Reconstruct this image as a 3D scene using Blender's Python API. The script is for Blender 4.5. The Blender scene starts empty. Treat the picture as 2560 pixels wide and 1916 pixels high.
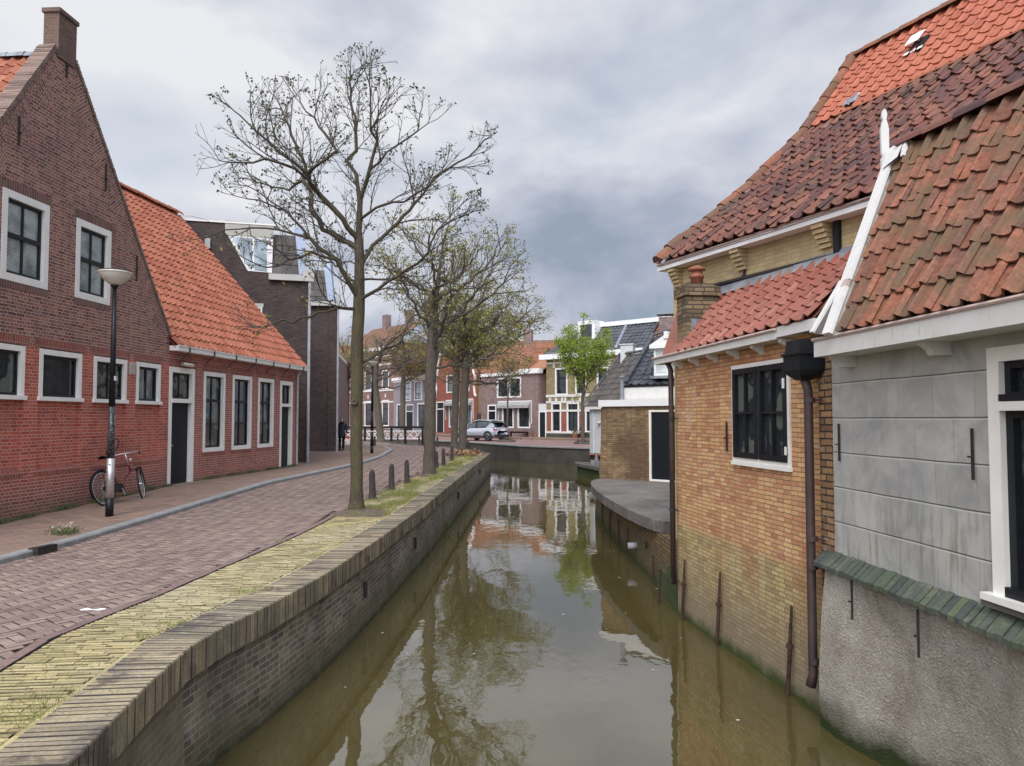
import bpy, bmesh, math, random
import numpy as np
from mathutils import Vector, noise as mnoise
random.seed(7)
R = math.radians
scene = bpy.context.scene
# ------------------------------------------------------------ camera
F = 1923.0; HZ = 1048.0; EYE = 1.65
PITCH = math.atan((HZ - 958) / F)
cam = bpy.data.cameras.new('camera'); co = bpy.data.objects.new('camera', cam)
scene.collection.objects.link(co); scene.camera = co
cam.sensor_width = 36.0; cam.sensor_fit = 'HORIZONTAL'; cam.lens = F / 2560 * 36
cam.clip_start = 0.05; cam.clip_end = 2000
co.location = (0, 0, EYE); co.rotation_euler = (math.pi / 2 + PITCH, 0, 0)
# ------------------------------------------------------------ light
SUN_EL, SUN_AZ = 50, 190            # sun behind the camera, above the cloud; azimuth clockwise from +Y
sunl = bpy.data.lights.new('sun', 'SUN'); sunl.energy = 1.5; sunl.angle = R(22); sunl.color = (1, .96, .9)
so = bpy.data.objects.new('sun', sunl); scene.collection.objects.link(so)
sdir = Vector((math.sin(R(SUN_AZ)) * math.cos(R(SUN_EL)), math.cos(R(SUN_AZ)) * math.cos(R(SUN_EL)), math.sin(R(SUN_EL))))
so.rotation_euler = sdir.to_track_quat('Z', 'Y').to_euler(); so.location = (0, 0, 40)
world = bpy.data.worlds.new('World'); scene.world = world; world.use_nodes = True
wt = world.node_tree; wn = wt.nodes; wl = wt.links
wn.clear()

def N(t, kind, **kw):
    n = t.nodes.new(kind)
    for k, v in kw.items():
        if k.startswith('i_'):
            n.inputs[k[2:].replace('_', ' ')].default_value = v
        else: setattr(n, k, v)
    return n
def ramp(t, fac, stops, interp='LINEAR'):
    r = t.nodes.new('ShaderNodeValToRGB'); cr = r.color_ramp; cr.interpolation = interp
    while len(cr.elements) > 1: cr.elements.remove(cr.elements[-1])
    cr.elements[0].position = stops[0][0]; c = stops[0][1]; cr.elements[0].color = (*c, 1) if len(c) == 3 else c
    for p, c in stops[1:]:
        e = cr.elements.new(p); e.color = (*c, 1)
    if fac is not None: t.links.new(fac, r.inputs['Fac'])
    return r.outputs['Color']
def mixc(t, fac, a, b, mode='MIX'):
    m = t.nodes.new('ShaderNodeMix'); m.data_type = 'RGBA'; m.blend_type = mode
    for s, v in ((m.inputs[0], fac), (m.inputs[6], a), (m.inputs[7], b)):
        if isinstance(v, (int, float)): s.default_value = v
        elif isinstance(v, tuple): s.default_value = (*v, 1) if len(v) == 3 else v
        else: t.links.new(v, s)
    return m.outputs[2]
def math_(t, op, a, b=0.0, clamp=False):
    m = t.nodes.new('ShaderNodeMath'); m.operation = op; m.use_clamp = clamp
    for s, v in ((m.inputs[0], a), (m.inputs[1], b)):
        if isinstance(v, (int, float)): s.default_value = v
        else: t.links.new(v, s)
    return m.outputs[0]
def noise_(t, vec, scale, detail=3, rough=.55, dist=0.0):
    n = t.nodes.new('ShaderNodeTexNoise'); n.inputs['Scale'].default_value = scale
    n.inputs['Detail'].default_value = detail; n.inputs['Roughness'].default_value = rough
    n.inputs['Distortion'].default_value = dist
    if vec is not None: t.links.new(vec, n.inputs['Vector'])
    return n.outputs['Fac']
def g(*c): return tuple(c)

# sky: physical sky almost wholly covered by a procedural cloud deck
tc = wn.new('ShaderNodeTexCoord'); sep = wn.new('ShaderNodeSeparateXYZ'); wl.new(tc.outputs['Generated'], sep.inputs[0])
zc = math_(wt, 'ADD', math_(wt, 'MAXIMUM', sep.outputs[2], 0.0), 0.42)
px_ = math_(wt, 'DIVIDE', sep.outputs[0], zc); py_ = math_(wt, 'DIVIDE', sep.outputs[1], zc)
cmb = wn.new('ShaderNodeCombineXYZ'); wl.new(px_, cmb.inputs[0]); wl.new(py_, cmb.inputs[1]); cmb.inputs[2].default_value = 3.7
n1 = noise_(wt, cmb.outputs[0], 1.35, 9, .53, .45)
n2 = noise_(wt, cmb.outputs[0], 4.5, 5, .5, .2)
nn = math_(wt, 'ADD', math_(wt, 'MULTIPLY', n1, .72), math_(wt, 'MULTIPLY', n2, .28))
# brighter deck to the left (towards -x), heavier cloud to the right
nn = math_(wt, 'SUBTRACT', nn, math_(wt, 'MULTIPLY', sep.outputs[0], .10))
cl = ramp(wt, nn, [(.37, (.25, .30, .385)), (.435, (.33, .365, .45)), (.49, (.43, .455, .535)), (.54, (.53, .55, .61)), (.60, (.66, .67, .70))])
sky = wn.new('ShaderNodeTexSky'); sky.sky_type = 'NISHITA'; sky.sun_disc = False
sky.sun_elevation = R(SUN_EL); sky.sun_rotation = R(SUN_AZ)
clb = mixc(wt, 1.0, cl, (10, 10, 10), 'MULTIPLY')
blue = ramp(wt, noise_(wt, cmb.outputs[0], 1.3, 4, .5), [(.60, (0, 0, 0)), (.70, (.35, .35, .35))])
skymix = mixc(wt, blue, clb, sky.outputs[0])
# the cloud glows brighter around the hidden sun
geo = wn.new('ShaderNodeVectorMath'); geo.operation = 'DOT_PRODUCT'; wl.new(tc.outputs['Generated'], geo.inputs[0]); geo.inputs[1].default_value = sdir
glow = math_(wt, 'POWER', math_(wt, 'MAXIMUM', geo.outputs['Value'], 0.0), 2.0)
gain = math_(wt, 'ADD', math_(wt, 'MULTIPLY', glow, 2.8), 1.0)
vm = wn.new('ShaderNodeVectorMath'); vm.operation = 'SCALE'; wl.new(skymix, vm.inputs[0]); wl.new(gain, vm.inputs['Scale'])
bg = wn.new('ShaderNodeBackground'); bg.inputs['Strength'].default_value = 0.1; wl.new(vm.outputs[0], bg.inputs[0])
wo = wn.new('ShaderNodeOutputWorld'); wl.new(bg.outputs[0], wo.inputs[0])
scene.view_settings.view_transform = 'Standard'; scene.view_settings.look = 'None'
scene.view_settings.exposure = 0.32; scene.view_settings.gamma = 1.0
scene.cycles.use_denoising = True; scene.cycles.max_bounces = 6; scene.cycles.transparent_max_bounces = 8
scene.cycles.caustics_reflective = False; scene.cycles.caustics_refractive = False

# ------------------------------------------------------------ materials
def newmat(name):
    m = bpy.data.materials.new(name); m.use_nodes = True; t = m.node_tree; t.nodes.clear()
    o = t.nodes.new('ShaderNodeOutputMaterial'); b = t.nodes.new('ShaderNodeBsdfPrincipled'); t.links.new(b.outputs[0], o.inputs[0])
    return m, t, b
def setc(t, sock, v):
    if isinstance(v, tuple): sock.default_value = (*v, 1) if len(v) == 3 else v
    elif isinstance(v, (int, float)): sock.default_value = v
    else: t.links.new(v, sock)
def bump(t, b, h, strength=.4, dist=.01):
    n = t.nodes.new('ShaderNodeBump'); n.inputs['Strength'].default_value = strength; n.inputs['Distance'].default_value = dist
    t.links.new(h, n.inputs['Height']); t.links.new(n.outputs[0], b.inputs['Normal'])
def objv(t): return N(t, 'ShaderNodeTexCoord').outputs['Object']
def uvv(t): return N(t, 'ShaderNodeTexCoord').outputs['UV']
def posv(t): return N(t, 'ShaderNodeNewGeometry').outputs['Position']
def rnd(t): return N(t, 'ShaderNodeNewGeometry').outputs['Random Per Island']
def zmask(t, z, w, nz=.3, nscale=2.0, above=False):
    """0..1 mask, 1 below height z (world metres), with a ragged edge"""
    p = posv(t); s = N(t, 'ShaderNodeSeparateXYZ'); t.links.new(p, s.inputs[0])
    nv = noise_(t, p, nscale, 4, .6)
    zz = math_(t, 'ADD', s.outputs[2], math_(t, 'MULTIPLY', math_(t, 'SUBTRACT', nv, .5), nz))
    mr = N(t, 'ShaderNodeMapRange'); t.links.new(zz, mr.inputs[0]); mr.inputs[1].default_value = z - w; mr.inputs[2].default_value = z + w
    mr.inputs[3].default_value = 0 if above else 1; mr.inputs[4].default_value = 1 if above else 0
    return mr.outputs[0]
def plain(name, col, rough=.6, var=.12, scale=6, metal=0, spec=.5, bumpy=0, bs=30):
    m, t, b = newmat(name); nv = noise_(t, posv(t), scale, 5, .6)
    lo = tuple(c * (1 - var) for c in col); hi = tuple(min(1, c * (1 + var)) for c in col)
    setc(t, b.inputs['Base Color'], ramp(t, nv, [(.3, lo), (.7, hi)])); b.inputs['Roughness'].default_value = rough
    b.inputs['Metallic'].default_value = metal; b.inputs['Specular IOR Level'].default_value = spec
    if bumpy: bump(t, b, noise_(t, posv(t), bs, 5, .65), bumpy, .01)
    return m
def brickmat(name, cols, mortar, bw=.215, rh=.062, ms=.006, squash=.5, offset=.5, bumps=.5, zones=(), stain=(.6, .35), rough=.85, soft=.1, stainc=None, efflo=None):
    m, t, b = newmat(name)
    uv = uvv(t)
    # wobble so that the courses are not ruler-straight
    wob = N(t, 'ShaderNodeTexNoise'); wob.inputs['Scale'].default_value = 2.2; wob.inputs['Detail'].default_value = 3; t.links.new(uv, wob.inputs['Vector'])
    wv = N(t, 'ShaderNodeVectorMath', operation='MULTIPLY_ADD'); t.links.new(wob.outputs['Color'], wv.inputs[0]); wv.inputs[1].default_value = (.03, .03, 0); t.links.new(uv, wv.inputs[2])
    def bt(vec):
        k = N(t, 'ShaderNodeTexBrick', offset=offset, offset_frequency=2, squash=squash, squash_frequency=2)
        k.inputs['Color1'].default_value = (0, 0, 0, 1); k.inputs['Color2'].default_value = (1, 1, 1, 1); k.inputs['Mortar'].default_value = (.5, .5, .5, 1)
        k.inputs['Scale'].default_value = 1; k.inputs['Mortar Size'].default_value = ms; k.inputs['Mortar Smooth'].default_value = soft
        k.inputs['Bias'].default_value = 0; k.inputs['Brick Width'].default_value = bw; k.inputs['Row Height'].default_value = rh
        t.links.new(vec, k.inputs['Vector']); return k
    k = bt(wv.outputs[0])
    n = len(cols)
    rc = ramp(t, k.outputs['Color'], [(i / (n - 1), c) for i, c in enumerate(cols)])
    for (z, w, cols2, above) in [z_ for z_ in zones if isinstance(z_[2], list)]:
        rc2 = ramp(t, k.outputs['Color'], [(i / (len(cols2) - 1), c) for i, c in enumerate(cols2)])
        rc = mixc(t, zmask(t, z, w, .12, 3, above), rc, rc2)
    # fine grain inside each brick
    fn = noise_(t, uv, 55, 4, .7)
    rc = mixc(t, .55, rc, ramp(t, fn, [(.25, (.35, .35, .35)), (.75, (.75, .75, .75))]), 'OVERLAY')
    col = mixc(t, k.outputs['Fac'], rc, mortar)
    # broad weathering
    big = noise_(t, posv(t), 1.1, 6, .6, .3)
    sc = stainc or tuple(x * .45 for x in cols[0])
    col = mixc(t, math_(t, 'MULTIPLY', ramp(t, big, [(stain[0] - .12, (0, 0, 0)), (stain[0] + .12, (1, 1, 1))]), stain[1]), col, sc)
    if efflo:
        en = noise_(t, posv(t), 2.3, 7, .7, .6)
        col = mixc(t, math_(t, 'MULTIPLY', ramp(t, en, [(.55, (0, 0, 0)), (.68, (1, 1, 1))]), efflo), col, (.55, .52, .46))
    for (z, w, c, above) in [z_ for z_ in zones if not isinstance(z_[2], list)]:
        amt = c[3] if len(c) == 4 else 1
        col = mixc(t, math_(t, 'MULTIPLY', zmask(t, z, w, .25, 4, above), amt), col, tuple(c[:3]))
    setc(t, b.inputs['Base Color'], col)
    b.inputs['Roughness'].default_value = rough; b.inputs['Specular IOR Level'].default_value = .25
    hgt = math_(t, 'ADD', math_(t, 'MULTIPLY', math_(t, 'SUBTRACT', 1.0, k.outputs['Fac']), 1.0), math_(t, 'MULTIPLY', fn, .5))
    bump(t, b, hgt, bumps, .012)
    return m
def islandmat(name, cols, rough=.8, grain=.35, gs=60, over=None, spec=.3, bs=.5, stops=None):
    """colour drawn per loose piece (one tile, one brick)"""
    m, t, b = newmat(name); n = len(cols)
    st = stops or [i / (n - 1) for i in range(n)]
    rc = ramp(t, rnd(t), [(st[i], c) for i, c in enumerate(cols)])
    p = posv(t)
    fn = noise_(t, p, gs, 5, .7)
    rc = mixc(t, grain, rc, ramp(t, fn, [(.25, (.2, .2, .2)), (.75, (.85, .85, .85))]), 'OVERLAY')
    for o in (over or ()):   # (noise scale, lo, hi, colour, amount)
        mk = ramp(t, noise_(t, p, o[0], 6, .65, .4), [(o[1], (0, 0, 0)), (o[2], (1, 1, 1))])
        rc = mixc(t, math_(t, 'MULTIPLY', mk, o[4]), rc, o[3])
    setc(t, b.inputs['Base Color'], rc); b.inputs['Roughness'].default_value = rough; b.inputs['Specular IOR Level'].default_value = spec
    bump(t, b, fn, bs, .006)
    return m
M = {}
purple_brick = [(.13, .055, .05), (.20, .085, .068), (.29, .115, .088), (.16, .08, .075), (.36, .16, .11), (.25, .13, .095)]
red_brick = [(.38, .07, .045), (.48, .10, .06), (.55, .125, .075), (.34, .062, .045), (.52, .15, .09)]
M['gable_brick'] = brickmat('gable_brick', purple_brick, (.47, .37, .31), bw=.21, rh=.0605, ms=.0062, zones=[(2.98, .06, red_brick, False), (.55, .25, [(.20, .07, .06), (.27, .09, .07), (.32, .12, .09)], False), (.12, .12, (.12, .10, .06, .45), False)], stain=(.62, .45), stainc=(.10, .075, .07))
M['low_brick'] = brickmat('low_brick', [(.27, .07, .055), (.37, .095, .07), (.44, .125, .085), (.22, .07, .06), (.33, .12, .09)], (.50, .40, .34), bw=.20, rh=.0605, ms=.0062, zones=[(.12, .12, (.16, .13, .09, .5), False)], stain=(.62, .4), stainc=(.13, .08, .07))
M['rowlock_red'] = brickmat('rowlock_red', [(.20, .06, .05), (.32, .09, .065), (.26, .09, .07)], (.34, .26, .22), bw=.062, rh=.6, ms=.006, squash=1, offset=0)
M['rowlock_dark'] = brickmat('rowlock_dark', [(.13, .07, .06), (.20, .10, .08), (.16, .09, .08)], (.30, .24, .20), bw=.062, rh=.6, ms=.006, squash=1, offset=0)
M['dark_brick'] = brickmat('dark_brick', [(.060, .044, .044), (.085, .060, .056), (.11, .075, .066), (.07, .056, .06)], (.055, .045, .042), bw=.21, rh=.06, ms=.006, squash=1, stain=(.6, .3))
M['annex_brick'] = brickmat('annex_brick', [(.48, .22, .11), (.61, .34, .15), (.70, .44, .21), (.53, .25, .13), (.65, .39, .19), (.43, .17, .09)], (.20, .15, .11), bw=.185, rh=.0465, ms=.0045, squash=.75,
    zones=[(.24, .05, [(.32, .23, .11), (.44, .33, .15), (.53, .41, .19), (.37, .27, .14)], False), (-.45, .45, (.22, .195, .145, .8), False), (-.90, .07, (.045, .065, .015, .95), False)], stain=(.58, .55), stainc=(.34, .12, .065), efflo=.3, bumps=.8)
M['gable_cap'] = islandmat('gable_cap', [(.12, .085, .07), (.20, .14, .115), (.27, .19, .15), (.16, .11, .095)], .9, .7, 45, over=[(1.5, .5, .65, (.20, .18, .15), .6)])
M['brown_stack'] = brickmat('brown_stack', [(.12, .075, .06), (.17, .105, .08), (.22, .13, .095)], (.20, .16, .13), bw=.2, rh=.06, ms=.006, squash=.5, stain=(.5, .5), stainc=(.09, .065, .055))
M['annex_dark'] = brickmat('annex_dark', [(.18, .10, .055), (.26, .15, .075), (.34, .20, .10), (.14, .08, .05)], (.05, .035, .025), bw=.185, rh=.062, ms=.008, squash=.8, zones=[(-.2, .4, (.10, .09, .05, .7), False), (-.85, .1, (.04, .055, .015, .9), False)], bumps=.9, efflo=.3)
M['pale_brick'] = brickmat('pale_brick', [(.42, .33, .18), (.50, .39, .21), (.46, .36, .20), (.38, .30, .18)], (.34, .27, .16), bw=.2, rh=.055, ms=.004, squash=.75, stain=(.6, .4), stainc=(.22, .18, .11))
M['chimney_brick'] = brickmat('chimney_brick', [(.20, .14, .085), (.26, .19, .11), (.15, .11, .07), (.10, .08, .055)], (.06, .05, .04), bw=.2, rh=.058, ms=.007, squash=.75, stain=(.5, .7), stainc=(.07, .06, .045), bumps=.9, zones=[(2.85, .12, (.34, .24, .12, .5), False)])
M['shed_brick'] = brickmat('shed_brick', [(.20, .13, .07), (.30, .21, .11), (.38, .27, .15), (.24, .14, .08)], (.12, .09, .06), bw=.2, rh=.052, ms=.006, squash=.75, stain=(.5, .75), stainc=(.10, .06, .04), bumps=.8, efflo=.1)
M['quay_brick'] = brickmat('quay_brick', [(.10, .08, .07), (.18, .15, .115), (.27, .23, .155), (.14, .11, .095), (.22, .18, .135)], (.38, .35, .29), bw=.2, rh=.058, ms=.0055, squash=.6, stain=(.56, .7), stainc=(.085, .07, .065), bumps=.8, zones=[(-.72, .10, (.10, .10, .055, .65), False), (-.95, .05, (.035, .04, .02, .9), False), (-.222, .012, (.48, .45, .40, .55), True)], efflo=.4)
M['quay_near'] = brickmat('quay_near', [(.17, .14, .105), (.25, .205, .145), (.20, .165, .12)], (.30, .27, .21), bw=.2, rh=.058, ms=.004, squash=.6, stain=(.5, .8), stainc=(.10, .085, .07), bumps=.5, zones=[(-.32, .05, (.07, .06, .055, .0), True)], efflo=.25)
M['far_quay'] = plain('far_quay', (.062, .058, .050), .9, .35, 1.5, bumpy=.5)
M['ground'] = plain('ground', (.16, .13, .11), .95, .25, 2, bumpy=.3)
M['joint'] = plain('joint', (.055, .045, .04), 1, .3, 8, bumpy=.4)
M['joint_moss'] = plain('joint_moss', (.12, .10, .055), 1, .5, 8, bumpy=.4)
M['sidewalk'] = brickmat('sidewalk', [(.20, .13, .10), (.26, .175, .135), (.30, .20, .15), (.22, .15, .125)], (.11, .085, .07), bw=.2, rh=.1, ms=.006, squash=1, stain=(.55, .5), stainc=(.17, .14, .11), bumps=.35)
M['plaza'] = brickmat('plaza', [(.24, .15, .14), (.28, .18, .165), (.31, .20, .18)], (.14, .10, .09), bw=.2, rh=.1, ms=.008, squash=1, stain=(.55, .3), bumps=.2)
M['street_brick'] = islandmat('street_brick', [(.17, .115, .10), (.215, .15, .128), (.25, .175, .15), (.20, .14, .128), (.31, .235, .19), (.235, .17, .14)], .75, .5, 40, over=[(.55, .48, .62, (.27, .205, .16), .5)])
M['street_edge'] = islandmat('street_edge', [(.16, .105, .10), (.22, .145, .13), (.18, .12, .11)], .8, .5, 40)
M['clinker'] = islandmat('clinker', [(.31, .255, .12), (.40, .33, .16), (.46, .385, .20), (.36, .295, .14), (.27, .22, .11)], .85, .6, 45, over=[(1.7, .52, .68, (.18, .165, .075), .5), (.35, .45, .6, (.46, .41, .29), .5)])
M['coping'] = islandmat('coping', [(.20, .16, .11), (.32, .26, .16), (.41, .345, .215), (.26, .21, .145), (.36, .305, .21)], .9, .7, 45, over=[(1.0, .46, .60, (.13, .125, .105), .7), (2.1, .53, .63, (.075, .06, .058), .75), (9, .63, .7, (.50, .50, .44), .6)], bs=.8)
M['kerbstone'] = plain('kerbstone', (.25, .255, .25), .7, .22, 5, bumpy=.25)
M['white'] = plain('white', (.84, .82, .76), .5, .06, 3)
M['white_clean'] = plain('white_clean', (.80, .80, .79), .45, .04, 3)
def dirty_white():
    m, t, b = newmat('dirty_white'); p = posv(t)
    mp = N(t, 'ShaderNodeMapping'); mp.inputs['Scale'].default_value = (9, 9, 1.6); t.links.new(p, mp.inputs[0])
    st = ramp(t, noise_(t, mp.outputs[0], 3.0, 6, .65), [(.60, (0, 0, 0)), (.72, (1, 1, 1))])
    c = mixc(t, math_(t, 'MULTIPLY', st, .55), (.70, .685, .66), (.16, .14, .09))
    c = mixc(t, ramp(t, noise_(t, p, 5, 5), [(.4, (0, 0, 0)), (.8, (.5, .5, .5))]), c, (.55, .53, .48))
    setc(t, b.inputs['Base Color'], c); b.inputs['Roughness'].default_value = .55; bump(t, b, noise_(t, p, 30, 4), .2, .004); return m
M['dirty_white'] = dirty_white()
M['lip'] = plain('lip', (.50, .38, .34), .6, .15, 8)
M['black_paint'] = plain('black_paint', (.010, .012, .015), .45, .3, 10, spec=.3)
M['dark_green_paint'] = plain('dark_green_paint', (.008, .012, .015), .5, .3, 10, spec=.25)
M['shadow_gap'] = plain('shadow_gap', (.01, .01, .01), .9, .1, 5)
def glass(name, base, rough=.03, blinds=False, curtain=None):
    m, t, b = newmat(name)
    if blinds:
        p = posv(t); s = N(t, 'ShaderNodeSeparateXYZ'); t.links.new(p, s.inputs[0])
        w = math_(t, 'FRACT', math_(t, 'MULTIPLY', s.outputs[2], 26))
        c = ramp(t, w, [(.0, (.16, .18, .175)), (.3, (.50, .54, .52)), (.8, (.38, .42, .40)), (1, (.10, .115, .11))])
        c = mixc(t, ramp(t, noise_(t, p, 2.3, 6, .6), [(.45, (0, 0, 0)), (.62, (.6, .6, .6))]), c, (.06, .075, .08))
    else:
        p = posv(t); c = ramp(t, noise_(t, p, 1.7, 5, .6), [(.3, tuple(x * .45 for x in base)), (.7, tuple(x * 1.8 for x in base))])
        if curtain:
            c = mixc(t, ramp(t, noise_(t, p, 2.6, 2), [(.5, (0, 0, 0)), (.56, (.7, .7, .7))]), c, curtain)
    setc(t, b.inputs['Base Color'], c); b.inputs['Roughness'].default_value = rough; b.inputs['Specular IOR Level'].default_value = .7
    b.inputs['IOR'].default_value = 1.5
    bump(t, b, noise_(t, p, 1.4, 2), .12, .03)
    return m
M['glass'] = glass('glass', (.022, .027, .030))
M['glass_curtain'] = glass('glass_curtain', (.02, .025, .027), curtain=(.16, .17, .14))
M['glass_blinds'] = glass('glass_blinds', (.02, .02, .02), blinds=True)
M['glass_light'] = glass('glass_light', (.30, .36, .40))
M['glass_white'] = glass('glass_white', (.42, .46, .45))
M['tile_orange'] = islandmat('tile_orange', [(.29, .090, .052), (.35, .118, .066), (.40, .145, .084), (.32, .105, .058), (.26, .078, .048)], .7, .45, 25, over=[(1.2, .56, .72, (.36, .17, .09), .45), (1.7, .64, .74, (.20, .15, .08), .4)])
M['tile_bright'] = islandmat('tile_bright', [(.33, .095, .055), (.38, .12, .07), (.42, .14, .08), (.35, .105, .06)], .65, .4, 25, over=[(1.1, .6, .75, (.30, .18, .08), .4)])
M['tile_dark'] = islandmat('tile_dark', [(.060, .032, .030), (.10, .044, .040), (.155, .058, .045), (.20, .080, .052), (.085, .048, .042), (.24, .10, .062), (.12, .052, .045)], .65, .5, 25, over=[(1.6, .54, .7, (.10, .075, .045), .6)])
M['tile_mossy'] = islandmat('tile_mossy', [(.15, .062, .04), (.21, .08, .048), (.27, .105, .06), (.13, .065, .05), (.19, .09, .062), (.29, .12, .072)], .8, .7, 22, over=[(2.6, .44, .62, (.12, .09, .05), .75), (30, .64, .72, (.42, .36, .26), .5)], bs=.9)
M['tile_red'] = islandmat('tile_red', [(.22, .075, .052), (.28, .10, .072), (.25, .085, .06), (.32, .14, .10)], .6, .4, 25, over=[(2, .56, .72, (.30, .17, .13), .5), (12, .66, .74, (.40, .33, .28), .4)])
M['tile_black'] = islandmat('tile_black', [(.040, .042, .050), (.055, .057, .066), (.075, .077, .085)], .35, .4, 25, spec=.6)
M['tile_grey'] = islandmat('tile_grey', [(.07, .062, .06), (.10, .09, .085), (.13, .115, .105), (.085, .08, .08)], .75, .5, 25)
M['tile_far'] = islandmat('tile_far', [(.24, .105, .062), (.29, .13, .075), (.21, .095, .06), (.33, .155, .085)], .8, .5, 10)
M['tile_brown'] = islandmat('tile_brown', [(.15, .085, .058), (.20, .11, .07), (.13, .075, .055), (.23, .13, .08)], .8, .5, 10)
M['lead'] = plain('lead', (.25, .27, .30), .5, .35, 5, metal=.3, bumpy=.4, bs=12)
M['zinc'] = plain('zinc', (.40, .46, .56), .35, .12, 2, metal=.5)
M['grey_pipe'] = plain('grey_pipe', (.40, .40, .42), .5, .2, 6)
M['brown_pipe'] = plain('brown_pipe', (.055, .036, .033), .5, .35, 5)
M['iron'] = plain('iron', (.028, .022, .020), .8, .5, 30)
M['rust'] = plain('rust', (.05, .028, .018), .9, .6, 14, bumpy=.6)
M['terracotta'] = plain('terracotta', (.27, .095, .055), .8, .3, 12)
def tar():
    m, t, b = newmat('tar'); p_ = posv(t)
    c = ramp(t, noise_(t, p_, .9, 7, .65, .8), [(.35, (.10, .088, .078)), (.5, (.155, .138, .125)), (.68, (.215, .195, .175))])
    c = mixc(t, ramp(t, noise_(t, p_, 7, 6, .7, .5), [(.52, (0, 0, 0)), (.66, (.7, .7, .7))]), c, (.075, .065, .06))
    c = mixc(t, ramp(t, noise_(t, p_, 16, 4, .6), [(.70, (0, 0, 0)), (.74, (.8, .8, .8))]), c, (.36, .34, .31))
    setc(t, b.inputs['Base Color'], c); b.inputs['Roughness'].default_value = .85; bump(t, b, noise_(t, p_, 18, 6, .7), .6, .015); return m
M['tar'] = tar()
M['concrete_dark'] = plain('concrete_dark', (.12, .11, .095), .9, .4, 3, bumpy=.5)
M['bollard'] = plain('bollard', (.060, .045, .042), .75, .35, 12, bumpy=.4)
M['cream_panel'] = plain('cream_panel', (.42, .41, .36), .5, .06, 2)
M['grey_trim'] = plain('grey_trim', (.48, .47, .44), .5, .06, 2)
M['white_render'] = plain('white_render', (.58, .60, .60), .8, .08, 2, bumpy=.2)
M['silver'] = plain('silver', (.60, .60, .60), .4, .15, 20, metal=.8)
M['opal'] = plain('opal', (.72, .70, .60), .3, .06, 5)
def render_grey():
    m, t, b = newmat('render_grey'); uv = uvv(t); p = posv(t)
    wob = N(t, 'ShaderNodeTexNoise'); wob.inputs['Scale'].default_value = 1.6; t.links.new(uv, wob.inputs['Vector'])
    wv = N(t, 'ShaderNodeVectorMath', operation='MULTIPLY_ADD'); t.links.new(wob.outputs['Color'], wv.inputs[0]); wv.inputs[1].default_value = (.05, .012, 0); t.links.new(uv, wv.inputs[2])
    k = N(t, 'ShaderNodeTexBrick', offset=.5, offset_frequency=2, squash=1); k.inputs['Color1'].default_value = (0, 0, 0, 1); k.inputs['Color2'].default_value = (1, 1, 1, 1)
    k.inputs['Scale'].default_value = 1; k.inputs['Mortar Size'].default_value = .004; k.inputs['Mortar Smooth'].default_value = .8; k.inputs['Brick Width'].default_value = .42; k.inputs['Row Height'].default_value = .2985; t.links.new(wv.outputs[0], k.inputs['Vector'])
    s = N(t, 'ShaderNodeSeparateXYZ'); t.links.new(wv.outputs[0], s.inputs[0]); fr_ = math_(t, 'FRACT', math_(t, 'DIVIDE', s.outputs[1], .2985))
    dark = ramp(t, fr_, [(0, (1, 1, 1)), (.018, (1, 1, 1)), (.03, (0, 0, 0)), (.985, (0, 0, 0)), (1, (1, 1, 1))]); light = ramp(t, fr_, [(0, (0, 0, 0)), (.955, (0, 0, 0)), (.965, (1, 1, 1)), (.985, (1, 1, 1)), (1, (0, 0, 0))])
    c = ramp(t, k.outputs['Color'], [(0, (.41, .40, .36)), (.5, (.45, .44, .40)), (1, (.49, .475, .435))])
    st = noise_(t, p, 2.2, 7, .65, .8)
    c = mixc(t, math_(t, 'MULTIPLY', ramp(t, st, [(.44, (0, 0, 0)), (.64, (1, 1, 1))]), .65), c, (.26, .26, .265))
    mp = N(t, 'ShaderNodeMapping'); mp.inputs['Scale'].default_value = (7, 7, .9); t.links.new(p, mp.inputs[0])
    c = mixc(t, math_(t, 'MULTIPLY', math_(t, 'MULTIPLY', ramp(t, noise_(t, mp.outputs[0], 2.5, 6, .6), [(.5, (0, 0, 0)), (.66, (1, 1, 1))]), zmask(t, 1.0, .35, .5, 2)), .7), c, (.20, .175, .13))
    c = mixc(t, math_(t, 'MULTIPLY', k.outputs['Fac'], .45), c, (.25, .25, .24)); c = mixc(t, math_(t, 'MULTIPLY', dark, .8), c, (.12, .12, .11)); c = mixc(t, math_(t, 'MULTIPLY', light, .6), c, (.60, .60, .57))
    setc(t, b.inputs['Base Color'], c); b.inputs['Roughness'].default_value = .85; b.inputs['Specular IOR Level'].default_value = .25
    h = math_(t, 'SUBTRACT', math_(t, 'MULTIPLY', noise_(t, p, 9, 5, .6), .35), math_(t, 'ADD', math_(t, 'MULTIPLY', dark, .8), math_(t, 'MULTIPLY', k.outputs['Fac'], .4)))
    bump(t, b, h, .5, .012); return m
M['render_grey'] = render_grey()
def roughcast():
    m, t, b = newmat('roughcast'); p = posv(t)
    v = N(t, 'ShaderNodeTexVoronoi'); v.inputs['Scale'].default_value = 60; t.links.new(p, v.inputs['Vector'])
    big = noise_(t, p, 1.6, 6, .65, .5); fine = noise_(t, p, 30, 6, .7, 1.0)
    c = ramp(t, big, [(.28, (.25, .21, .165)), (.45, (.43, .38, .32)), (.6, (.53, .49, .425)), (.75, (.34, .285, .21))])
    c = mixc(t, .45, c, ramp(t, fine, [(.3, (.25, .25, .25)), (.7, (.8, .8, .8))]), 'OVERLAY')
    c = mixc(t, zmask(t, -.78, .14, .35, 3), c, (.045, .06, .02))
    setc(t, b.inputs['Base Color'], c); b.inputs['Roughness'].default_value = .95; b.inputs['Specular IOR Level'].default_value = .2
    bump(t, b, math_(t, 'ADD', fine, math_(t, 'MULTIPLY', v.outputs['Distance'], .6)), 1.0, .03); return m
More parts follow.
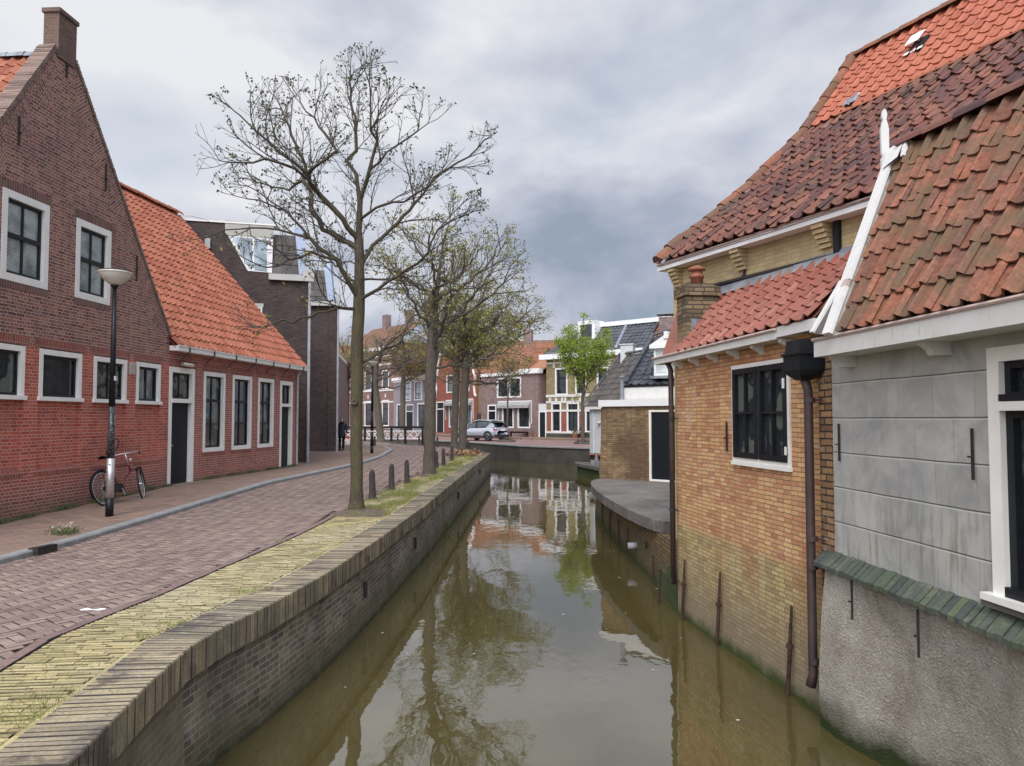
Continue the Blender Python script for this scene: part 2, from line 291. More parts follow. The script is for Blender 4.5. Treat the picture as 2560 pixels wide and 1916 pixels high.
M['roughcast'] = roughcast()
M['green_tile'] = islandmat('green_tile', [(.06, .07, .065), (.08, .095, .08), (.085, .11, .07), (.065, .075, .075), (.115, .14, .08), (.075, .085, .08)], .45, .5, 25, over=[(5, .56, .66, (.20, .19, .15), .6)])
M['purple_plaster'] = plain('purple_plaster', (.26, .235, .265), .85, .06, 1.5, bumpy=.1)
M['red_far'] = brickmat('red_far', [(.26, .085, .06), (.31, .105, .072), (.23, .08, .06)], (.25, .13, .10), bw=.22, rh=.07, ms=.006)
M['pink_far'] = brickmat('pink_far', [(.20, .135, .125), (.28, .195, .18), (.17, .115, .11), (.24, .16, .145)], (.28, .235, .22), bw=.3, rh=.1, ms=.01)
M['brown_far'] = brickmat('brown_far', [(.20, .12, .105), (.25, .15, .125), (.22, .14, .12)], (.20, .14, .12), bw=.3, rh=.1, ms=.008)
M['yellow_far'] = brickmat('yellow_far', [(.25, .20, .105), (.31, .25, .13), (.22, .17, .095)], (.25, .21, .14), bw=.3, rh=.1, ms=.008)
M['grey_far'] = plain('grey_far', (.24, .23, .225), .9, .08, 2)
M['white_band'] = plain('white_band', (.68, .67, .64), .6, .06, 2)
def stripes(name, a, c_, freq):
    m, t, b = newmat(name); uv = uvv(t); s = N(t, 'ShaderNodeSeparateXYZ'); t.links.new(uv, s.inputs[0])
    w = math_(t, 'FRACT', math_(t, 'MULTIPLY', s.outputs[0], freq))
    setc(t, b.inputs['Base Color'], ramp(t, w, [(0, a), (.5, c_)], 'CONSTANT')); b.inputs['Roughness'].default_value = .8; return m
M['awning'] = stripes('awning', (.03, .03, .035), (.6, .6, .57), 7)
def bark(name, lo, hi, moss, amt):
    m, t, b = newmat(name); p = posv(t)
    mp = N(t, 'ShaderNodeMapping'); mp.inputs['Scale'].default_value = (1, 1, .16); t.links.new(p, mp.inputs[0])
    f = noise_(t, mp.outputs[0], 42, 6, .7, .6)
    c = ramp(t, f, [(.3, lo), (.7, hi)])
    c = mixc(t, math_(t, 'MULTIPLY', ramp(t, noise_(t, p, 2.2, 5, .6), [(.38, (0, 0, 0)), (.6, (1, 1, 1))]), math_(t, 'MULTIPLY', zmask(t, 3.6, 1.2, .8, 2), amt)), c, moss)
    setc(t, b.inputs['Base Color'], c); b.inputs['Roughness'].default_value = .95; b.inputs['Specular IOR Level'].default_value = .15
    bump(t, b, f, 1.0, .03); return m
M['bark_moss'] = bark('bark_moss', (.045, .038, .028), (.15, .125, .085), (.13, .12, .05), .5)
M['bark'] = bark('bark', (.06, .05, .042), (.19, .16, .135), (.11, .10, .06), .3)
M['bark_far'] = bark('bark_far', (.08, .068, .056), (.17, .145, .12), (.13, .12, .07), .3)
M['twig'] = plain('twig', (.070, .058, .048), .95, .3, 3)
M['twig_far'] = plain('twig_far', (.12, .10, .08), .95, .3, 3)
def leafmat(name, cols, tr=.35):
    m, t, b = newmat(name); n = len(cols)
    c = ramp(t, rnd(t), [(i / (n - 1), c) for i, c in enumerate(cols)])
    setc(t, b.inputs['Base Color'], c); b.inputs['Roughness'].default_value = .6
    tb = N(t, 'ShaderNodeBsdfTranslucent'); t.links.new(c, tb.inputs[0]); mx = N(t, 'ShaderNodeMixShader'); mx.inputs[0].default_value = tr
    t.links.new(b.outputs[0], mx.inputs[1]); t.links.new(tb.outputs[0], mx.inputs[2])
    o = [x for x in t.nodes if x.type == 'OUTPUT_MATERIAL'][0]; t.links.new(mx.outputs[0], o.inputs[0]); return m
M['leaf_bud'] = leafmat('leaf_bud', [(.06, .068, .04), (.10, .11, .055), (.14, .145, .06), (.075, .08, .05)])
M['leaf_olive'] = leafmat('leaf_olive', [(.20, .19, .05), (.30, .28, .06), (.38, .37, .07), (.18, .15, .06)])
M['leaf_green'] = leafmat('leaf_green', [(.22, .32, .02), (.30, .42, .03), (.38, .48, .05), (.16, .25, .02)], .45)
M['leaf_orange'] = leafmat('leaf_orange', [(.35, .18, .04), (.28, .20, .05), (.40, .24, .06)])
M['grass'] = leafmat('grass', [(.20, .23, .06), (.29, .31, .09), (.38, .37, .15), (.24, .27, .07)], .3)
M['weed'] = leafmat('weed', [(.09, .12, .04), (.14, .17, .06), (.20, .19, .10)], .3)
M['petal'] = plain('petal', (.7, .68, .66), .7, .1, 20)
M['soil'] = plain('soil', (.12, .09, .065), 1, .5, 20, bumpy=.8)
M['dead_leaf'] = islandmat('dead_leaf', [(.28, .14, .07), (.36, .22, .13), (.2, .12, .08)], .9, .4, 30)
M['skin'] = plain('skin', (.45, .28, .21), .6, .05, 8)
M['coat'] = plain('coat', (.014, .017, .024), .8, .3, 12)
M['black_cloth'] = plain('black_cloth', (.010, .010, .011), .9, .3, 20)
M['hair'] = plain('hair', (.20, .13, .08), .7, .3, 30)
M['bag_red'] = plain('bag_red', (.55, .05, .04), .5, .1, 10)
M['car_paint'] = plain('car_paint', (.52, .54, .60), .28, .03, 2, metal=.55, spec=.6)
M['tyre'] = plain('tyre', (.018, .018, .018), .8, .2, 20)
M['car_glass'] = glass('car_glass', (.035, .045, .055))
M['car_plastic'] = plain('car_plastic', (.02, .02, .022), .6, .2, 20)
M['tail_red'] = plain('tail_red', (.30, .03, .03), .3, .1, 20)
M['alloy'] = plain('alloy', (.60, .60, .62), .35, .1, 10, metal=.6)
M['bike_red'] = plain('bike_red', (.14, .02, .02), .4, .2, 20)
M['paper'] = plain('paper', (.85, .85, .83), .8, .03, 20)
def residue():
    m, t, b = newmat('residue'); p = posv(t)
    c = mixc(t, ramp(t, noise_(t, p, 38, 5, .7, 1.5), [(.56, (0, 0, 0)), (.6, (1, 1, 1))]), (.010, .011, .014), (.32, .34, .38))
    setc(t, b.inputs['Base Color'], c); b.inputs['Roughness'].default_value = .4; return m
M['residue'] = residue()
def moss_mat():
    m, t, b = newmat('moss'); p = posv(t)
    c = ramp(t, noise_(t, p, 14, 6, .7), [(.3, (.03, .045, .012)), (.6, (.07, .10, .03)), (.75, (.14, .14, .07))])
    setc(t, b.inputs['Base Color'], c); b.inputs['Roughness'].default_value = 1; bump(t, b, noise_(t, p, 50, 5), 1, .03); return m
M['moss'] = moss_mat()
def water_mat():
    m, t, b = newmat('water'); p = posv(t)
    mp = N(t, 'ShaderNodeMapping'); mp.inputs['Scale'].default_value = (1.0, .55, 1); t.links.new(p, mp.inputs[0])
    a = noise_(t, mp.outputs[0], 1.4, 3, .5, .4); c = noise_(t, mp.outputs[0], 7, 2, .5, .2)
    # breeze patches: ripples strongest in the middle distance
    pm = ramp(t, noise_(t, p, .22, 2, .5), [(.42, (.15, .15, .15)), (.6, (1, 1, 1))])
    h = math_(t, 'ADD', math_(t, 'MULTIPLY', a, .7), math_(t, 'MULTIPLY', math_(t, 'MULTIPLY', c, .25), pm))
    col = ramp(t, noise_(t, p, .5, 4), [(.3, (.066, .054, .020)), (.7, (.086, .070, .026))])
    setc(t, b.inputs['Base Color'], col); b.inputs['Roughness'].default_value = .025; b.inputs['IOR'].default_value = 1.85
    b.inputs['Specular IOR Level'].default_value = .75
    bump(t, b, h, .16, .05); return m
M['water'] = water_mat()

# ------------------------------------------------------------ helpers
COL = scene.collection
ORG = {}
def org(o): return ORG.get(o.name, Vector((0, 0, 0))) if o else Vector((0, 0, 0))
def thing(name, label, cat, loc=(0, 0, 0), group=None):
    o = bpy.data.objects.new(name, None); COL.objects.link(o); o.location = loc; o.empty_display_size = .2
    o['label'] = label; o['category'] = cat
    if group: o['group'] = group
    ORG[o.name] = Vector(loc); return o
def tag(o, label, cat, group=None):
    o['label'] = label; o['category'] = cat
    if group: o['group'] = group
    return o
class MB:
    def __init__(s): s.v = []; s.f = []; s.u = []; s.m = []
    def poly(s, pts, uvs=None, mi=0):
        n = len(s.v); s.v += [tuple(p) for p in pts]; s.f.append(tuple(range(n, n + len(pts))))
        s.u.append(uvs or [(0, 0)] * len(pts)); s.m.append(mi)
    def mesh(s, vs, fs, mi=0, uvs=None):
        n = len(s.v); s.v += [tuple(p) for p in vs]
        for k, f in enumerate(fs):
            s.f.append(tuple(n + i for i in f)); s.m.append(mi); s.u.append(uvs[k] if uvs else [(0, 0)] * len(f))
    def box(s, fr, a, b, c, d, e, f, mi=0, sw=False):
        """box in frame coords: s a..b, out c..d, z e..f"""
        P = [(x, y, z) for x in (a, b) for y in (c, d) for z in (e, f)]
        W = [fr.pt(*p) for p in P]
        n = len(s.v); s.v += W
        flip = fr.flip
        for idx, (i, j) in (((0, 1, 3, 2), (1, 2)), ((4, 6, 7, 5), (1, 2)), ((0, 4, 5, 1), (0, 2)), ((2, 3, 7, 6), (0, 2)), ((0, 2, 6, 4), (0, 1)), ((1, 5, 7, 3), (0, 1))):
            ids = idx if not flip else idx[::-1]
            s.f.append(tuple(n + k for k in ids)); uv = [(P[k][i], P[k][j]) for k in ids]
            if sw: uv = [(q, p) for p, q in uv]
            s.u.append(uv); s.m.append(mi)
    def tube(s, path, rad, n=8, mi=0, cap=True):
        path = [Vector(p) for p in path]; rs = rad if isinstance(rad, (list, tuple)) else [rad] * len(path)
        base = len(s.v); prev = None
        for i, p in enumerate(path):
            t = (path[min(i + 1, len(path) - 1)] - path[max(i - 1, 0)])
            if t.length < 1e-9: t = Vector((0, 0, 1))
            t.normalize()
            if prev is None:
                a = Vector((0, 0, 1)) if abs(t.z) < .9 else Vector((1, 0, 0)); x = t.cross(a).normalized()
            else:
                x = prev - t * prev.dot(t)
                x = x.normalized() if x.length > 1e-6 else t.orthogonal().normalized()
            prev = x; y = t.cross(x)
            for k in range(n):
                a = 2 * math.pi * k / n; s.v.append(tuple(p + (x * math.cos(a) + y * math.sin(a)) * rs[i]))
        for i in range(len(path) - 1):
            for k in range(n):
                s.f.append((base + i * n + k, base + i * n + (k + 1) % n, base + (i + 1) * n + (k + 1) % n, base + (i + 1) * n + k)); s.u.append([(0, 0)] * 4); s.m.append(mi)
        if cap and n > 2:
            s.f.append(tuple(base + k for k in range(n))[::-1]); s.u.append([(0, 0)] * n); s.m.append(mi)
            e = base + (len(path) - 1) * n
            s.f.append(tuple(e + k for k in range(n))); s.u.append([(0, 0)] * n); s.m.append(mi)
    def lathe(s, c, prof, n=16, mi=0, M3=None):
        base = len(s.v)
        for r, z in prof:
            for k in range(n):
                a = 2 * math.pi * k / n; p = Vector((r * math.cos(a), r * math.sin(a), z))
                if M3: p = M3 @ p
                s.v.append(tuple(Vector(c) + p))
        for i in range(len(prof) - 1):
            for k in range(n):
                s.f.append((base + i * n + k, base + i * n + (k + 1) % n, base + (i + 1) * n + (k + 1) % n, base + (i + 1) * n + k)); s.u.append([(0, 0)] * 4); s.m.append(mi)
        s.f.append(tuple(base + k for k in range(n))[::-1]); s.u.append([(0, 0)] * n); s.m.append(mi)
        e = base + (len(prof) - 1) * n
        s.f.append(tuple(e + k for k in range(n))); s.u.append([(0, 0)] * n); s.m.append(mi)
    def build(s, name, mats, parent=None, smooth=False, kind=None):
        if not isinstance(mats, (list, tuple)): mats = [mats]
        og = org(parent)
        me = bpy.data.meshes.new(name)
        me.from_pydata([(x - og.x, y - og.y, z - og.z) for x, y, z in s.v], [], s.f)
        for m in mats: me.materials.append(M[m] if isinstance(m, str) else m)
        if any(s.m): me.polygons.foreach_set('material_index', s.m)
        ul = me.uv_layers.new(name='UVMap'); flat = [c for uv in s.u for p in uv for c in p]; ul.data.foreach_set('uv', flat)
        if smooth: me.polygons.foreach_set('use_smooth', [True] * len(me.polygons))
        if smooth == 'angle': me.set_sharp_from_angle(angle=R(38))
        me.update()
        o = bpy.data.objects.new(name, me); COL.objects.link(o)
        if parent: o.parent = parent; ORG[o.name] = og
        if kind: o['kind'] = kind
        return o
class Fr:
    """vertical frame: s runs along D from P, d is outwards (to the side the camera is on), z up"""
    def __init__(s, P, D, out=None):
        s.P = Vector((P[0], P[1], 0)); s.D = Vector((D[0], D[1], 0)).normalized()
        n = Vector((-s.D.y, s.D.x, 0)); tgt = Vector(out + (0,)) if out else -s.P
        s.flip = False
        if n.dot(tgt) < 0: n = -n
        s.N = n; s.flip = s.D.cross(n).z < 0
    def pt(s, a, d, z):
        p = s.P + s.D * a + s.N * d; return (p.x, p.y, z)
    def px(s, u, v, d=0.0):
        """(s, z) of the point of this plane that the photograph shows at u, v"""
        a = (u - 1280) / F; b = (958 - v) / F
        r = Vector((a, math.cos(PITCH) - b * math.sin(PITCH), math.sin(PITCH) + b * math.cos(PITCH)))
        P = s.P + s.N * d
        t = P.dot(s.N) / (r.x * s.N.x + r.y * s.N.y)
        q = Vector((r.x * t, r.y * t, 0)) - P
        return q.dot(s.D), EYE + r.z * t
    def sub(s, a, d=0.0):
        f = Fr.__new__(Fr); f.P = s.P + s.D * a + s.N * d; f.D = s.D; f.N = s.N; f.flip = s.flip; return f
AX = Fr((0, 0), (1, 0), (0, -1)); AX.N = Vector((0, 1, 0)); AX.flip = False
def clip(poly, a, b, c):
    """keep a*x+b*y<=c"""
    out = []
    for i in range(len(poly)):
        p, q = poly[i], poly[(i + 1) % len(poly)]; fp = a * p[0] + b * p[1] - c; fq = a * q[0] + b * q[1] - c
        if fp <= 1e-9: out.append(p)
        if (fp < -1e-9 and fq > 1e-9) or (fp > 1e-9 and fq < -1e-9):
            t = fp / (fp - fq); out.append((p[0] + (q[0] - p[0]) * t, p[1] + (q[1] - p[1]) * t))
    return out
def wall(mb, fr, outline, holes=(), th=.3, reveal=.12, mi=0, d0=0.0):
    """front face of a wall with a convex outline [(s,z)] (counter-clockwise) and rectangular holes, with reveals, edges and back"""
    xs = sorted({p[0] for p in outline} | {h[0] for h in holes} | {h[1] for h in holes})
    zs = sorted({p[1] for p in outline} | {h[2] for h in holes} | {h[3] for h in holes})
    for i in range(len(xs) - 1):
        for j in range(len(zs) - 1):
            a, b, c, d = xs[i], xs[i + 1], zs[j], zs[j + 1]; cx, cz = (a + b) / 2, (c + d) / 2
            if any(h[0] < cx < h[1] and h[2] < cz < h[3] for h in holes): continue
            pl = [(a, c), (b, c), (b, d), (a, d)]
            for k in range(len(outline)):
                p, q = outline[k], outline[(k + 1) % len(outline)]
                nx, nz = q[1] - p[1], -(q[0] - p[0])
                pl = clip(pl, nx, nz, nx * p[0] + nz * p[1])
                if len(pl) < 3: break
            if len(pl) >= 3:
                mb.poly([fr.pt(x, d0, z) for x, z in pl], list(pl), mi)
    for (a, b, c, d) in holes:
        for p, q in (((a, c), (a, d)), ((b, d), (b, c)), ((a, d), (b, d)), ((b, c), (a, c))):
            mb.poly([fr.pt(p[0], d0, p[1]), fr.pt(q[0], d0, q[1]), fr.pt(q[0], d0 - reveal, q[1]), fr.pt(p[0], d0 - reveal, p[1])], [(p[0], p[1]), (q[0], q[1]), (q[0] + reveal, q[1]), (p[0] + reveal, p[1])], mi)
    for k in range(len(outline)):
        p, q = outline[k], outline[(k + 1) % len(outline)]
        mb.poly([fr.pt(p[0], d0, p[1]), fr.pt(q[0], d0, q[1]), fr.pt(q[0], d0 - th, q[1]), fr.pt(p[0], d0 - th, p[1])], [(0, p[1] + p[0]), (0, q[1] + q[0]), (th, q[1] + q[0]), (th, p[1] + p[0])], mi)
    mb.poly([fr.pt(p[0], d0 - th, p[1]) for p in outline][::-1], [p for p in outline][::-1], mi)
def window(fr, a, b, c, d, parent, name='window', fw=.09, proud=.02, depth=.10, sash='black_paint', frame='white', gl='glass', cols=2, rows=2, mid=None, bar=.028, sashw=.05, sill=0, sill_out=.06, frame_mat=None, bl=None, dz=0.0, label=None):
    """white outer frame (the part) > black sash with its bars, pane, sill"""
    mb = MB(); A = frame
    mb.box(fr, a, a + fw, -depth, proud, c, d); mb.box(fr, b - fw, b, -depth, proud, c, d)
    mb.box(fr, a + fw, b - fw, -depth, proud - .002, d - fw, d)
    if not sill: mb.box(fr, a + fw, b - fw, -depth, proud - .002, c, c + fw)
    w = mb.build(name, A, parent)
    if label: w['label'] = label
    ia, ib, ic, id_ = a + fw, b - fw, (c + fw if not sill else c), d - fw
    mb = MB(); dd = -depth + .02
    mb.box(fr, ia, ia + sashw, dd, dd + .04, ic, id_); mb.box(fr, ib - sashw, ib, dd, dd + .04, ic, id_)
    mb.box(fr, ia + sashw, ib - sashw, dd, dd + .039, ic, ic + sashw); mb.box(fr, ia + sashw, ib - sashw, dd, dd + .039, id_ - sashw, id_)
    for i in range(1, cols):
        x = ia + (ib - ia) * i / cols; mb.box(fr, x - bar / 2, x + bar / 2, dd + .002, dd + .032, ic + sashw, id_ - sashw)
    if mid is not None:
        z = ic + (id_ - ic) * mid; mb.box(fr, ia + sashw, ib - sashw, dd, dd + .055, z - .035, z + .035)
    for z in ([ic + (id_ - ic) * i / rows for i in range(1, rows)] if isinstance(rows, int) else [ic + (id_ - ic) * r for r in rows]):
        mb.box(fr, ia + sashw, ib - sashw, dd + .004, dd + .030, z - bar / 2, z + bar / 2)
    mb.build('sash', sash, w)
    mb = MB(); mb.box(fr, ia + .01, ib - .01, dd - .01, dd + .008, ic + .01, id_ - .01); mb.build('pane', gl, w)
    if sill:
        mb = MB(); mb.box(fr, a - .03, b + .03, -depth, sill_out, c - sill, c); mb.build('sill', A, w)
    return w
def bil(P00, P10, P11, P01):
    P00, P10, P11, P01 = map(Vector, (P00, P10, P11, P01))
    A = ((P10 - P00).length + (P11 - P01).length) / 2; B = ((P01 - P00).length + (P11 - P10).length) / 2
    def f(a, b):
        u, v = a / A, b / B
        return (P00 * (1 - u) + P10 * u) * (1 - v) + (P01 * (1 - u) + P11 * u) * v
    return f, A, B
def tiles(mb, f, A, B, cw=.2, rl=.28, amp=.022, lip=.018, jit=.006, mi=0, prof=8, a0=0.0, skip=None, lap=.05, up=1, sag=0.0, flat=False):
    """pantiles laid on the surface f(a,b); every tile is its own S-shaped piece with a lower lip"""
    nc = max(1, round(A / cw)); nr = max(1, round(B / rl)); cw = A / nc; rl = B / nr
    eps = .01
    for r in range(nr):
        for c in range(nc):
            if skip and skip((c + .5) * cw, (r + .5) * rl): continue
            j1, j2, j3 = (random.uniform(-jit, jit) for _ in range(3))
            a_, b_ = c * cw, r * rl
            p = f(a_ + cw / 2, b_ + rl / 2); da = f(a_ + cw / 2 + eps, b_ + rl / 2) - f(a_ + cw / 2 - eps, b_ + rl / 2); db = f(a_ + cw / 2, b_ + rl / 2 + eps) - f(a_ + cw / 2, b_ + rl / 2 - eps)
            nrm = da.cross(db).normalized() * up
            if nrm.z < 0: nrm = -nrm
            vs = []; K = prof
            for (bb, hh) in ((b_ - lap * .5 + j1, lip + j2), (b_ + rl + lap * .4 + j1, j3)):
                for k in range(K + 1):
                    q = k / K; x = a_ + cw * (q * 1.02 - .01) + j3
                    if flat: h = amp * (.25 if .12 < q < .88 else 0) + (.012 if q > .9 else 0)
                    else:
                        # pantile: broad trough and a narrow roll at one side
                        h = amp * (-.55 * math.sin(math.pi * min(q / .66, 1))) if q < .66 else amp * 1.25 * math.sin(math.pi * (q - .66) / .34)
                    vs.append(f(x, bb) + nrm * (h + hh + amp * .6 - sag))
            for k in range(K + 1):       # lip underside
                vs.append(Vector(vs[k]) - nrm * .022 + (f(a_, b_ + .004) - f(a_, b_)))
            W = K + 1
            fs = [(k, k + 1, W + k + 1, W + k) for k in range(K)] + [(2 * W + k, 2 * W + k + 1, k + 1, k) for k in range(K)]
            mb.mesh(vs, fs, mi)
def tile_backing(mb, f, A, B, mi=0, down=.03, na=1, nb=1):
    for i in range(na):
        for j in range(nb):
            q = [(A * i / na, B * j / nb), (A * (i + 1) / na, B * j / nb), (A * (i + 1) / na, B * (j + 1) / nb), (A * i / na, B * (j + 1) / nb)]
            mb.poly([f(*x) - Vector((0, 0, down)) for x in q], None, mi)
def gable_braid(fr, pts, n, depth, parent, mat):
    (s0, z0), (s1, z1) = pts
    L = math.hypot(s1 - s0, z1 - z0); ux, uz = (s1 - s0) / L, (z1 - z0) / L; nx, nz = uz, -ux
    if nz > 0: nx, nz = -nx, -nz
    for i in range(n):
        a, b = L * i / n + .02, L * (i + 1) / n - .02; m_ = a + (b - a) * .25
        q = [(s0 + ux * a, z0 + uz * a), (s0 + ux * b, z0 + uz * b), (s0 + ux * m_ + nx * depth, z0 + uz * m_ + nz * depth)]
        mb = MB(); uv = [(( x * nx + z * nz), (x * ux + z * uz)) for x, z in q]
        mb.poly([fr.pt(x, .003, z) for x, z in q], uv); mb.poly([fr.pt(x, -.02, z) for x, z in q][::-1], uv[::-1]); mb.build('braided_brickwork', mat, parent)
def capline(mb, pts, r=.09, seg=.33, mi=0, jit=.01):
    """half-round ridge tiles overlapping along a line"""
    pts = [Vector(p) for p in pts]
    for a, b in zip(pts, pts[1:]):
        L = (b - a).length; n = max(1, round(L / seg)); t = (b - a).normalized(); x = t.cross(Vector((0, 0, 1))).normalized(); y = x.cross(t)
        for i in range(n):
            p0 = a + (b - a) * (i / n); p1 = a + (b - a) * ((i + 1.12) / n); j = random.uniform(-jit, jit)
            vs = []
            for p, rr in ((p0, r * 1.12), (p1, r * .95)):
                for k in range(7):
                    an = math.pi * k / 6; vs.append(p + x * math.cos(an) * rr + y * (math.sin(an) * rr + j))
            vs += [v - t * .0 for v in vs[:7]]
            mb.mesh(vs, [(k, k + 1, 8 + k, 7 + k) for k in range(6)] + [(0, 1, 2, 3, 4, 5, 6)], mi)
def lerp(a, b, t): return a + (b - a) * t
def pl(y, pts):
    """x on a polyline given by (x, y) points at y"""
    if y <= pts[0][1]: return pts[0][0] + (pts[1][0] - pts[0][0]) * (y - pts[0][1]) / (pts[1][1] - pts[0][1])
    for (x0, y0), (x1, y1) in zip(pts, pts[1:]):
        if y <= y1: return x0 + (x1 - x0) * (y - y0) / (y1 - y0)
    return pts[-1][0]
def clamp(x, a=0., b=1.): return max(a, min(b, x))
def zr(x, y): return -.20 * clamp((19.5 - y) / 7.5, 0, 1.15) * clamp((-x - 2.8) / 4)
# ============================================================ ground, canal, paving
QF = [(-1.95, 1), (-2.14, 3.79), (-2.27, 4.8), (-2.34, 5.6), (-2.30, 6.1), (-2.15, 6.95), (-2.0, 8.15), (-1.9, 9.62), (-1.83, 10.95), (-1.75, 12.85), (-1.67, 14.55), (-1.54, 19.83), (-1.35, 26.93), (-1.05, 37.7)]
CB = [(-2.35, 1), (-2.52, 3.8), (-2.62, 5), (-2.70, 5.8), (-2.58, 6.55), (-2.41, 7.5), (-2.33, 8.4), (-2.24, 9.9), (-2.16, 11.5), (-2.08, 13.2), (-2.0, 16.4), (-1.82, 22.2), (-1.58, 30), (-1.38, 38.2)]
YE = [(-3.2, 1), (-3.3, 3), (-3.35, 5.12), (-3.45, 5.92), (-3.4, 6.5), (-3.29, 7.34), (-3.22, 8.5), (-3.13, 9.6), (-3.03, 11), (-3.0, 12.5), (-3.02, 14), (-2.98, 16), (-2.9, 19), (-2.78, 22), (-2.62, 26), (-2.5, 30), (-2.55, 34), (-3.1, 38)]
KB = [(-7.1, 1), (-6.95, 5), (-6.68, 10), (-6.52, 11.9), (-6.38, 14.5), (-6.19, 19.6), (-5.70, 26), (-5.59, 29.3), (-5.66, 32.9), (-6.31, 40.3), (-7.43, 44.8), (-10.5, 48)]
NL = [(-1.05, 37.7), (-1.47, 39.4), (-2.38, 42.4), (-3.1, 44.9), (-4.7, 47.3), (-5.9, 48.6), (-7.84, 52.2), (-9.2, 57.5)]
FQ = [(-6.9, 60), (-3.12, 55.5), (.49, 47.5), (4.41, 43.7), (12, 41)]
def flat(name, pts, z, mat, kind='structure'):
    bm = bmesh.new(); vs = [bm.verts.new((x, y, z)) for x, y in pts]; f = bm.faces.new(vs); f.normal_update()
    if f.normal.z < 0: f.normal_flip()
    bmesh.ops.triangulate(bm, faces=[f]); uvl = bm.loops.layers.uv.new('UVMap')
    for f in bm.faces:
        for l in f.loops: l[uvl].uv = (l.vert.co.x, l.vert.co.y)
    me = bpy.data.meshes.new(name); bm.to_mesh(me); bm.free(); me.materials.append(M[mat])
    o = bpy.data.objects.new(name, me); COL.objects.link(o)
    if kind: o['kind'] = kind
    return o
# water: one sheet under everything
wmb = MB(); wmb.poly([(-70, -60, -1), (70, -60, -1), (70, 120, -1), (-70, 120, -1)]); wmb.build('water', 'water', kind='structure')
# canal bed keeps the sheet from floating over nothing
QI = [(x - .2, y) for x, y in QF]
flat('ground', [(-300, -40), (-2.3, -40)] + QI + [(x - .1, y) for x, y in NL[1:]] + [(-9.2, 62), (-300, 62)], -.33, 'ground')
flat('ground', [(-300, 62), (-9.3, 62), (-9.3, 66), (-6.7, 66)] + [(x + .15, y + .1) for x, y in FQ] + [(300, 36), (300, 900), (-300, 900)], -.012, 'ground')
flat('ground', [(3.6, -40), (3.5, 3), (3.1, 5.6), (2.9, 7), (2.5, 10.6), (2.45, 20.6), (2.7, 24), (3.9, 33), (3.7, 36), (6, 42.5), (300, 36.5), (300, -40)], -.02, 'ground')
# joint bed under the street bricks, following its camber
mb = MB(); ys = [0] + [1 + i for i in range(58)]
def strip(mb, xa, xb, ys, zf, nx=8, mi=0):
    for y0, y1 in zip(ys, ys[1:]):
        for i in range(nx):
            q = []
            for y, t in ((y0, i / nx), (y0, (i + 1) / nx), (y1, (i + 1) / nx), (y1, i / nx)):
                x = lerp(xa(y), xb(y), t); q.append((x, y, zf(x, y)))
            mb.poly(q, [(p[0], p[1]) for p in q], mi)
strip(mb, lambda y: (pl(y, KB) if y < 48 else pl(48, KB) - (y - 48) * 1.5) - .2, lambda y: pl(y, YE) + .1 if y < 37.7 else pl(y, NL) - .15, ys, lambda x, y: zr(x, y) - .018)
mb.build('street_bed', 'joint', kind='structure')
mb = MB(); strip(mb, lambda y: pl(y, YE) - .1, lambda y: pl(y, CB) + .05, [1 + i for i in range(38)], lambda x, y: -.020, 3); mb.build('verge_bed', 'joint', kind='structure')
# herringbone street
def brick(mb, cx, cy, L, W, ang, zf, h=.0, bv=.0035, gap=.0045, mi=0, tilt=.006):
    c, s = math.cos(ang), math.sin(ang); vs = []
    zt = random.uniform(-.0025, .0025); a = L / 2 - gap * .45; b = W / 2 - gap
    tx, ty = random.uniform(-tilt, tilt), random.uniform(-tilt, tilt)
    for (k, dz) in ((0, -.02), (0, -.003), (bv, 0)):
        for sx, sy in ((-1, -1), (1, -1), (1, 1), (-1, 1)):
            lx, ly = sx * (a - k), sy * (b - k); x = cx + lx * c - ly * s; y = cy + lx * s + ly * c
            vs.append((x, y, zf(x, y) + dz + zt + lx * tx + ly * ty * 3))
    fs = [(8, 9, 10, 11)] + [(k, (k + 1) % 4, 4 + (k + 1) % 4, 4 + k) for k in range(4)] + [(4 + k, 4 + (k + 1) % 4, 8 + (k + 1) % 4, 8 + k) for k in range(4)]
    mb.mesh(vs, [fs[0], fs[6], fs[8]], mi); n0 = len(mb.v) - 12
    for f_ in fs[1:5] + [fs[5], fs[7]]: mb.f.append(tuple(n0 + q for q in f_)); mb.m.append(1); mb.u.append([(0, 0)] * 4)
mb = MB(); Wb = .098; ca, sa = math.cos(R(48)), math.sin(R(48))
def in_street(x, y):
    if y < 1.5 or y > 57.2: return False
    if y < 44.8: return pl(y, KB) + .06 < x < (pl(y, YE) - .16 if y < 37.7 else pl(y, NL) - .5)
    return -7.4 - (y - 44.8) * 1.4 < x < pl(y, NL) - .45
n = 2
for j in range(-700, 700):
    for i0 in range(-400, 400):
        pass
    break
def herring():
    # cells (i,j) in units of Wb in a frame turned by 48 degrees
    for j in range(-260, 760):
        for i in range(-160, 720):
            k = (i - j) % 4
            if k == 0: lx, ly, ang = (i + 1) * Wb, (j + .5) * Wb, 0
            elif k == 3: lx, ly, ang = (i + .5) * Wb, (j + 1) * Wb, math.pi / 2
            else: continue
            x = -14 + lx * ca - ly * sa; y = 0 + lx * sa + ly * ca
            if in_street(x, y): yield x, y, ang
for x, y, ang in herring(): brick(mb, x, y, 2 * Wb, Wb, ang + R(48), lambda a, b: zr(a, b))
mb.build('street', ['street_brick', 'joint'], kind='structure')
# edging rows of the street
mb = MB(); y = 1.5
while y < 37.6:
    x = pl(y, YE) - .055; x2 = pl(y + .2, YE) - .055
    brick(mb, x, y, .2, .1, math.atan2(.2, x2 - x), lambda a, b: .004); y += .2
mb.build('street_edging', ['street_edge', 'joint'], kind='structure')
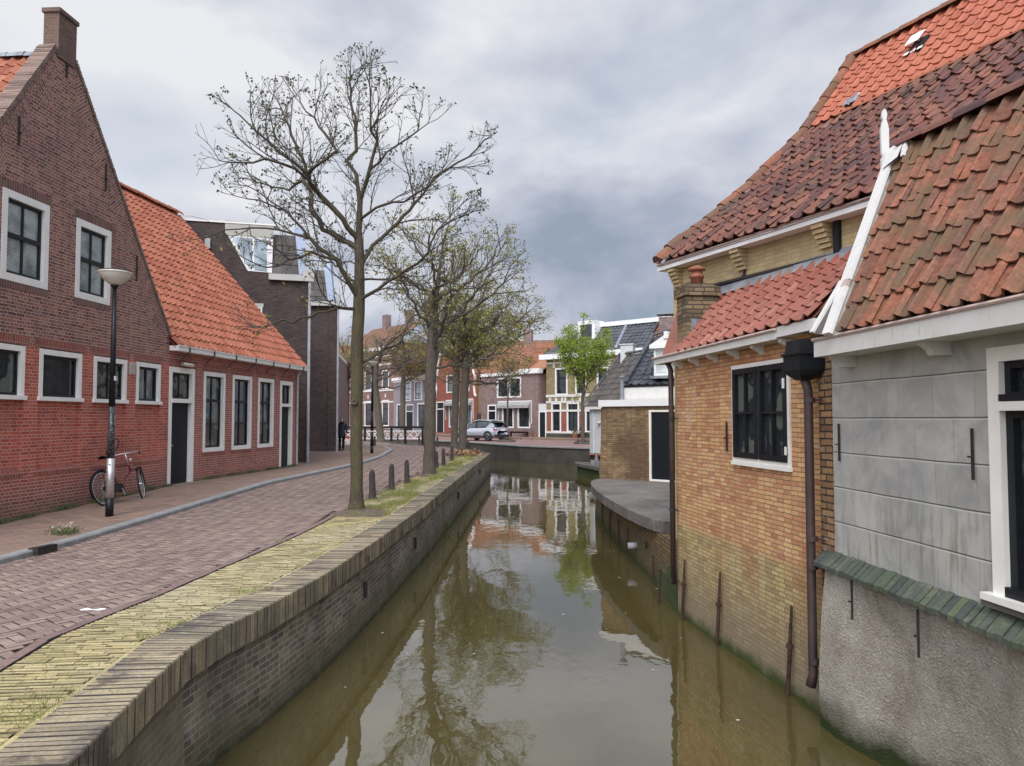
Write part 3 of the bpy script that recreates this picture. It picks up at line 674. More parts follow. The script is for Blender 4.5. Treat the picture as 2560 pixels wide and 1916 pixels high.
# yellow clinker strip along the quay
mb = MB(); y = 1.6
while y < 37.6:
    xa, xb = pl(y, YE) + .005, pl(y, CB) - .062; off = random.choice((0, .1, .05, .15)); x = xa - off
    tl = (.10 if y < 7 else 0) + random.uniform(-.012, .012)
    while x < xb:
        l0, l1 = max(x, xa), min(x + .2, xb)
        if l1 - l0 > .03: brick(mb, (l0 + l1) / 2, y + ((l0 + l1) / 2 - xa) * tl, l1 - l0, .058, tl, lambda a, b: -.002 + random.uniform(-.002, .003), gap=.0045, bv=.0045, tilt=.014)
        x += .2
    y += .058
y = 1.6
while y < 37.6:
    x = pl(y, CB) - .03; x2 = pl(y + .2, CB) - .03
    brick(mb, x, y, .2, .055, math.atan2(.2, x2 - x), lambda a, b: .004); y += .2
mb.build('clinker_paving', ['clinker', 'joint_moss'], kind='structure')
# quay wall, near side: a thing with its coping
qw = thing('quay_wall', 'long brick quay wall with a brick-on-edge coping beside the yellow clinker paving', 'wall', (-2, 12, 0))
mb = MB(); mb2 = MB()
def qpts(line, step=.35):
    out = []
    for (x0, y0), (x1, y1) in zip(line, line[1:]):
        L = math.hypot(x1 - x0, y1 - y0); n = max(1, int(L / step)); out += [(lerp(x0, x1, i / n), lerp(y0, y1, i / n)) for i in range(n)]
    return out + [line[-1]]
QA = QF + NL[1:]
acc = 0
for (x0, y0), (x1, y1) in zip(QA, QA[1:]):
    L = math.hypot(x1 - x0, y1 - y0); f = Fr((x0, y0), (x1 - x0, y1 - y0), (5., 0.) if y0 < 37.6 else (5., 5.))
    m_ = mb2 if y1 <= 5.7 else mb
    q = [f.pt(0, -.02, -.17), f.pt(L, -.02, -.17), f.pt(L, .03, -1.3), f.pt(0, .03, -1.3)]
    m_.poly(q, [(acc, -.17), (acc + L, -.17), (acc + L, -1.3), (acc, -1.3)]); acc += L
mb.build('brickwork', 'quay_brick', qw); mb2.build('brickwork', 'quay_near', qw)
mb = MB()
y = 1.2
while y < 37.5:
    xf, xb = pl(y, QF) + .035, pl(y, CB); xm = pl(y + .4, QF) - pl(y - .4, QF); ang = -math.atan(xm / .8)
    L = (xf - xb); j = random.uniform(-.004, .004); fz = random.uniform(-.003, .004)
    cx, cy = (xf + xb) / 2, y; c, s = math.cos(ang), math.sin(ang); w = .053 / 2; bv = .0062
    vs = []
    for k, z0 in ((0, -.21), (0, .012), (bv, .022)):
        for sx, sy in ((-1, -1), (1, -1), (1, 1), (-1, 1)):
            lx = sx * (L / 2 - k) + j; ly = sy * (w - k * .6); vs.append((cx + lx * c - ly * s, cy + lx * s + ly * c, z0 + fz))
    mb.mesh(vs, [(8, 9, 10, 11)] + [(k, (k + 1) % 4, 4 + (k + 1) % 4, 4 + k) for k in (1, 3)] + [(4 + k, 4 + (k + 1) % 4, 8 + (k + 1) % 4, 8 + k) for k in (1, 3)])
    n0 = len(mb.v) - 12
    for k in (0, 2):
        for o_ in (0, 4): mb.f.append((n0 + o_ + k, n0 + o_ + (k + 1) % 4, n0 + o_ + 4 + (k + 1) % 4, n0 + o_ + 4 + k)); mb.m.append(1); mb.u.append([(0, 0)] * 4)
    y += .0585
mb.build('coping', ['coping', 'joint'], qw)
mb = MB()   # coping core (mortar) and the far return coping
for a, b in zip(qpts(QF, 1.), qpts(QF, 1.)[1:]):
    f = Fr(a, (b[0] - a[0], b[1] - a[1]), (5., 0.)); L = math.hypot(b[0] - a[0], b[1] - a[1]); mb.box(f, 0, L, -.30, .005, -.205, -.015)
for a, b in zip(NL, NL[1:]):
    f = Fr(a, (b[0] - a[0], b[1] - a[1]), (5., 5.)); L = math.hypot(b[0] - a[0], b[1] - a[1]); mb.box(f, 0, L, -.38, .03, -.2, .015)
mb.build('mortar_core', 'joint', qw)
mb = MB()   # movement joint and mooring slots in the wall
for y_, z0, z1 in ((9.9, -.62, -.42), (13.6, -.62, -.42), (21.3, -.55, -.36), (30, -.5, -.32)):
    xf = pl(y_, QF); f = Fr((xf, y_), (0, 1), (5., 0.)); mb.box(f, -.02, .02, -.02, .045, z0, z1)
mb.build('anchor_plate', 'iron', qw)
# kerb
kb = MB()
acc = 0
for a, b in zip(qpts(KB, 1.0), qpts(KB, 1.0)[1:]):
    L = math.hypot(b[0] - a[0], b[1] - a[1]); f = Fr(a, (b[0] - a[0], b[1] - a[1]), (5., -5.))
    P = []
    for t, w in ((0, 0), (L - .006, 0)):
        for d, z in ((.10, -.1), (.10, .055), (.085, .075), (-.09, .078), (-.09, -.1)):
            x, yy, _ = f.pt(t, d, 0); P.append((x, yy, zr(x, yy) + z))
    kb.mesh(P, [(i, i + 5, (i + 1) % 5 + 5, (i + 1) % 5) for i in range(5)] + [(0, 1, 2, 3, 4), (9, 8, 7, 6, 5)])
kb.build('kerb', 'kerbstone', kind='structure')
mb = MB(); f = Fr((-6.58, 10.6), (.07, .33), (5., -5.)); mb.box(f, 0, .34, -.04, .125, -.21, -.115); mb.box(f, 0, .34, .02, .13, -.11, -.10)
tag(mb.build('street_drain', 'iron'), 'dark iron gully slot in the grey kerb, below the white flowering weed', 'drain')
# sidewalk
mb = MB(); strip(mb, lambda y: -16.0, lambda y: pl(y, KB) - .05, [i for i in range(0, 49)], lambda x, y: zr(x, y) + .068, 10); mb.build('sidewalk', 'sidewalk', kind='structure')
# far side: quay, plaza, raised pavement
fq = thing('quay_wall', 'dark concrete quay wall across the canal below the parked car', 'wall', (0, 48, 0))
mb = MB(); cpb = MB()
for a, b in zip(FQ, FQ[1:]):
    L = math.hypot(b[0] - a[0], b[1] - a[1]); f = Fr(a, (b[0] - a[0], b[1] - a[1]), (-5., -9.))
    mb.box(f, 0, L, -.3, 0, -1.3, -.05); cpb.box(f, -.02, L, -.45, .06, -.055, .02)
mb.build('concrete_face', 'far_quay', fq); cpb.build('coping', 'kerbstone', fq)
FQo = [(x + .25, y + .3) for x, y in FQ]
flat('plaza', FQo + [(60, 40), (60, 130), (-60, 130), (-60, 66), (-9.2, 66), (-6.9, 62)], -.004, 'plaza')
# ============================================================ left side of the street
def anchor(fr, s, z0, z1, parent, d=.02, w=.016):
    mb = MB(); mb.box(fr, s - w, s + w, d - .012, d + w * .6, z0, z1); zm = lerp(z0, z1, .45)
    mb.box(fr, s - w * 1.8, s + w * 1.8, d + .0, d + .025, zm - w, zm + w); return mb.build('wall_anchor', 'iron', parent)
# ---- gabled brick house
GF = Fr((-8.27, 18.5), (-.0624, -1), (5., 0.)); g_ = GF
gh = thing('gable_house', 'tall old brick house with a pointed gable topped by a chimney, left of the street', 'house', GF.pt(4, 0, 0))
wins_up = [(4.46, 5.66, 4.02, 5.58), (2.50, 3.66, 4.02, 5.58), (6.4, 7.3, 4.02, 5.58)]
lows = [(.38, 1.42), (1.80, 2.99), (3.38, 4.62), (5.00, 6.25), (6.6, 7.8)]
holes = list(wins_up) + [(a, b, .74, 2.95) for a, b in lows]
mb = MB(); outl = [(-.02, -.45), (8.6, -.45), (8.6, 2.4), (7.9, 3.6), (4.40, 8.60), (3.86, 8.62), (.03, 3.72), (-.02, 3.6)]
wall(mb, g_, outl, holes, th=.35, reveal=.12)
for a, b in lows:
    mb.box(g_, a, b, -.2, -.055, .6, 2.03)
mb.build('front_wall', 'gable_brick', gh)
for a, b in lows:   # sloping rowlock ledge at the foot of each recessed panel, flat arches above the windows
    mb = MB(); p = [g_.pt(a, .004, .70), g_.pt(b, .004, .70), g_.pt(b, -.06, .80), g_.pt(a, -.06, .80)]
    mb.poly(p, [(a, 0), (b, 0), (b, .1), (a, .1)]); mb.poly([g_.pt(a - .05, .003, .62), g_.pt(b + .05, .003, .62), g_.pt(b + .05, .004, .70), g_.pt(a - .05, .004, .70)], [(a, .0), (b, .0), (b, .08), (a, .08)])
    mb.build('rowlock_ledge', 'rowlock_red', gh); mb = MB(); mb.box(g_, a - .12, b + .12, -.02, .003, 2.95, 3.12); mb.build('flat_arch', 'rowlock_red', gh)
for a, b, c, d in wins_up:
    mb2 = MB(); mb2.box(g_, a - .06, b + .06, -.02, .003, d, d + .17); mb2.build('flat_arch', 'rowlock_dark', gh)
    mb2 = MB(); mb2.box(g_, a - .03, b + .03, -.02, .006, c - .12, c - .002); mb2.build('sill_course', 'rowlock_dark', gh)
for a, b, c, d in wins_up:
    window(g_, a, b, c, d, gh, fw=.13, proud=.012, depth=.11, gl='glass_blinds', cols=2, rows=1, mid=.52, sashw=.055, bar=.045)
for i, (a, b) in enumerate(lows):
    window(g_, a, b, 2.06, 2.93, gh, fw=.10, proud=.012, depth=.11, gl='glass_curtain' if i != 2 else 'glass', cols=2 if i < 2 else 1, rows=1, sashw=.05, sill=.075, sill_out=.05)
gable_braid(g_, ((.10, 3.9), (3.80, 8.45)), 6, .62, gh, 'gable_brick'); gable_braid(g_, ((8.0, 3.3), (4.50, 8.35)), 6, .62, gh, 'gable_brick')
# parapet stepping: brick-on-edge copings on both slopes and the chimney on the apex
for (s0, z0), (s1, z1) in (((8.2, 3.12), (4.42, 8.62)), ((.0, 3.68), (3.86, 8.62))):
    mb = MB(); n = int(math.hypot(s1 - s0, z1 - z0) / .065)
    for i in range(n):
        s, z = lerp(s0, s1, (i + .5) / n), lerp(z0, z1, (i + .5) / n); sl = math.atan2(z1 - z0, s1 - s0)
        c, q = math.cos(sl), math.sin(sl); vs = []
        for d in (-.30, .03):
            for l, h in ((-.028, -.02), (.028, -.02), (.028, .05), (-.028, .05)):
                hh = h if h < 0 else h + random.uniform(-.006, .01)
                sg = 1 if c > 0 else -1
                vs.append(g_.pt(s + l * c - hh * q * sg, d, z + l * q + hh * c * sg))
        mb.mesh(vs, [(0, 1, 2, 3), (7, 6, 5, 4), (0, 4, 5, 1), (1, 5, 6, 2), (2, 6, 7, 3), (3, 7, 4, 0)])
    mb.build('gable_coping', 'gable_cap', gh)
mb = MB(); mb.box(g_, 3.85, 4.38, -.27, .03, 8.45, 9.30); mb.box(g_, 3.82, 4.41, -.30, .06, 9.30, 9.38); mb.build('chimney', 'brown_stack', gh)
for s, a, b in ((5.33, 6.40, 6.92), (4.10, 8.17, 8.66), (2.76, 6.38, 6.95), (1.52, 4.71, 5.28)): anchor(g_, s, a, b, gh)
mb = MB()
f, A_, B_ = bil(g_.pt(8.3, -.3, 3.05), g_.pt(8.3, -9, 3.05), g_.pt(4.23, -9, 8.5), g_.pt(4.23, -.3, 8.5))
tiles(mb, f, A_, B_, .22, .30, .028, .024); f2, A2, B2 = bil(g_.pt(.1, -9, 3.6), g_.pt(.1, -.3, 3.6), g_.pt(4.23, -.3, 8.5), g_.pt(4.23, -9, 8.5)); tiles(mb, f2, A2, B2, .22, .30, .028, .024)
tile_backing(mb, f, A_, B_); tile_backing(mb, f2, A2, B2)
capline(mb, [g_.pt(4.23, -.35, 8.5), g_.pt(4.23, -9, 8.5)], .11, .35, mi=1); mb.build('roof', ['tile_orange', 'lead'], gh, 'angle')
mb = MB(); mb.box(g_, -.02, .28, -9, -.35, -.4, 3.55); mb.box(g_, 8.3, 8.6, -9, -.35, -.4, 3.0); mb.build('side_wall', 'gable_brick', gh)
mb = MB()
for k in range(6): mb.box(g_, 1.49, 1.68, .002, .022, 2.655 + k * .04, 2.675 + k * .04)
mb.box(g_, 1.47, 1.70, .0, .012, 2.63, 2.90); mb.build('air_vent', 'grey_trim', gh)
# ---- low brick house with the long orange roof
LF = Fr((-8.27, 18.5), (.125, 1), (5., 0.)); l_ = LF
lh = thing('low_house', 'low brick house with steep orange tiled roof and white gutter, beside the pointed gable', 'house', LF.pt(4, 0, 0))
lw = [(1.62, 2.76, .78, 2.90), (3.18, 4.36, .78, 2.90), (4.78, 5.88, .78, 2.90)]; ld = [(.02, 1.17, -.12, 2.92), (6.35, 7.34, -.12, 2.89)]
mb = MB(); wall(mb, l_, [(0.0, -.4), (7.72, -.4), (7.72, 3.30), (0.0, 3.30)], lw + ld, th=.3, reveal=.14)
e = LF.sub(7.72)
# far end gable
q = [l_.pt(7.72, 0, -.4), l_.pt(7.72, -4.6, -.4), l_.pt(7.72, -9, -.4), l_.pt(7.72, -9, 3.3), l_.pt(7.72, -4.6, 8.7), l_.pt(7.72, 0, 3.3)]
mb.poly(q, [(0, -.4), (4.6, -.4), (9, -.4), (9, 3.3), (4.6, 8.7), (0, 3.3)]); mb.build('front_wall', 'low_brick', lh)
for a, b, c, d in lw:
    mb = MB(); mb.box(l_, a - .08, b + .08, -.02, .003, d, d + .18); mb.build('flat_arch', 'rowlock_red', lh); mb = MB(); mb.box(l_, a - .06, b + .06, -.02, .004, c - .11, c - .001); mb.build('sill_course', 'rowlock_red', lh)
for a, b, c, d in ld: mb = MB(); mb.box(l_, a - .01, b + .08, -.02, .003, d, d + .18); mb.build('flat_arch', 'rowlock_red', lh)
for i, (a, b, c, d) in enumerate(lw):
    window(l_, a, b, c, d, lh, fw=.11, proud=.012, depth=.13, gl=('glass_curtain', 'glass', 'glass_curtain')[i], cols=2, rows=(.33,), mid=.66, sashw=.05, bar=.03)
for i, (a, b, c, d) in enumerate(ld):
    mb = MB(); fw = .13
    mb.box(l_, a, a + fw, -.13, .012, c, d); mb.box(l_, b - fw, b, -.13, .012, c, d); mb.box(l_, a + fw, b - fw, -.13, .01, d - fw, d); mb.box(l_, a + fw, b - fw, -.13, .03, 2.05, 2.15)
    fr_ = mb.build('door_frame', 'white', lh)
    mb = MB(); mb.box(l_, a + fw, b - fw, -.13, -.09, c, 2.05)
    k = a + fw + .12
    dr = mb.build('door', 'dark_green_paint', lh, )
    mb = MB()
    while k < b - fw - .05: mb.box(l_, k - .003, k + .003, -.09, -.0885, c + .12, 2.03); k += .12
    mb.build('board_joint', 'black_paint', dr)
    mb = MB(); mb.box(l_, a + fw + .03, a + fw + .06, -.09, -.04, .98, 1.03); mb.box(l_, a + fw + .03, a + fw + .15, -.05, -.035, 1.0, 1.02); mb.build('handle', 'silver', dr)
    window(l_, a + fw, b - fw, 2.15, d - fw, lh, name='transom_window', fw=.005, proud=-.1, depth=.13, cols=2, rows=1, sashw=.04, gl='glass_curtain')
# gutter and its iron stays
mb = MB(); mb.box(l_, -.02, 7.95, .02, .26, 3.30, 3.42); mb.box(l_, -.03, 7.97, .24, .285, 3.41, 3.435)
gt = mb.build('gutter', 'white', lh)
mb = MB()
for s in (.45, 1.65, 2.85, 4.05, 5.25, 6.45, 7.6): mb.tube([l_.pt(s, .25, 3.29), l_.pt(s + .02, .01, 3.08)], .011, 5); mb.box(l_, s - .012, s + .012, .262, .29, 3.29, 3.45)
mb.build('gutter_stay', 'iron', gt)
mb = MB(); f, A_, B_ = bil(l_.pt(-.05, .18, 3.42), l_.pt(7.95, .18, 3.42), l_.pt(7.95, -4.55, 8.80), l_.pt(-.05, -4.55, 8.80))
tiles(mb, f, A_, B_, .24, .33, .038, .046, .005)
tile_backing(mb, f, A_, B_); mb.poly([l_.pt(-.05, -4.55, 8.8), l_.pt(7.95, -4.55, 8.8), l_.pt(7.95, -9.2, 3.4), l_.pt(-.05, -9.2, 3.4)])
capline(mb, [l_.pt(-.05, -4.55, 8.88), l_.pt(8.0, -4.55, 8.88)], .13, .38); mb.build('roof', 'tile_orange', lh, 'angle')
mb = MB(); mb.tube([l_.pt(7.62, .2, 3.3), l_.pt(7.62, .06, 3.12), l_.pt(7.62, .06, .02)], .04, 8); mb.build('downpipe', 'grey_pipe', lh)
mb = MB()   # white outdoor lamp above the first door
vs = []
for s_, w in ((.42, .5), (.46, 1), (.86, 1), (.92, .5)):
    for k in range(8):
        a = 2 * math.pi * k / 8; vs.append(l_.pt(s_, .10 + .08 * w * math.cos(a), 3.00 + .045 * w * math.sin(a)))
mb.mesh(vs, [(i * 8 + k, i * 8 + (k + 1) % 8, i * 8 + 8 + (k + 1) % 8, i * 8 + 8 + k) for i in range(3) for k in range(8)] + [tuple(range(8)), tuple(range(31, 23, -1))])
mb.box(l_, .60, .74, .0, .05, 2.97, 3.06); mb.build('door_lamp', 'opal', lh, True)
# ---- dark brick block with the slanted dormer
DF = Fr((-7.46, 28.3), (-1, -.28), (0., -5.)); d_ = DF
def P(fr, pts, ox, oy, sc, d=0): return [fr.px(ox + x / sc, oy + y / sc, d) for x, y in pts]
g7 = lambda fr, pts, d=0: P(fr, pts, 430, 500, 5.144, d)
db = thing('brick_apartment_block', 'dark brick block with an angled dormer window behind the low house', 'building', DF.pt(2, 0, 0))
top = 8.72; sR = DF.px(684.7, 563)[0]; ft = DF.px(785, 706)[1]; fb = DF.px(672, 706)[1]
mb = MB(); zT = 6.98
wall(mb, d_, [(0, -.2), (9.6, -.2), (9.6, zT), (0, zT)], [(DF.px(655, 820)[0], DF.px(625, 820)[0], DF.px(650, 820)[1], DF.px(650, 768)[1])], th=.35)
b1, b2, b3 = g7(DF, [(975, 915), (690, 430), (684, 262)]); wall(mb, d_, [(b3[0], zT), (9.6, zT), (9.6, top), (b3[0], top)], [], th=.35); wall(mb, d_, [(b1[0] - .05, zT), (b3[0], zT), (b3[0], b2[1]), (b1[0] - .05, b1[1])], [], th=.35)
# street face of the block, running away
sf = Fr(DF.pt(0, 0, 0)[:2], (-.36, 1), (5., 0.)); mb.box(sf, .0, 8.5, -.35, -.003, -.2, zT); mb.build('wall', 'dark_brick', db)
wx0, wx1, wz0, wz1 = DF.px(655, 820)[0], DF.px(625, 820)[0], DF.px(650, 820)[1], DF.px(650, 768)[1]
window(d_, wx0, wx1, wz0, wz1, db, fw=.05, gl='glass_white', sash='white_clean', frame='white_clean', cols=1, rows=1)
mb = MB(); mb.box(d_, wx0 - .04, wx1 + .05, -.05, .02, wz1 + .002, wz1 + .13); mb.build('lintel', 'grey_trim', db)
# upper storey: cream panel, dormer glass, dark tiles, blue-grey metal post, cream fascia
def quad(mb, fr, pts, d, mi=0, th=.06):
    o = [fr.pt(s, d, z) for s, z in pts]; i = [fr.pt(s, d - th, z) for s, z in pts]; n = len(pts)
    mb.mesh(o + i, [tuple(range(n))] + [tuple(range(2 * n - 1, n - 1, -1))] + [(k, (k + 1) % n, (k + 1) % n + n, k + n) for k in range(n)], mi)
mb = MB(); quad(mb, d_, g7(DF, [(682, 262), (1310, 335), (1300, 500), (715, 455), (685, 430)]), .03); mb.build('cream_panel', 'cream_panel', db)
dm = None
mb = MB(); o_ = g7(DF, [(715, 455), (1300, 490), (1285, 940), (975, 915)]); quad(mb, d_, o_, .02, th=.1); dm = mb.build('dormer_window', 'white_clean', db)
mb = MB(); quad(mb, d_, g7(DF, [(765, 478), (1030, 495), (1030, 900), (995, 885)]), .028); quad(mb, d_, g7(DF, [(1060, 500), (1222, 512), (1222, 925), (1060, 905)]), .028); mb.build('pane', 'glass_light', dm)
tq = g7(DF, [(1300, 430), (1590, 445), (1640, 965), (1288, 940)])
mb = MB(); f, A_, B_ = bil(d_.pt(tq[3][0], -.02, tq[3][1]), d_.pt(tq[2][0], -.02, tq[2][1]), d_.pt(tq[1][0], -.35, tq[1][1]), d_.pt(tq[0][0], -.35, tq[0][1]))
tiles(mb, f, A_, B_, .30, .34, .03, .03, .004, flat=True, prof=8); tile_backing(mb, f, A_, B_)
# the steep roof slope towards the street
f, A_, B_ = bil(sf.pt(.0, .02, zT), sf.pt(8.5, .02, zT), sf.pt(8.5, -1.1, 8.5), sf.pt(.9, -1.1, 8.5)); tiles(mb, f, A_, B_, .30, .34, .03, .03, .004, flat=True); tile_backing(mb, f, A_, B_)
mb.poly([sf.pt(.6, -1.1, 8.5), sf.pt(8.5, -1.1, 8.5), sf.pt(8.5, -7, 8.5), sf.pt(.6, -7, 8.5)]); mb.build('roof', 'tile_grey', db)
mb = MB(); quad(mb, d_, g7(DF, [(1575, 355), (1688, 362), (1750, 970), (1636, 962)]), .05, th=.5); mb.build('metal_verge', 'zinc', db)
mb = MB(); fz = g7(DF, [(1243, 945), (1825, 985), (1825, 1060), (1243, 1025)], .15); mb.box(d_, fz[1][0], fz[0][0], -.1, .15, (fz[2][1] + fz[3][1]) / 2 + .02, (fz[0][1] + fz[1][1]) / 2 + .02); mb.box(sf, -.1, 8.5, -.3, .12, 6.9, 7.15); mb.build('fascia', 'grey_trim', db)
mb = MB(); mb.box(d_, sR - .1, 9.65, -.38, .03, top, top + .06); mb.box(d_, DF.px(688, 560)[0], 9.65, .0, .05, top + .002, top + .055); mb.build('roof_edge', 'white', db)
mb = MB(); s1 = DF.px(519, 640)[0]; mb.box(d_, s1 - .09, s1 + .09, .0, .14, 7.75, 8.1); mb.tube([d_.pt(s1, .07, 7.8), d_.pt(s1, .07, 6.)], .05, 8)
s2 = DF.px(774, 900)[0]; mb.tube([d_.pt(s2 + .03, .07, 6.95), d_.pt(s2 + .03, .07, .05)], .055, 8); mb.build('downpipe', 'grey_pipe', db)
mb = MB(); mb.tube([d_.pt(g7(DF, [(1585, 355)])[0][0], -.1, 8.2), d_.pt(g7(DF, [(1585, 355)])[0][0], -.1, 12.5)], .012, 4); mb.build('aerial', 'iron', db)
# ---- next dark block, set back
EF = Fr((-8.63, 37.8), (-1, -.05), (0., -5.)); e_ = EF
eb = thing('brick_apartment_block', 'narrow dark brick block set back to the right of the block with the angled dormer', 'building', EF.pt(1, 0, 0))
mb = MB(); wall(mb, e_, [(0, 0), (6, 0), (6, 7.25), (0, 7.25)], [], th=.4)
es = Fr(EF.pt(0, 0, 0)[:2], (-.32, 1), (5., 0.)); mb.box(es, .003, 9, -.4, -.003, 0, 7.2); mb.build('wall', 'dark_brick', eb)
tq = g7(EF, [(1765, 865), (1955, 890), (2010, 1300), (1775, 1300)])
mb = MB(); f, A_, B_ = bil(e_.pt(tq[3][0] + 2, -.02, 7.4), e_.pt(tq[2][0], -.02, 7.4), e_.pt(tq[1][0], -.5, tq[1][1]), e_.pt(tq[0][0] + 2, -.5, tq[1][1])); tiles(mb, f, A_, B_, .30, .34, .03, .03, .004, flat=True); tile_backing(mb, f, A_, B_)
f, A_, B_ = bil(es.pt(.2, .02, 7.25), es.pt(9, .02, 7.25), es.pt(9, -1, tq[1][1]), es.pt(.8, -1, tq[1][1])); tiles(mb, f, A_, B_, .3, .34, .03, .03, .004, flat=True); tile_backing(mb, f, A_, B_); mb.build('roof', 'tile_grey', eb)
mb = MB(); quad(mb, e_, g7(EF, [(1950, 820), (2035, 822), (2085, 1300), (2005, 1300)]), .04, th=.5); mb.build('metal_verge', 'zinc', eb)
mb = MB(); mb.box(e_, -.12, 3.5, -.1, .2, 7.22, 7.42); mb.box(es, 0, 9, -.1, .12, 7.18, 7.40); mb.build('fascia', 'grey_trim', eb)
mb = MB(); mb.tube([e_.pt(-.05, .02, 7.2), e_.pt(-.05, .02, .02)], .05, 8); mb.build('downpipe', 'grey_pipe', eb)
# ============================================================ right side of the canal
AF = Fr((2.25, 10.56), (.1456, -1), (-5., 0.)); a_ = AF
an = thing('brick_annex', 'orange and yellow brick annex with a red lean-to roof rising straight from the canal', 'building', AF.pt(2, 0, -1))
aw = (1.84, 3.14, 1.18, 2.25)
mb = MB(); wall(mb, a_, [(0, -1.3), (3.86, -1.3), (3.86, 2.55), (0, 2.55)], [aw], th=.25, reveal=.05)
ae = Fr(AF.pt(0, 0, 0)[:2], (1, .15), (0., 5.)); mb.box(ae, .003, .35, -.3, 0, -1.3, 2.5); mb.build('wall', 'annex_brick', an)
mb = MB(); mb.box(a_, 3.66, 3.86, 0, .012, -1.3, 2.4); mb.build('corner_brickwork', 'annex_dark', an)
# the thickened foot of the wall below the orange brick
# window: white frame with two black casements, lace curtains behind
mb = MB(); a, b, c, d = aw; fw = .045
mb.box(a_, a, a + fw, -.05, .02, c, d); mb.box(a_, b - fw, b, -.05, .02, c, d); mb.box(a_, a + fw, b - fw, -.05, .018, d - fw, d); mb.box(a_, a + fw, b - fw, -.05, .018, c, c + fw)
md = (a + b) / 2; mb.box(a_, md - .02, md + .02, -.05, .016, c + fw, d - fw); mb.box(a_, a - .01, b + .01, -.02, .035, c - .04, c - .002); w = mb.build('window', 'white', an)
for x0, x1 in ((a + fw, md - .02), (md + .02, b - fw)):
    mb = MB(); z0, z1 = c + fw, d - fw; s_ = .06
    mb.box(a_, x0, x0 + s_, -.04, .035, z0, z1); mb.box(a_, x1 - s_, x1, -.04, .035, z0, z1); mb.box(a_, x0 + s_, x1 - s_, -.04, .033, z1 - s_, z1); mb.box(a_, x0 + s_, x1 - s_, -.04, .033, z0, z0 + s_)
    xm = (x0 + x1) / 2; zm = (z0 + z1) / 2; mb.box(a_, xm - .013, xm + .013, -.03, .028, z0 + s_, z1 - s_); mb.box(a_, x0 + s_, x1 - s_, -.03, .026, zm - .013, zm + .013)
    mb.build('casement', 'black_paint', w)
mb = MB(); mb.box(a_, a + .05, b - .05, -.03, -.012, c + .05, d - .05); mb.build('pane', 'glass_curtain', w)
mb = MB(); mb.box(a_, b - .09, b - .055, .036, .045, 1.95, 2.05); mb.box(a_, b - .06, b - .03, .036, .045, 1.3, 1.38); mb.build('hinge', 'white', w)
# gutter board with its corbels
ez = 2.42
mb = MB(); mb.box(a_, -.42, 3.18, .0, .17, ez, ez + .085)
gt = mb.build('gutter_board', 'dirty_white', an)
mb = MB(); mb.box(a_, 3.18, 3.86, -.02, .165, ez + .015, ez + .115); mb.build('splintered_board_end', 'dirty_white', gt)
mb = MB(); mb.tube([a_.pt(-.43, .18, ez + .09), a_.pt(3.2, .18, ez + .09)], .016, 6); mb.build('gutter_lip', 'lip', gt)
for s in (.25, .82, 1.40, 1.98, 2.58, 3.18):
    mb = MB(); pr = [(0, ez), (.13, ez), (.13, ez - .03), (.10, ez - .05), (.05, ez - .07), (.02, ez - .10), (0, ez - .10)]
    o = [a_.pt(s - .025, x, z) for x, z in pr] + [a_.pt(s + .025, x, z) for x, z in pr]; n = len(pr)
    mb.mesh(o, [tuple(range(n)), tuple(range(2 * n - 1, n - 1, -1))] + [(k, (k + 1) % n, (k + 1) % n + n, k + n) for k in range(n)]); mb.build('corbel', 'dirty_white', an)
BF = Fr((2.45, 11.6), (.4316, -1), (-5., 0.)); b_ = BF
P00, P10, P11, P01 = a_.pt(.42, .15, ez + .10), a_.pt(3.80, .15, ez + .12), b_.pt(3.62, .02, 3.50), b_.pt(1.15, .02, 3.40)
mb = MB(); f, A_, B_ = bil(P00, P10, P11, P01); tiles(mb, f, A_, B_, .21, .30, .026, .022, .004, prof=10); tile_backing(mb, f, A_, B_); 
mb.poly([a_.pt(-.3, .1, ez + .09), P00, P01, b_.pt(.1, .0, 3.3)]); mb.build('roof', 'tile_red', an, 'angle')
mb = MB()
for i in range(9):
    s0, s1 = 1.1 + i * .29, 1.1 + (i + 1.06) * .29; z = 3.42 + i * .012; w0 = random.uniform(-.02, .02)
    mb.poly([b_.pt(s0, .01, z + .07), b_.pt(s1, .01, z + .08), b_.pt(s1, .17, z - .09 + w0), b_.pt(s0, .17, z - .10 + w0)])
    mb.poly([b_.pt(s0, .01, z + .07), b_.pt(s1, .01, z + .08), b_.pt(s1, .012, z - .09), b_.pt(s0, .012, z - .10)])
mb.build('lead_flashing', 'lead', an)
mb = MB(); mb.box(b_, 1.05, 3.75, .0, .05, 3.50, 3.535); mb.build('flashing_strip', 'iron', an)
# chimney
mb = MB(); cf = Fr(AF.pt(.02, -.02, 0)[:2], (.1456, -1), (-5., 0.)); mb.box(cf, .0, .36, -.44, 0, 2.42, 3.42); mb.box(cf, -.03, .39, -.47, .03, 3.30, 3.42); mb.box(cf, .02, .34, -.42, -.02, 3.42, 3.47)
ch = mb.build('chimney', 'chimney_brick', an)
mb = MB(); cx = cf.pt(.18, -.22, 3.46); mb.lathe(cx, [(.085, 0), (.085, .10), (.10, .11), (.10, .14), (.085, .15), (.075, .20)], 14); mb.lathe((cx[0], cx[1], cx[2] + .21), [(.04, -.02), (.12, .0), (.11, .03), (.05, .06), (.01, .07)], 14); mb.build('chimney_pot', 'terracotta', ch, True)
mb = MB(); mb.box(cf, .361, .375, -.46, -.06, 2.50, 2.98); mb.box(cf, .30, .40, -.05, .012, 2.46, 2.76); mb.poly([cf.pt(.37, -.02, 2.56), cf.pt(.62, -.02, 2.6), cf.pt(.62, -.6, 3.0), cf.pt(.37, -.6, 2.98)]); mb.build('lead_apron', 'lead', ch)
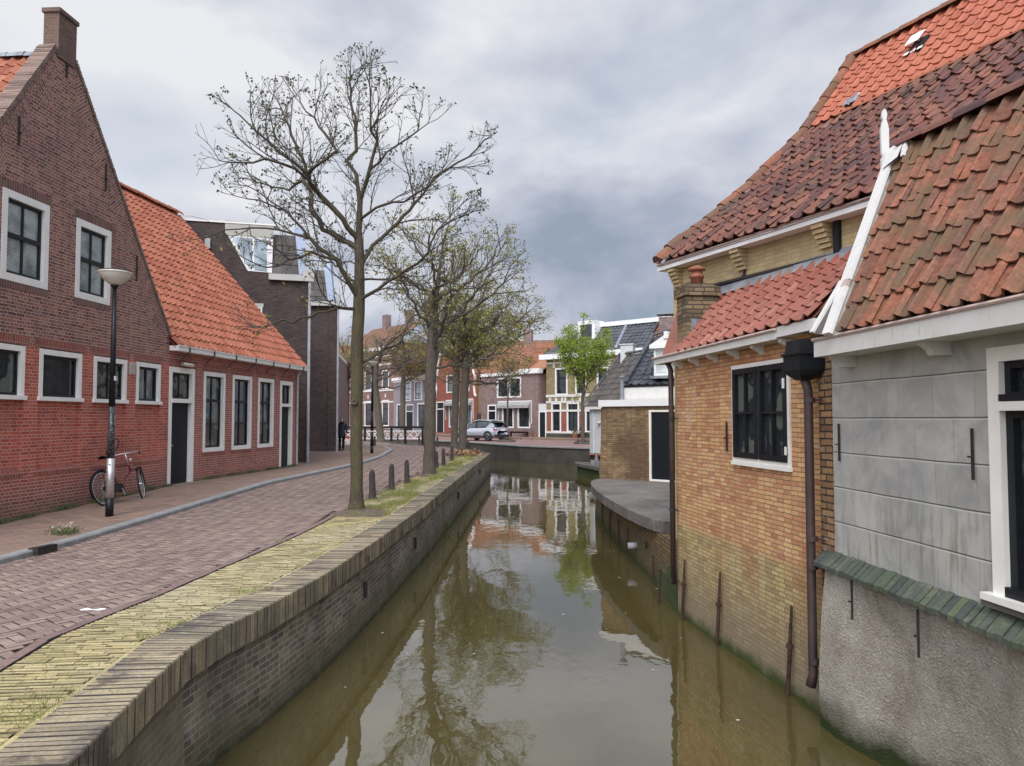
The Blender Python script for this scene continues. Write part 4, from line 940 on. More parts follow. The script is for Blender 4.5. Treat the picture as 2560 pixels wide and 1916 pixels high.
# wall anchors, pipes
anchor(a_, 1.68, 1.28, 1.62, an, .02, .010)
mb = MB(); p1 = [a_.pt(-.04, .10, ez + .01), a_.pt(.0, .07, ez - .1), a_.pt(.03, .07, -.58)]; mb.tube(p1, .036, 10); dp = mb.build('downpipe', 'brown_pipe', an, True)
mb = MB()
for z in (1.66, .42, -.52): mb = MB(); mb.tube([a_.pt(.02, .07, z - .02), a_.pt(.02, .07, z + .02)], .044, 10); mb.box(a_, .03, .15, .03, .045, z - .008, z + .008); mb.build('pipe_bracket', 'iron', dp)
mb = MB(); pr = [(0, 1), (.5, 1.12), (.5, 1.25), (1, 1.3)]
hs = a_.sub(3.64, .14)
def fr_box(mb, fr, levels):
    vs = []
    for hw, hd, z in levels:
        for x, y in ((-1, -1), (1, -1), (1, 1), (-1, 1)): vs.append(fr.pt(x * hw, y * hd, z))
    n = len(levels); fs = [(i * 4 + k, i * 4 + (k + 1) % 4, i * 4 + 4 + (k + 1) % 4, i * 4 + 4 + k) for i in range(n - 1) for k in range(4)] + [(3, 2, 1, 0), tuple(range(4 * n - 4, 4 * n))]
    mb.mesh(vs, fs)
fr_box(mb, hs, [(.05, .05, 2.0), (.12, .10, 2.05), (.145, .12, 2.09), (.145, .12, 2.22), (.16, .135, 2.225), (.16, .135, 2.245), (.135, .11, 2.25), (.12, .10, 2.36)]); hp = mb.build('rain_hopper', 'black_paint', an)
mb = MB(); mb.tube([hs.pt(0, 0, 2.04), hs.pt(0, -.04, 1.9), hs.pt(-.02, -.05, -.62), hs.pt(-.03, -.03, -.73)], [.042, .040, .040, .046], 12); dp = mb.build('downpipe', 'brown_pipe', an, True)
mb = MB()
for z in (1.82, .58, .33, -.5): mb = MB(); mb.tube([hs.pt(0, -.05, z - .022), hs.pt(0, -.05, z + .022)], .05, 12); mb.box(hs, .02, .14, -.10, -.085, z - .008, z + .008); mb.build('pipe_bracket', 'brown_pipe', dp)
# iron mooring stakes fixed to the foot of the wall
for s, z0, z1 in ((.33, -.2, -1.05), (1.46, -.14, -1.05), (3.12, -.13, -1.05), (-.62, -.50, -1.05)):
    mb = MB(); mb.tube([a_.pt(s + .03, .035, z0), a_.pt(s + .0, .045, (z0 + z1) / 2), a_.pt(s - .05, .05, z1)], [.012, .022, .02], 6); mb.tube([a_.pt(s, .045, -.50), a_.pt(s, .045, -.54)], .034, 6)
    o = mb.build('mooring_stake', 'rust', an)
# ---- grey rendered house, nearest on the right
RF = Fr((2.80, 6.80), (.0936, -1), (-5., 0.)); r_ = RF
gr = thing('rendered_house', 'grey rendered waterside house with block joints and a mossy pantile roof, nearest on the right', 'house', RF.pt(2, 0, -1))
rw = (2.02, 3.3, .55, 2.09)
mb = MB()
wall(mb, r_, [(0, .40), (4.6, .40), (4.6, 2.36), (0, 2.36)], [rw], th=.25, reveal=.10)
mb.u = [[(x, z - 1.065 + .2985 * 8) for x, z in uv] for uv in mb.u]
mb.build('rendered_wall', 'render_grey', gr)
mb = MB(); NX, NZ = 40, 22     # bulging roughcast foot, weathered out towards the waterline
def foot(s, t):
    z = lerp(.40, -1.3, t); x0, y0, _ = r_.pt(s, .015, 0)
    bulge = .10 * math.sin(math.pi * min(1, t * .85)) * math.exp(-(s / 1.1) ** 2) + .02
    rec = .20 * clamp(t * 1.3) * clamp((s - .3) / 1.5)
    n = mnoise.noise(Vector((s * 1.3, z * 1.3, 3))) * .02
    return r_.pt(s, .02 + bulge - rec + n, z)
gv = [foot(4.6 * i / NX, j / NZ) for j in range(NZ + 1) for i in range(NX + 1)]
mb.mesh(gv, [(j * (NX + 1) + i, j * (NX + 1) + i + 1, (j + 1) * (NX + 1) + i + 1, (j + 1) * (NX + 1) + i) for j in range(NZ) for i in range(NX)]); mb.build('roughcast_foot', 'roughcast', gr, True)
# sloping green glazed brick ledge
mb = MB(); s = -.10; k = 0
while s < 4.6:
    w_ = .072 + random.uniform(-.006, .006); z = .475 - .012 * s; t = random.uniform(-.006, .006)
    vs = [r_.pt(s + .003, .0, z + .03 + t), r_.pt(s + w_ - .003, .0, z + .03 + t), r_.pt(s + w_ - .003 + .03, .135, z - .075 + t), r_.pt(s + .003 + .03, .135, z - .075 + t)]
    vs += [(x, y, q - .035) for x, y, q in vs]
    mb.mesh(vs, [(0, 1, 2, 3), (7, 6, 5, 4), (0, 4, 5, 1), (1, 5, 6, 2), (2, 6, 7, 3), (3, 7, 4, 0)]); s += w_
mb.build('glazed_ledge', 'green_tile', gr)
# window
mb = MB(); a, b, c, d = rw
mb.box(r_, a, a + .10, -.10, .03, c, d); mb.box(r_, b - .1, b, -.10, .03, c, d); mb.box(r_, a + .1, b - .1, -.10, .028, d - .09, d); mb.box(r_, a + .1, b - .1, -.10, .045, 1.70, 1.755); w = mb.build('window', 'white', gr)
mb = MB()
for z0, z1, sw in ((c + .03, 1.70, .06), (1.755, d - .09, .05)):
    mb.box(r_, a + .1, a + .1 + sw, -.09, -.01, z0, z1); mb.box(r_, b - .1 - sw, b - .1, -.09, -.01, z0, z1); mb.box(r_, a + .1 + sw, b - .1 - sw, -.09, -.012, z1 - .045, z1); mb.box(r_, a + .1 + sw, b - .1 - sw, -.09, -.012, z0, z0 + .06)
mb.box(r_, a + .09, b - .09, -.02, .03, 1.757, 1.80); mb.box(r_, a + .1, b - .1, -.02, .03, c + .03, c + .09); mb.build('sash', 'black_paint', w)
mb = MB(); mb.box(r_, a + .11, b - .11, -.085, -.06, c + .04, d - .1); mb.build('pane', 'glass_curtain', w)
mb = MB(); mb.box(r_, a - .05, b + .05, -.05, .08, c - .012, c + .03); mb.build('sill', 'white', w)
mb = MB(); mb.box(r_, a - .07, b + .05, -.02, .06, c - .055, c - .013); mb.build('sill_course', 'concrete_dark', gr)
for s, z0, z1 in ((.19, 1.29, 1.61), (1.85, 1.26, 1.59), (.53, .04, .36), (1.39, .0, .33)):
    dd = .02 if z0 > .5 else .12
    o = anchor(r_, s, z0, z1, gr, dd, .0055)
# gutter board
gz0, gz1 = 2.17, 2.315; gd = .28
mb = MB(); mb.box(r_, .30, 4.6, -.0, gd, gz0, gz1 - .002); gt = mb.build('gutter_board', 'dirty_white', gr)
mb = MB(); mb.tube([r_.pt(.29, gd + .005, gz1), r_.pt(4.6, gd + .005, gz1)], .015, 6); mb.build('gutter_lip', 'lip', gt)
for s in (.42, 1.62, 2.9):
    mb = MB(); pr = [(0, gz0), (.20, gz0), (.20, gz0 - .02), (.17, gz0 - .035), (.14, gz0 - .06), (.12, gz0 - .09), (0, gz0 - .09)]
    o = [r_.pt(s - .035, x, z) for x, z in pr] + [r_.pt(s + .035, x, z) for x, z in pr]; n = len(pr)
    mb.mesh(o, [tuple(range(n)), tuple(range(2 * n - 1, n - 1, -1))] + [(k, (k + 1) % n, (k + 1) % n + n, k + n) for k in range(n)]); mb.build('corbel', 'dirty_white', gr)
# pantile roof
E0 = Vector(r_.pt(-.02, gd - .03, gz1 + .03)); E1 = Vector(r_.pt(4.8, gd - .03, gz1 + .03)); T0 = Vector((3.55, 7.03, 4.22)); T1 = T0 + Vector((.21, -1, 0)).normalized() * 4.9
E0 = Vector(r_.pt(.69, gd - .03, gz1 + .03)); T0 = T0 + Vector((.02, -.12, -.13)); T1 = T1 + Vector((0, 0, -.16))
mb = MB(); f, A_, B_ = bil(E0, E1, T1, T0); tiles(mb, f, A_, B_, .185, .265, .030, .028, .009, prof=10, lap=.06); tile_backing(mb, f, A_, B_, down=.04)
mb.poly([T0, T1, T1 + Vector((.9, .2, -.9)), T0 + Vector((.9, .2, -.9))]); rf = mb.build('roof', 'tile_mossy', gr, 'angle')
mb = MB(); capline(mb, [T0 + Vector((0, 0, .03)), T1 + Vector((0, 0, .03))], .085, .33, jit=.012); mb.build('ridge_tile', 'tile_dark', rf, 'angle')
# white bargeboards at the left verge, with the spread foot and the carved finial
def plank(mb, p, q, w, th, side, nrm):
    p, q, side, nrm = Vector(p), Vector(q), Vector(side).normalized(), Vector(nrm).normalized()
    vs = [x + side * a * w / 2 + nrm * b * th / 2 for x in (p, q) for a, b in ((-1, -1), (1, -1), (1, 1), (-1, 1))]
    mb.mesh(vs, [(0, 1, 2, 3), (7, 6, 5, 4), (0, 4, 5, 1), (1, 5, 6, 2), (2, 6, 7, 3), (3, 7, 4, 0)])
vd = (T0 - E0).normalized(); al = Vector((RF.D.x, RF.D.y, 0)); rn = al.cross(vd); rn = rn if rn.z > 0 else -rn
b0 = E0 - al * .10 + rn * .06 - vd * .05; b1 = T0 - al * .10 + rn * .06 + vd * .05
mb = MB(); bk = b0 + (b1 - b0) * .26
plank(mb, b0, b0 + (b1 - b0) * .225, .125, .03, al, rn); plank(mb, bk, b1, .135, .03, al, rn); plank(mb, b0 - al * .0 - rn * .09, b1 - rn * .09, .03, .16, al, rn)
bb = mb.build('bargeboard', 'dirty_white', gr)
mb = MB(); plank(mb, b0 + (b1 - b0) * .227, b0 + (b1 - b0) * .262, .12, .026, al, rn); mb.build('patched_joint', 'lip', bb)
mb = MB(); plank(mb, bk - al * .05 + rn * .01, b0 - al * .25 + rn * .0 + Vector((0, 0, .04)), .06, .025, al, rn); mb.build('spur_board', 'dirty_white', bb)
mb = MB(); mb.poly([bk - al * .03, b0 + al * -.05, b0 - al * .24 + Vector((0, 0, .03))]); mb.build('spur_infill', 'concrete_dark', bb)
mb = MB()  # little gabled hood at the top and the carved finial
tp = b1; mb.mesh([tp - al * .09 + rn * .02, tp + al * .20 + rn * .02 - vd * .0, tp + al * .20 - vd * .24 + rn * .03, tp - al * .0 - vd * .30 + rn * .03, tp - al * .09 + Vector((.14, 0, -.02)), tp + al * .2 + Vector((.14, 0, -.02))], [(0, 1, 2, 3), (0, 4, 5, 1)])
plank(mb, tp + al * .19 + vd * .02, tp + al * .25 - vd * .24, .05, .03, al, rn); mb.build('ridge_hood', 'dirty_white', bb)
mb = MB(); pr = [(.045, -.28), (.05, -.12), (.03, -.10), (.045, -.06), (.048, .05), (.05, .20), (.03, .28), (.018, .31), (.03, .34), (.032, .37), (.02, .41), (.006, .43)]
fx = tp - al * .10 + Vector((-.02, 0, .04)); vs = []
for w_, z in pr:
    for x, y in ((-1, -.35), (1, -.35), (1, .35), (-1, .35)): vs.append(fx + (al * (x * w_ * .5) + Vector((x * w_ * .6, 0, 0)) + Vector((0, y * .05, z))) * .85)
n = len(pr); mb.mesh(vs, [(i * 4 + k, i * 4 + (k + 1) % 4, i * 4 + 4 + (k + 1) % 4, i * 4 + 4 + k) for i in range(n - 1) for k in range(4)] + [(3, 2, 1, 0), tuple(range(4 * n - 4, 4 * n))]); mb.build('finial', 'dirty_white', bb)
# ---- big brick house behind
bh = thing('brick_house', 'big pale brick house with a huge dark and orange tiled roof, behind the annex', 'house', BF.pt(3, -3, 0))
mb = MB(); wall(mb, b_, [(0, -.3), (10, -.3), (10, 4.0), (0, 4.0)], [], th=.3)
en = Fr(BF.pt(0, 0, 0)[:2], (.918, .396), (0., 5.)); 
mb.poly([en.pt(0, 0, -.3), en.pt(8.5, 0, -.3), en.pt(8.5, 0, 4), en.pt(4.2, 0, 7.8), en.pt(3.0, 0, 6.4), en.pt(0, 0, 4)], [(0, -.3), (8.5, -.3), (8.5, 4), (4.2, 7.8), (3, 6.4), (0, 4)]); mb.build('wall', 'pale_brick', bh)
for s in (.07, 1.50, 2.95, 4.4):
    mb = MB()
    for k in range(5): mb.box(b_, s, s + .17, 0, .17 - k * .03, 3.9 - (k + 1) * .055, 3.9 - k * .055 - .004)
    mb.build('brick_corbel', 'pale_brick', bh)
anchor(b_, 1.62, 3.42, 3.68, bh)
mb = MB(); mb.box(b_, -.14, 9.5, .0, .19, 3.90, 3.985); gt = mb.build('gutter_board', 'white_clean', bh)
mb = MB(); mb.tube([b_.pt(-.15, .20, 3.99), b_.pt(9.5, .20, 3.99)], .014, 6); mb.build('gutter_lip', 'lip', gt)
mb = MB(); mb.box(b_, 3.16, 3.24, .001, .05, 3.3, 3.9); mb.build('downpipe', 'black_paint', bh)
O3 = Vector((2.2, 11.5, 0)); al3 = Vector((.396, -.918, 0)); up3 = Vector((.918, .396, 0))
prof3 = [(.07, 4.01), (.5, 4.38), (1.0, 4.72), (1.89, 5.41), (3.05, 6.48)]; prof4 = [(3.05, 6.52), (4.21, 7.97)]
def roofsurf(prof, O, al_, up_):
    L = [0]
    for (x0, z0), (x1, z1) in zip(prof, prof[1:]): L.append(L[-1] + math.hypot(x1 - x0, z1 - z0))
    def f(a, b):
        b = b if b > 0 else b
        for i in range(len(L) - 1):
            if b <= L[i + 1] or i == len(L) - 2:
                t = (b - L[i]) / (L[i + 1] - L[i]); d = lerp(prof[i][0], prof[i + 1][0], t); z = lerp(prof[i][1], prof[i + 1][1], t); break
        return O + al_ * a + up_ * d + Vector((0, 0, z + .012 * math.sin(a * 1.7 + b)))
    return f, L[-1]
f, B_ = roofsurf(prof3, O3 - al3 * .08, al3, up3)
mb = MB(); tiles(mb, f, 9.6, B_, .205, .27, .032, .03, .012, prof=8, lap=.06); tile_backing(mb, f, 9.6, B_, down=.05, na=4, nb=12); mb.build('lower_roof', 'tile_dark', bh, 'angle')
f4, B4 = roofsurf(prof4, O3 - al3 * .08, al3, up3)
hatch = (3.0, 3.5, .95, 1.35)
mb = MB(); tiles(mb, f4, 10.5, B4, .21, .235, .026, .022, .004, prof=8); tile_backing(mb, f4, 10.5, B4, down=.05, na=4, nb=2)
mb.poly([O3 + al3 * -.2 + up3 * 4.21 + Vector((0, 0, 7.95)), O3 + al3 * 10 + up3 * 4.21 + Vector((0, 0, 7.95)), O3 + al3 * 10 + up3 * 8.5 + Vector((0, 0, 4)), O3 + al3 * -.2 + up3 * 8.5 + Vector((0, 0, 4))]); ur = mb.build('upper_roof', 'tile_bright', bh, 'angle')
mb = MB(); capline(mb, [O3 + al3 * -.10 + up3 * d + Vector((0, 0, z + .03)) for d, z in prof3 + prof4[1:]], .10, .36, jit=.015)
capline(mb, [O3 + al3 * -.2 + up3 * 4.21 + Vector((0, 0, 8.0)), O3 + al3 * 10 + up3 * 4.21 + Vector((0, 0, 8.0))], .10, .36); mb.build('ridge_tile', 'tile_mossy', bh, 'angle')
mb = MB(); capline(mb, [O3 + al3 * .6 + up3 * 3.04 + Vector((0, 0, 6.50)), O3 + al3 * 9.5 + up3 * 3.04 + Vector((0, 0, 6.50))], .055, .5, jit=.02); mb.build('change_of_slope_tile', 'tile_orange', bh)
# roof hatch, lead patch
def on(f, a, b, h=0):
    e = .02; p = f(a, b); da = f(a + e, b) - f(a - e, b); dbb = f(a, b + e) - f(a, b - e); nn = da.cross(dbb).normalized(); nn = nn if nn.z > 0 else -nn; return p + nn * h
def upx(f, u, v, a0, a1, b0, b1):
    """nearest roof coordinates of a photo point"""
    best = None
    for i in range(41):
        for j in range(41):
            a, b = lerp(a0, a1, i / 40), lerp(b0, b1, j / 40); p = f(a, b)
            dy = p.y; zz = p.z - EYE; fy = dy * math.cos(PITCH) + zz * math.sin(PITCH); uu = 1280 + F * p.x / fy; vv = 958 - F * (zz * math.cos(PITCH) - dy * math.sin(PITCH)) / fy
            e = (uu - u) ** 2 + (vv - v) ** 2
            if best is None or e < best[0]: best = (e, a, b)
    return best[1:]
ha, hb = upx(f4, 2300, 118, 0, 6, 0, B4)
mb = MB(); q = [on(f4, ha - .10, hb - .14, .05), on(f4, ha + .16, hb - .14, .05), on(f4, ha + .16, hb + .14, .06), on(f4, ha - .10, hb + .14, .06)]
mb.mesh(q + [x - Vector((0, 0, .08)) for x in q], [(0, 1, 2, 3), (0, 4, 5, 1), (1, 5, 6, 2), (3, 7, 4, 0)]); mb.build('roof_hatch', 'shadow_gap', bh)
mb = MB(); hl = [on(f4, ha - .13, hb - .06, .15), on(f4, ha + .11, hb - .06, .15), on(f4, ha + .11, hb + .19, .14), on(f4, ha - .13, hb + .19, .14)]; mb.mesh(hl + [x - Vector((0, 0, .015)) for x in hl], [(0, 1, 2, 3), (0, 4, 5, 1), (1, 5, 6, 2), (3, 7, 4, 0), (4, 5, 6, 7)])
for k in range(3): 
    a_s = ha - .16 + k * .12; q = [on(f4, a_s, hb - .19 - .0, .055), on(f4, a_s + .09, hb - .19, .055), on(f4, a_s + .10, hb - .14, .06), on(f4, a_s + .01, hb - .14, .06)]; mb.mesh(q, [(0, 1, 2, 3)])
mb.build('hatch_lid', 'white_clean', bh)
la, lb = upx(f4, 2132, 258, -.1, 3, 0, B4)
mb = MB(); NN = 7; vs = []
for j in range(NN):
    for i in range(NN): vs.append(on(f4, la + (i / (NN - 1) - .5) * .24, lb + (j / (NN - 1) - .5) * .22 + .04, .05 + random.uniform(0, .035)))
mb.mesh(vs, [(j * NN + i, j * NN + i + 1, j * NN + NN + i + 1, j * NN + NN + i) for j in range(NN - 1) for i in range(NN - 1)]); mb.build('lead_patch', 'lead', bh)
# ============================================================ shed, terrace and white house on the right bank
SF = Fr((2.41, 20.9), (1, -.92), (-5., -5.)); s_f = SF
sh = thing('brick_shed', 'brown weathered brick shed with a black door, behind the curved terrace', 'shed', SF.pt(1, 0, 0))
mb = MB(); wall(mb, s_f, [(-.06, -.1), (3.6, -.1), (3.6, 2.0), (0.04, 1.98)], [(1.53, 2.42, .06, 1.88)], th=.3, reveal=.06)
mb.box(s_f, 1.45, 2.5, -.01, .003, 1.88, 1.98)
sb = Fr(SF.pt(0, 0, 0)[:2], (.13, 1), (-5., 0.)); mb.box(sb, .0, 3.4, -.3, -.002, -1.2, 1.95); mb.build('wall', 'shed_brick', sh)
mb = MB(); mb.box(s_f, 1.53, 1.59, -.05, .015, .06, 1.88); mb.box(s_f, 1.59, 2.36, -.05, .014, 1.83, 1.88); mb.box(s_f, 1.59, 2.36, -.05, .014, .06, .11); mb.box(s_f, 2.36, 2.42, -.05, .015, .06, 1.88); mb.build('door_frame', 'white', sh)
mb = MB(); mb.box(s_f, 1.59, 2.36, -.06, -.02, .11, 1.83); mb.build('door', 'black_paint', sh)
mb = MB(); mb.box(s_f, -.03, 3.6, -.3, .07, 1.985, 2.16); mb.build('fascia', 'white_clean', sh)
mb = MB(); mb.box(s_f, .50, 3.6, -1.3, -.35, 2.165, 2.50); mb.build('roof_upstand', 'dirty_white', sh)
mb = MB(); mb.box(s_f, .48, 3.6, -1.32, -.33, 2.502, 2.56); mb.build('upstand_cap', 'black_paint', sh)
mb = MB(); fu = SF.px(1539, 990); mb.tube([s_f.pt(fu[0], -.3, 2.16), s_f.pt(fu[0], -.3, 2.74)], .055, 10); mb.lathe(s_f.pt(fu[0], -.3, 2.76), [(.09, 0), (.10, .03), (.02, .06)], 10); mb.build('flue', 'lead', sh)
# curved terrace slab on its brick wall
TR = [(2.44, 20.8), (2.2, 20.5), (2.03, 19.9), (1.95, 19.06), (1.90, 18.1), (1.89, 17.2), (1.91, 16.2), (1.96, 15.1), (2.04, 13.9), (2.14, 13.0), (2.25, 12.35), (2.36, 12.1), (2.7, 12.15), (2.9, 12.1)]
te = thing('terrace', 'grey tarred terrace slab with a curved edge over a brick wall by the water', 'terrace', (2.6, 16, 0))
mb = MB(); full = TR + [(4.6, 12.4), (4.6, 18.9)]; n = len(full)
mb.mesh([(x, y, .05) for x, y in full] + [(x, y, -.13) for x, y in full], [tuple(range(n)), tuple(range(2 * n - 1, n - 1, -1))] + [(k, (k + 1) % n, (k + 1) % n + n, k + n) for k in range(n)]); mb.build('slab', 'tar', te)
mb = MB(); wf = Fr((2.30, 10.4), (-.005, 1), (-5., 0.)); q = [wf.pt(0, .02, -1.3), wf.pt(10.5, .02, -1.3), wf.pt(10.5, -.02, -.13), wf.pt(0, -.02, -.13)]
mb.poly(q, [(0, -1.3), (10.5, -1.3), (10.5, -.13), (0, -.13)]); mb.box(wf, 0, 10.5, -.4, -.03, -1.3, -.14); mb.build('supporting_wall', 'annex_dark', te)
mb = MB(); mb.box(wf, .9, 1.7, -.02, .03, -1.2, -.62); mb.box(wf, .3, .9, -.03, .035, -1.2, -.46); mb.build('stepped_footing', 'moss', te)
mb = MB(); mb.tube([wf.pt(3.8, -.1, -.66), wf.pt(3.8, .16, -.67)], .06, 12); mb.build('drain_pipe', 'grey_pipe', te, True)
for s, z0, z1 in ((2.0, -.52, -.9), (4.6, -.45, -.95), (5.8, -.45, -.95), (7.2, -.42, -.95), (8.6, -.38, -.95)):
    mb = MB(); mb.tube([wf.pt(s, .04, z0), wf.pt(s - .03, .05, z1)], .016, 5); mb.build('stake', 'rust', te)
mb = MB()
for i in range(3): 
    j = i * .03
    mb.tube([wf.pt(2.65 + .05 * math.cos(a) , .03 + j * .2, -.46 + .07 * math.sin(a)) for a in [k * math.pi / 5 for k in range(11)]], .008, 4)
mb.build('mooring_ring', 'iron', te)
# white waterside house with dark roofs
H2F = Fr((3.55, 35.2), (.3, -1), (-5., 0.))
wh = thing('white_house', 'white plastered house with dark tiled roofs and a white pedimented dormer, beyond the shed', 'house', (4.5, 33, 0))
wf2 = Fr((3.52, 34.9), (.6, -1), (-5., 0.))
mb = MB(); bq = [wf2.pt(-.02, 0, .1), wf2.pt(3.5, 0, .1), wf2.pt(3.5, 0, 2.08), wf2.pt(-.02, 0, 2.08)]; mb.box(wf2, 0, 8, -.3, 0, .12, 2.08)
bk_ = Fr((3.52, 34.9), (1, .4), (0., 5.)); mb.box(bk_, 0, 6, -.3, 0, .1, 2.1); mb.build('wall', 'white_render', wh)
mb = MB(); mb.box(wf2, .05, 8, -.25, -.04, -.9, .115)
for k in range(7): mb.box(wf2, .04, 8, -.04, -.02, -.5 + k * .085, -.43 + k * .085)
mb.build('slatted_base', 'grey_pipe', wh)
mb = MB(); mb.box(wf2, -.15, 8, -.0, .14, 2.08, 2.2); mb.build('gutter', 'white', wh)
mb = MB(); c = wf2.pt(.75, .05, 1.45); mb.lathe(c, [(.04, -.02), (.09, .0), (.09, .03), (.05, .09)], 10); mb.build('wall_lamp', 'grey_trim', wh, True)
mb = MB(); f, A_, B_ = bil((3.38, 35.6, 2.2), (6.0, 29.0, 2.25), (7.1, 31.0, 4.6), (5.0, 35.5, 4.5)); tiles(mb, f, A_, B_, .27, .33, .035, .03); tile_backing(mb, f, A_, B_)
f, A_, B_ = bil((5.0, 35.5, 4.5), (7.1, 31.0, 4.6), (9.5, 33, 2.5), (8.0, 37.0, 2.5)); tile_backing(mb, f, A_, B_)
capline(mb, [(3.36, 35.65, 2.28), (4.98, 35.55, 4.55)], .1, .4); capline(mb, [(5.0, 35.5, 4.6), (5.7, 34, 4.62)], .1, .4); mb.build('roof', 'tile_grey', wh)
mb = MB(); f, A_, B_ = bil((4.28, 29.0, 2.93), (6.6, 27.4, 2.9), (7.6, 30.3, 5.45), (5.75, 31.3, 4.95)); tiles(mb, f, A_, B_, .27, .34, .035, .03); tile_backing(mb, f, A_, B_)
capline(mb, [(4.26, 28.98, 3.0), (5.75, 31.3, 5.05), (7.6, 30.3, 5.5)], .09, .4); mb.build('front_roof', 'tile_black', wh)
mb = MB(); f3 = Fr((4.28, 29), (1, -.69), (-5., -5.)); mb.box(f3, -.1, 3.0, -3, -.2, .0, 2.85); mb.build('front_wall', 'white_render', wh)
# dormer
dF = Fr((5.05, 28.55), (1, -.6), (-5., -5.)); k = 3.311
def w4(x, y): return dF.px(1400 + x / k, 760 + y / k)
xa, zb = w4(778, 598); zt = w4(778, 372)[1]; xb = w4(1000, 560)[0]
mb = MB(); mb.box(dF, xa, xb, -1.6, 0, zb, zt); 
dm = mb.build('dormer', 'white_clean', wh)
mb = MB(); mb.box(dF, xa - .13, xb + .13, -1.6, .12, zt, zt + .13)
xm = (xa + xb) / 2; ap = zt + .13 + (xb - xa) * .33
pr = [(xa - .13, zt + .13), (xb + .13, zt + .13), (xm, ap + .05)]
quad(mb, dF, pr, .10, th=1.6); mb.box(dF, xm - .07, xm + .07, -.2, .15, ap - .12, ap + .14); mb.build('pediment', 'white_clean', dm)
for s0, s1 in ((xa + .08, xm - .04), (xm + .04, xb - .08)):
    mb = MB(); mb.box(dF, s0, s1, -.02, .012, zb + .12, zt - .08); mb.build('pane', 'glass_white', dm)
mb = MB(); mb.box(dF, xa - .1, xb + .1, -.1, .14, zb - .10, zb + .0); mb.build('lead_skirt', 'lead', dm)
mb = MB(); cF = Fr((5.05, 35.0), (1, -.4), (0., -5.)); q0 = cF.px(1551, 892); q1 = cF.px(1582, 862); mb.box(cF, q0[0], q1[0], -.5, 0, q0[1] - .3, q1[1]); mb.box(cF, q0[0] - .04, q1[0] + .04, -.54, .04, q1[1], q1[1] + .05); mb.build('chimney', 'white_render', wh)
mb = MB(); cF = Fr((7.2, 34.0), (1, -.3), (0., -5.)); q0 = cF.px(1647, 826); q1 = cF.px(1686, 792); mb.box(cF, q0[0], q1[0] + .1, -.6, 0, q0[1] - 1.2, q1[1]); mb.build('brick_chimney', 'pink_far', wh)
mb = MB(); 
for s in (.08, .35, .6): mb.tube([cF.pt(q0[0] + s, -.1, q1[1]), cF.pt(q0[0] + s, -.1, q1[1] + .12)], .015, 4)
mb.box(cF, q0[0] - .1, q1[0] + .2, -.7, .1, q1[1] + .12, q1[1] + .16); mb.build('chimney_cap', 'lead', wh)
mb = MB(); rw_ = [f3.pt(.1, 0, 3)] ; sk = on(f, 0, 0)
# mossy timber landing at the foot of the white house
ld_ = thing('landing_stage', 'low mossy landing stage at the waterline below the white house', 'jetty', (3.3, 36, -1))
mb = MB(); q = [(3.12, 38.0), (3.0, 37.0), (3.62, 33.6), (4.6, 31.0), (6, 31), (4.4, 37.5)]; n = len(q)
mb.mesh([(x, y, -.45) for x, y in q] + [(x, y, -.58) for x, y in q], [tuple(range(n)), tuple(range(2 * n - 1, n - 1, -1))] + [(i, (i + 1) % n, (i + 1) % n + n, i + n) for i in range(n)]); mb.build('deck', 'concrete_dark', ld_)
mb = MB(); q2 = [(x + .12, y - .05) for x, y in q]; mb.mesh([(x, y, -.58) for x, y in q2] + [(x, y, -1.2) for x, y in q2], [(i, (i + 1) % n, (i + 1) % n + n, i + n) for i in range(n)]); mb.build('mossy_side', 'moss', ld_)
for i in range(2):
    po = thing('plant_pot', ('left' if i == 0 else 'right') + ' one of two terracotta pots on the wooden railing of the landing', 'pot', (3.55 + i * .33, 34.1 - i * .35, .12), 'pots above the landing')
    mb = MB(); mb.lathe((3.55 + i * .33, 34.1 - i * .35, -.15), [(.09, 0), (.13, .2), (.15, .2), (.15, .25), (.11, .25)], 12); mb.build('pot', 'terracotta', po, True)

# ============================================================ houses across the square
def depthpt(u, dep): return ((u - 1280) / F * dep, dep)
def far_frame(u0, d0, u1, d1): 
    p = depthpt(u0, d0); q = depthpt(u1, d1); f = Fr(p, (q[0] - p[0], q[1] - p[1]), (0., -5.)); f.L = math.hypot(q[0] - p[0], q[1] - p[1]); return f
C6 = lambda fr, x, y: fr.px(850 + x / 4.022, 780 + y / 4.022)
C5 = lambda fr, x, y: fr.px(1340 + x / 4.73, 780 + y / 4.73)
def rect(fr, cf, x0, y0, x1, y1):
    a = cf(fr, x0, y0); b = cf(fr, x1, y1); return (min(a[0], b[0]), max(a[0], b[0]), min(a[1], b[1]), max(a[1], b[1]))
Z0 = .15
def fdoor(fr, r, parent, mat='dark_green_paint', fw=.12, trans=.75, name='door'):
    a, b, c, d = r; mb = MB(); mb.box(fr, a, a + fw, -.1, .03, c, d); mb.box(fr, b - fw, b, -.1, .03, c, d); mb.box(fr, a + fw, b - fw, -.1, .03, d - fw, d)
    zt = lerp(c, d, trans) if trans else None
    if zt: mb.box(fr, a + fw, b - fw, -.1, .028, zt, zt + .1)
    fo = mb.build('door_frame', 'white_clean', parent)
    mb = MB(); mb.box(fr, a + fw, b - fw, -.1, -.03, c, zt or d - fw); dr = mb.build(name, mat, parent)
    if trans: mb = MB(); mb.box(fr, a + fw, b - fw, -.1, -.04, zt + .1, d - fw); mb.build('transom_pane', 'glass', fo)
def fwin(fr, r, parent, cols=2, rows=2, fw=.13, gl='glass', mid=None): return window(fr, *r, parent, fw=fw, proud=.04, depth=.12, frame='white_clean', gl=gl, cols=cols, rows=rows, bar=.05, sashw=.07, mid=mid)
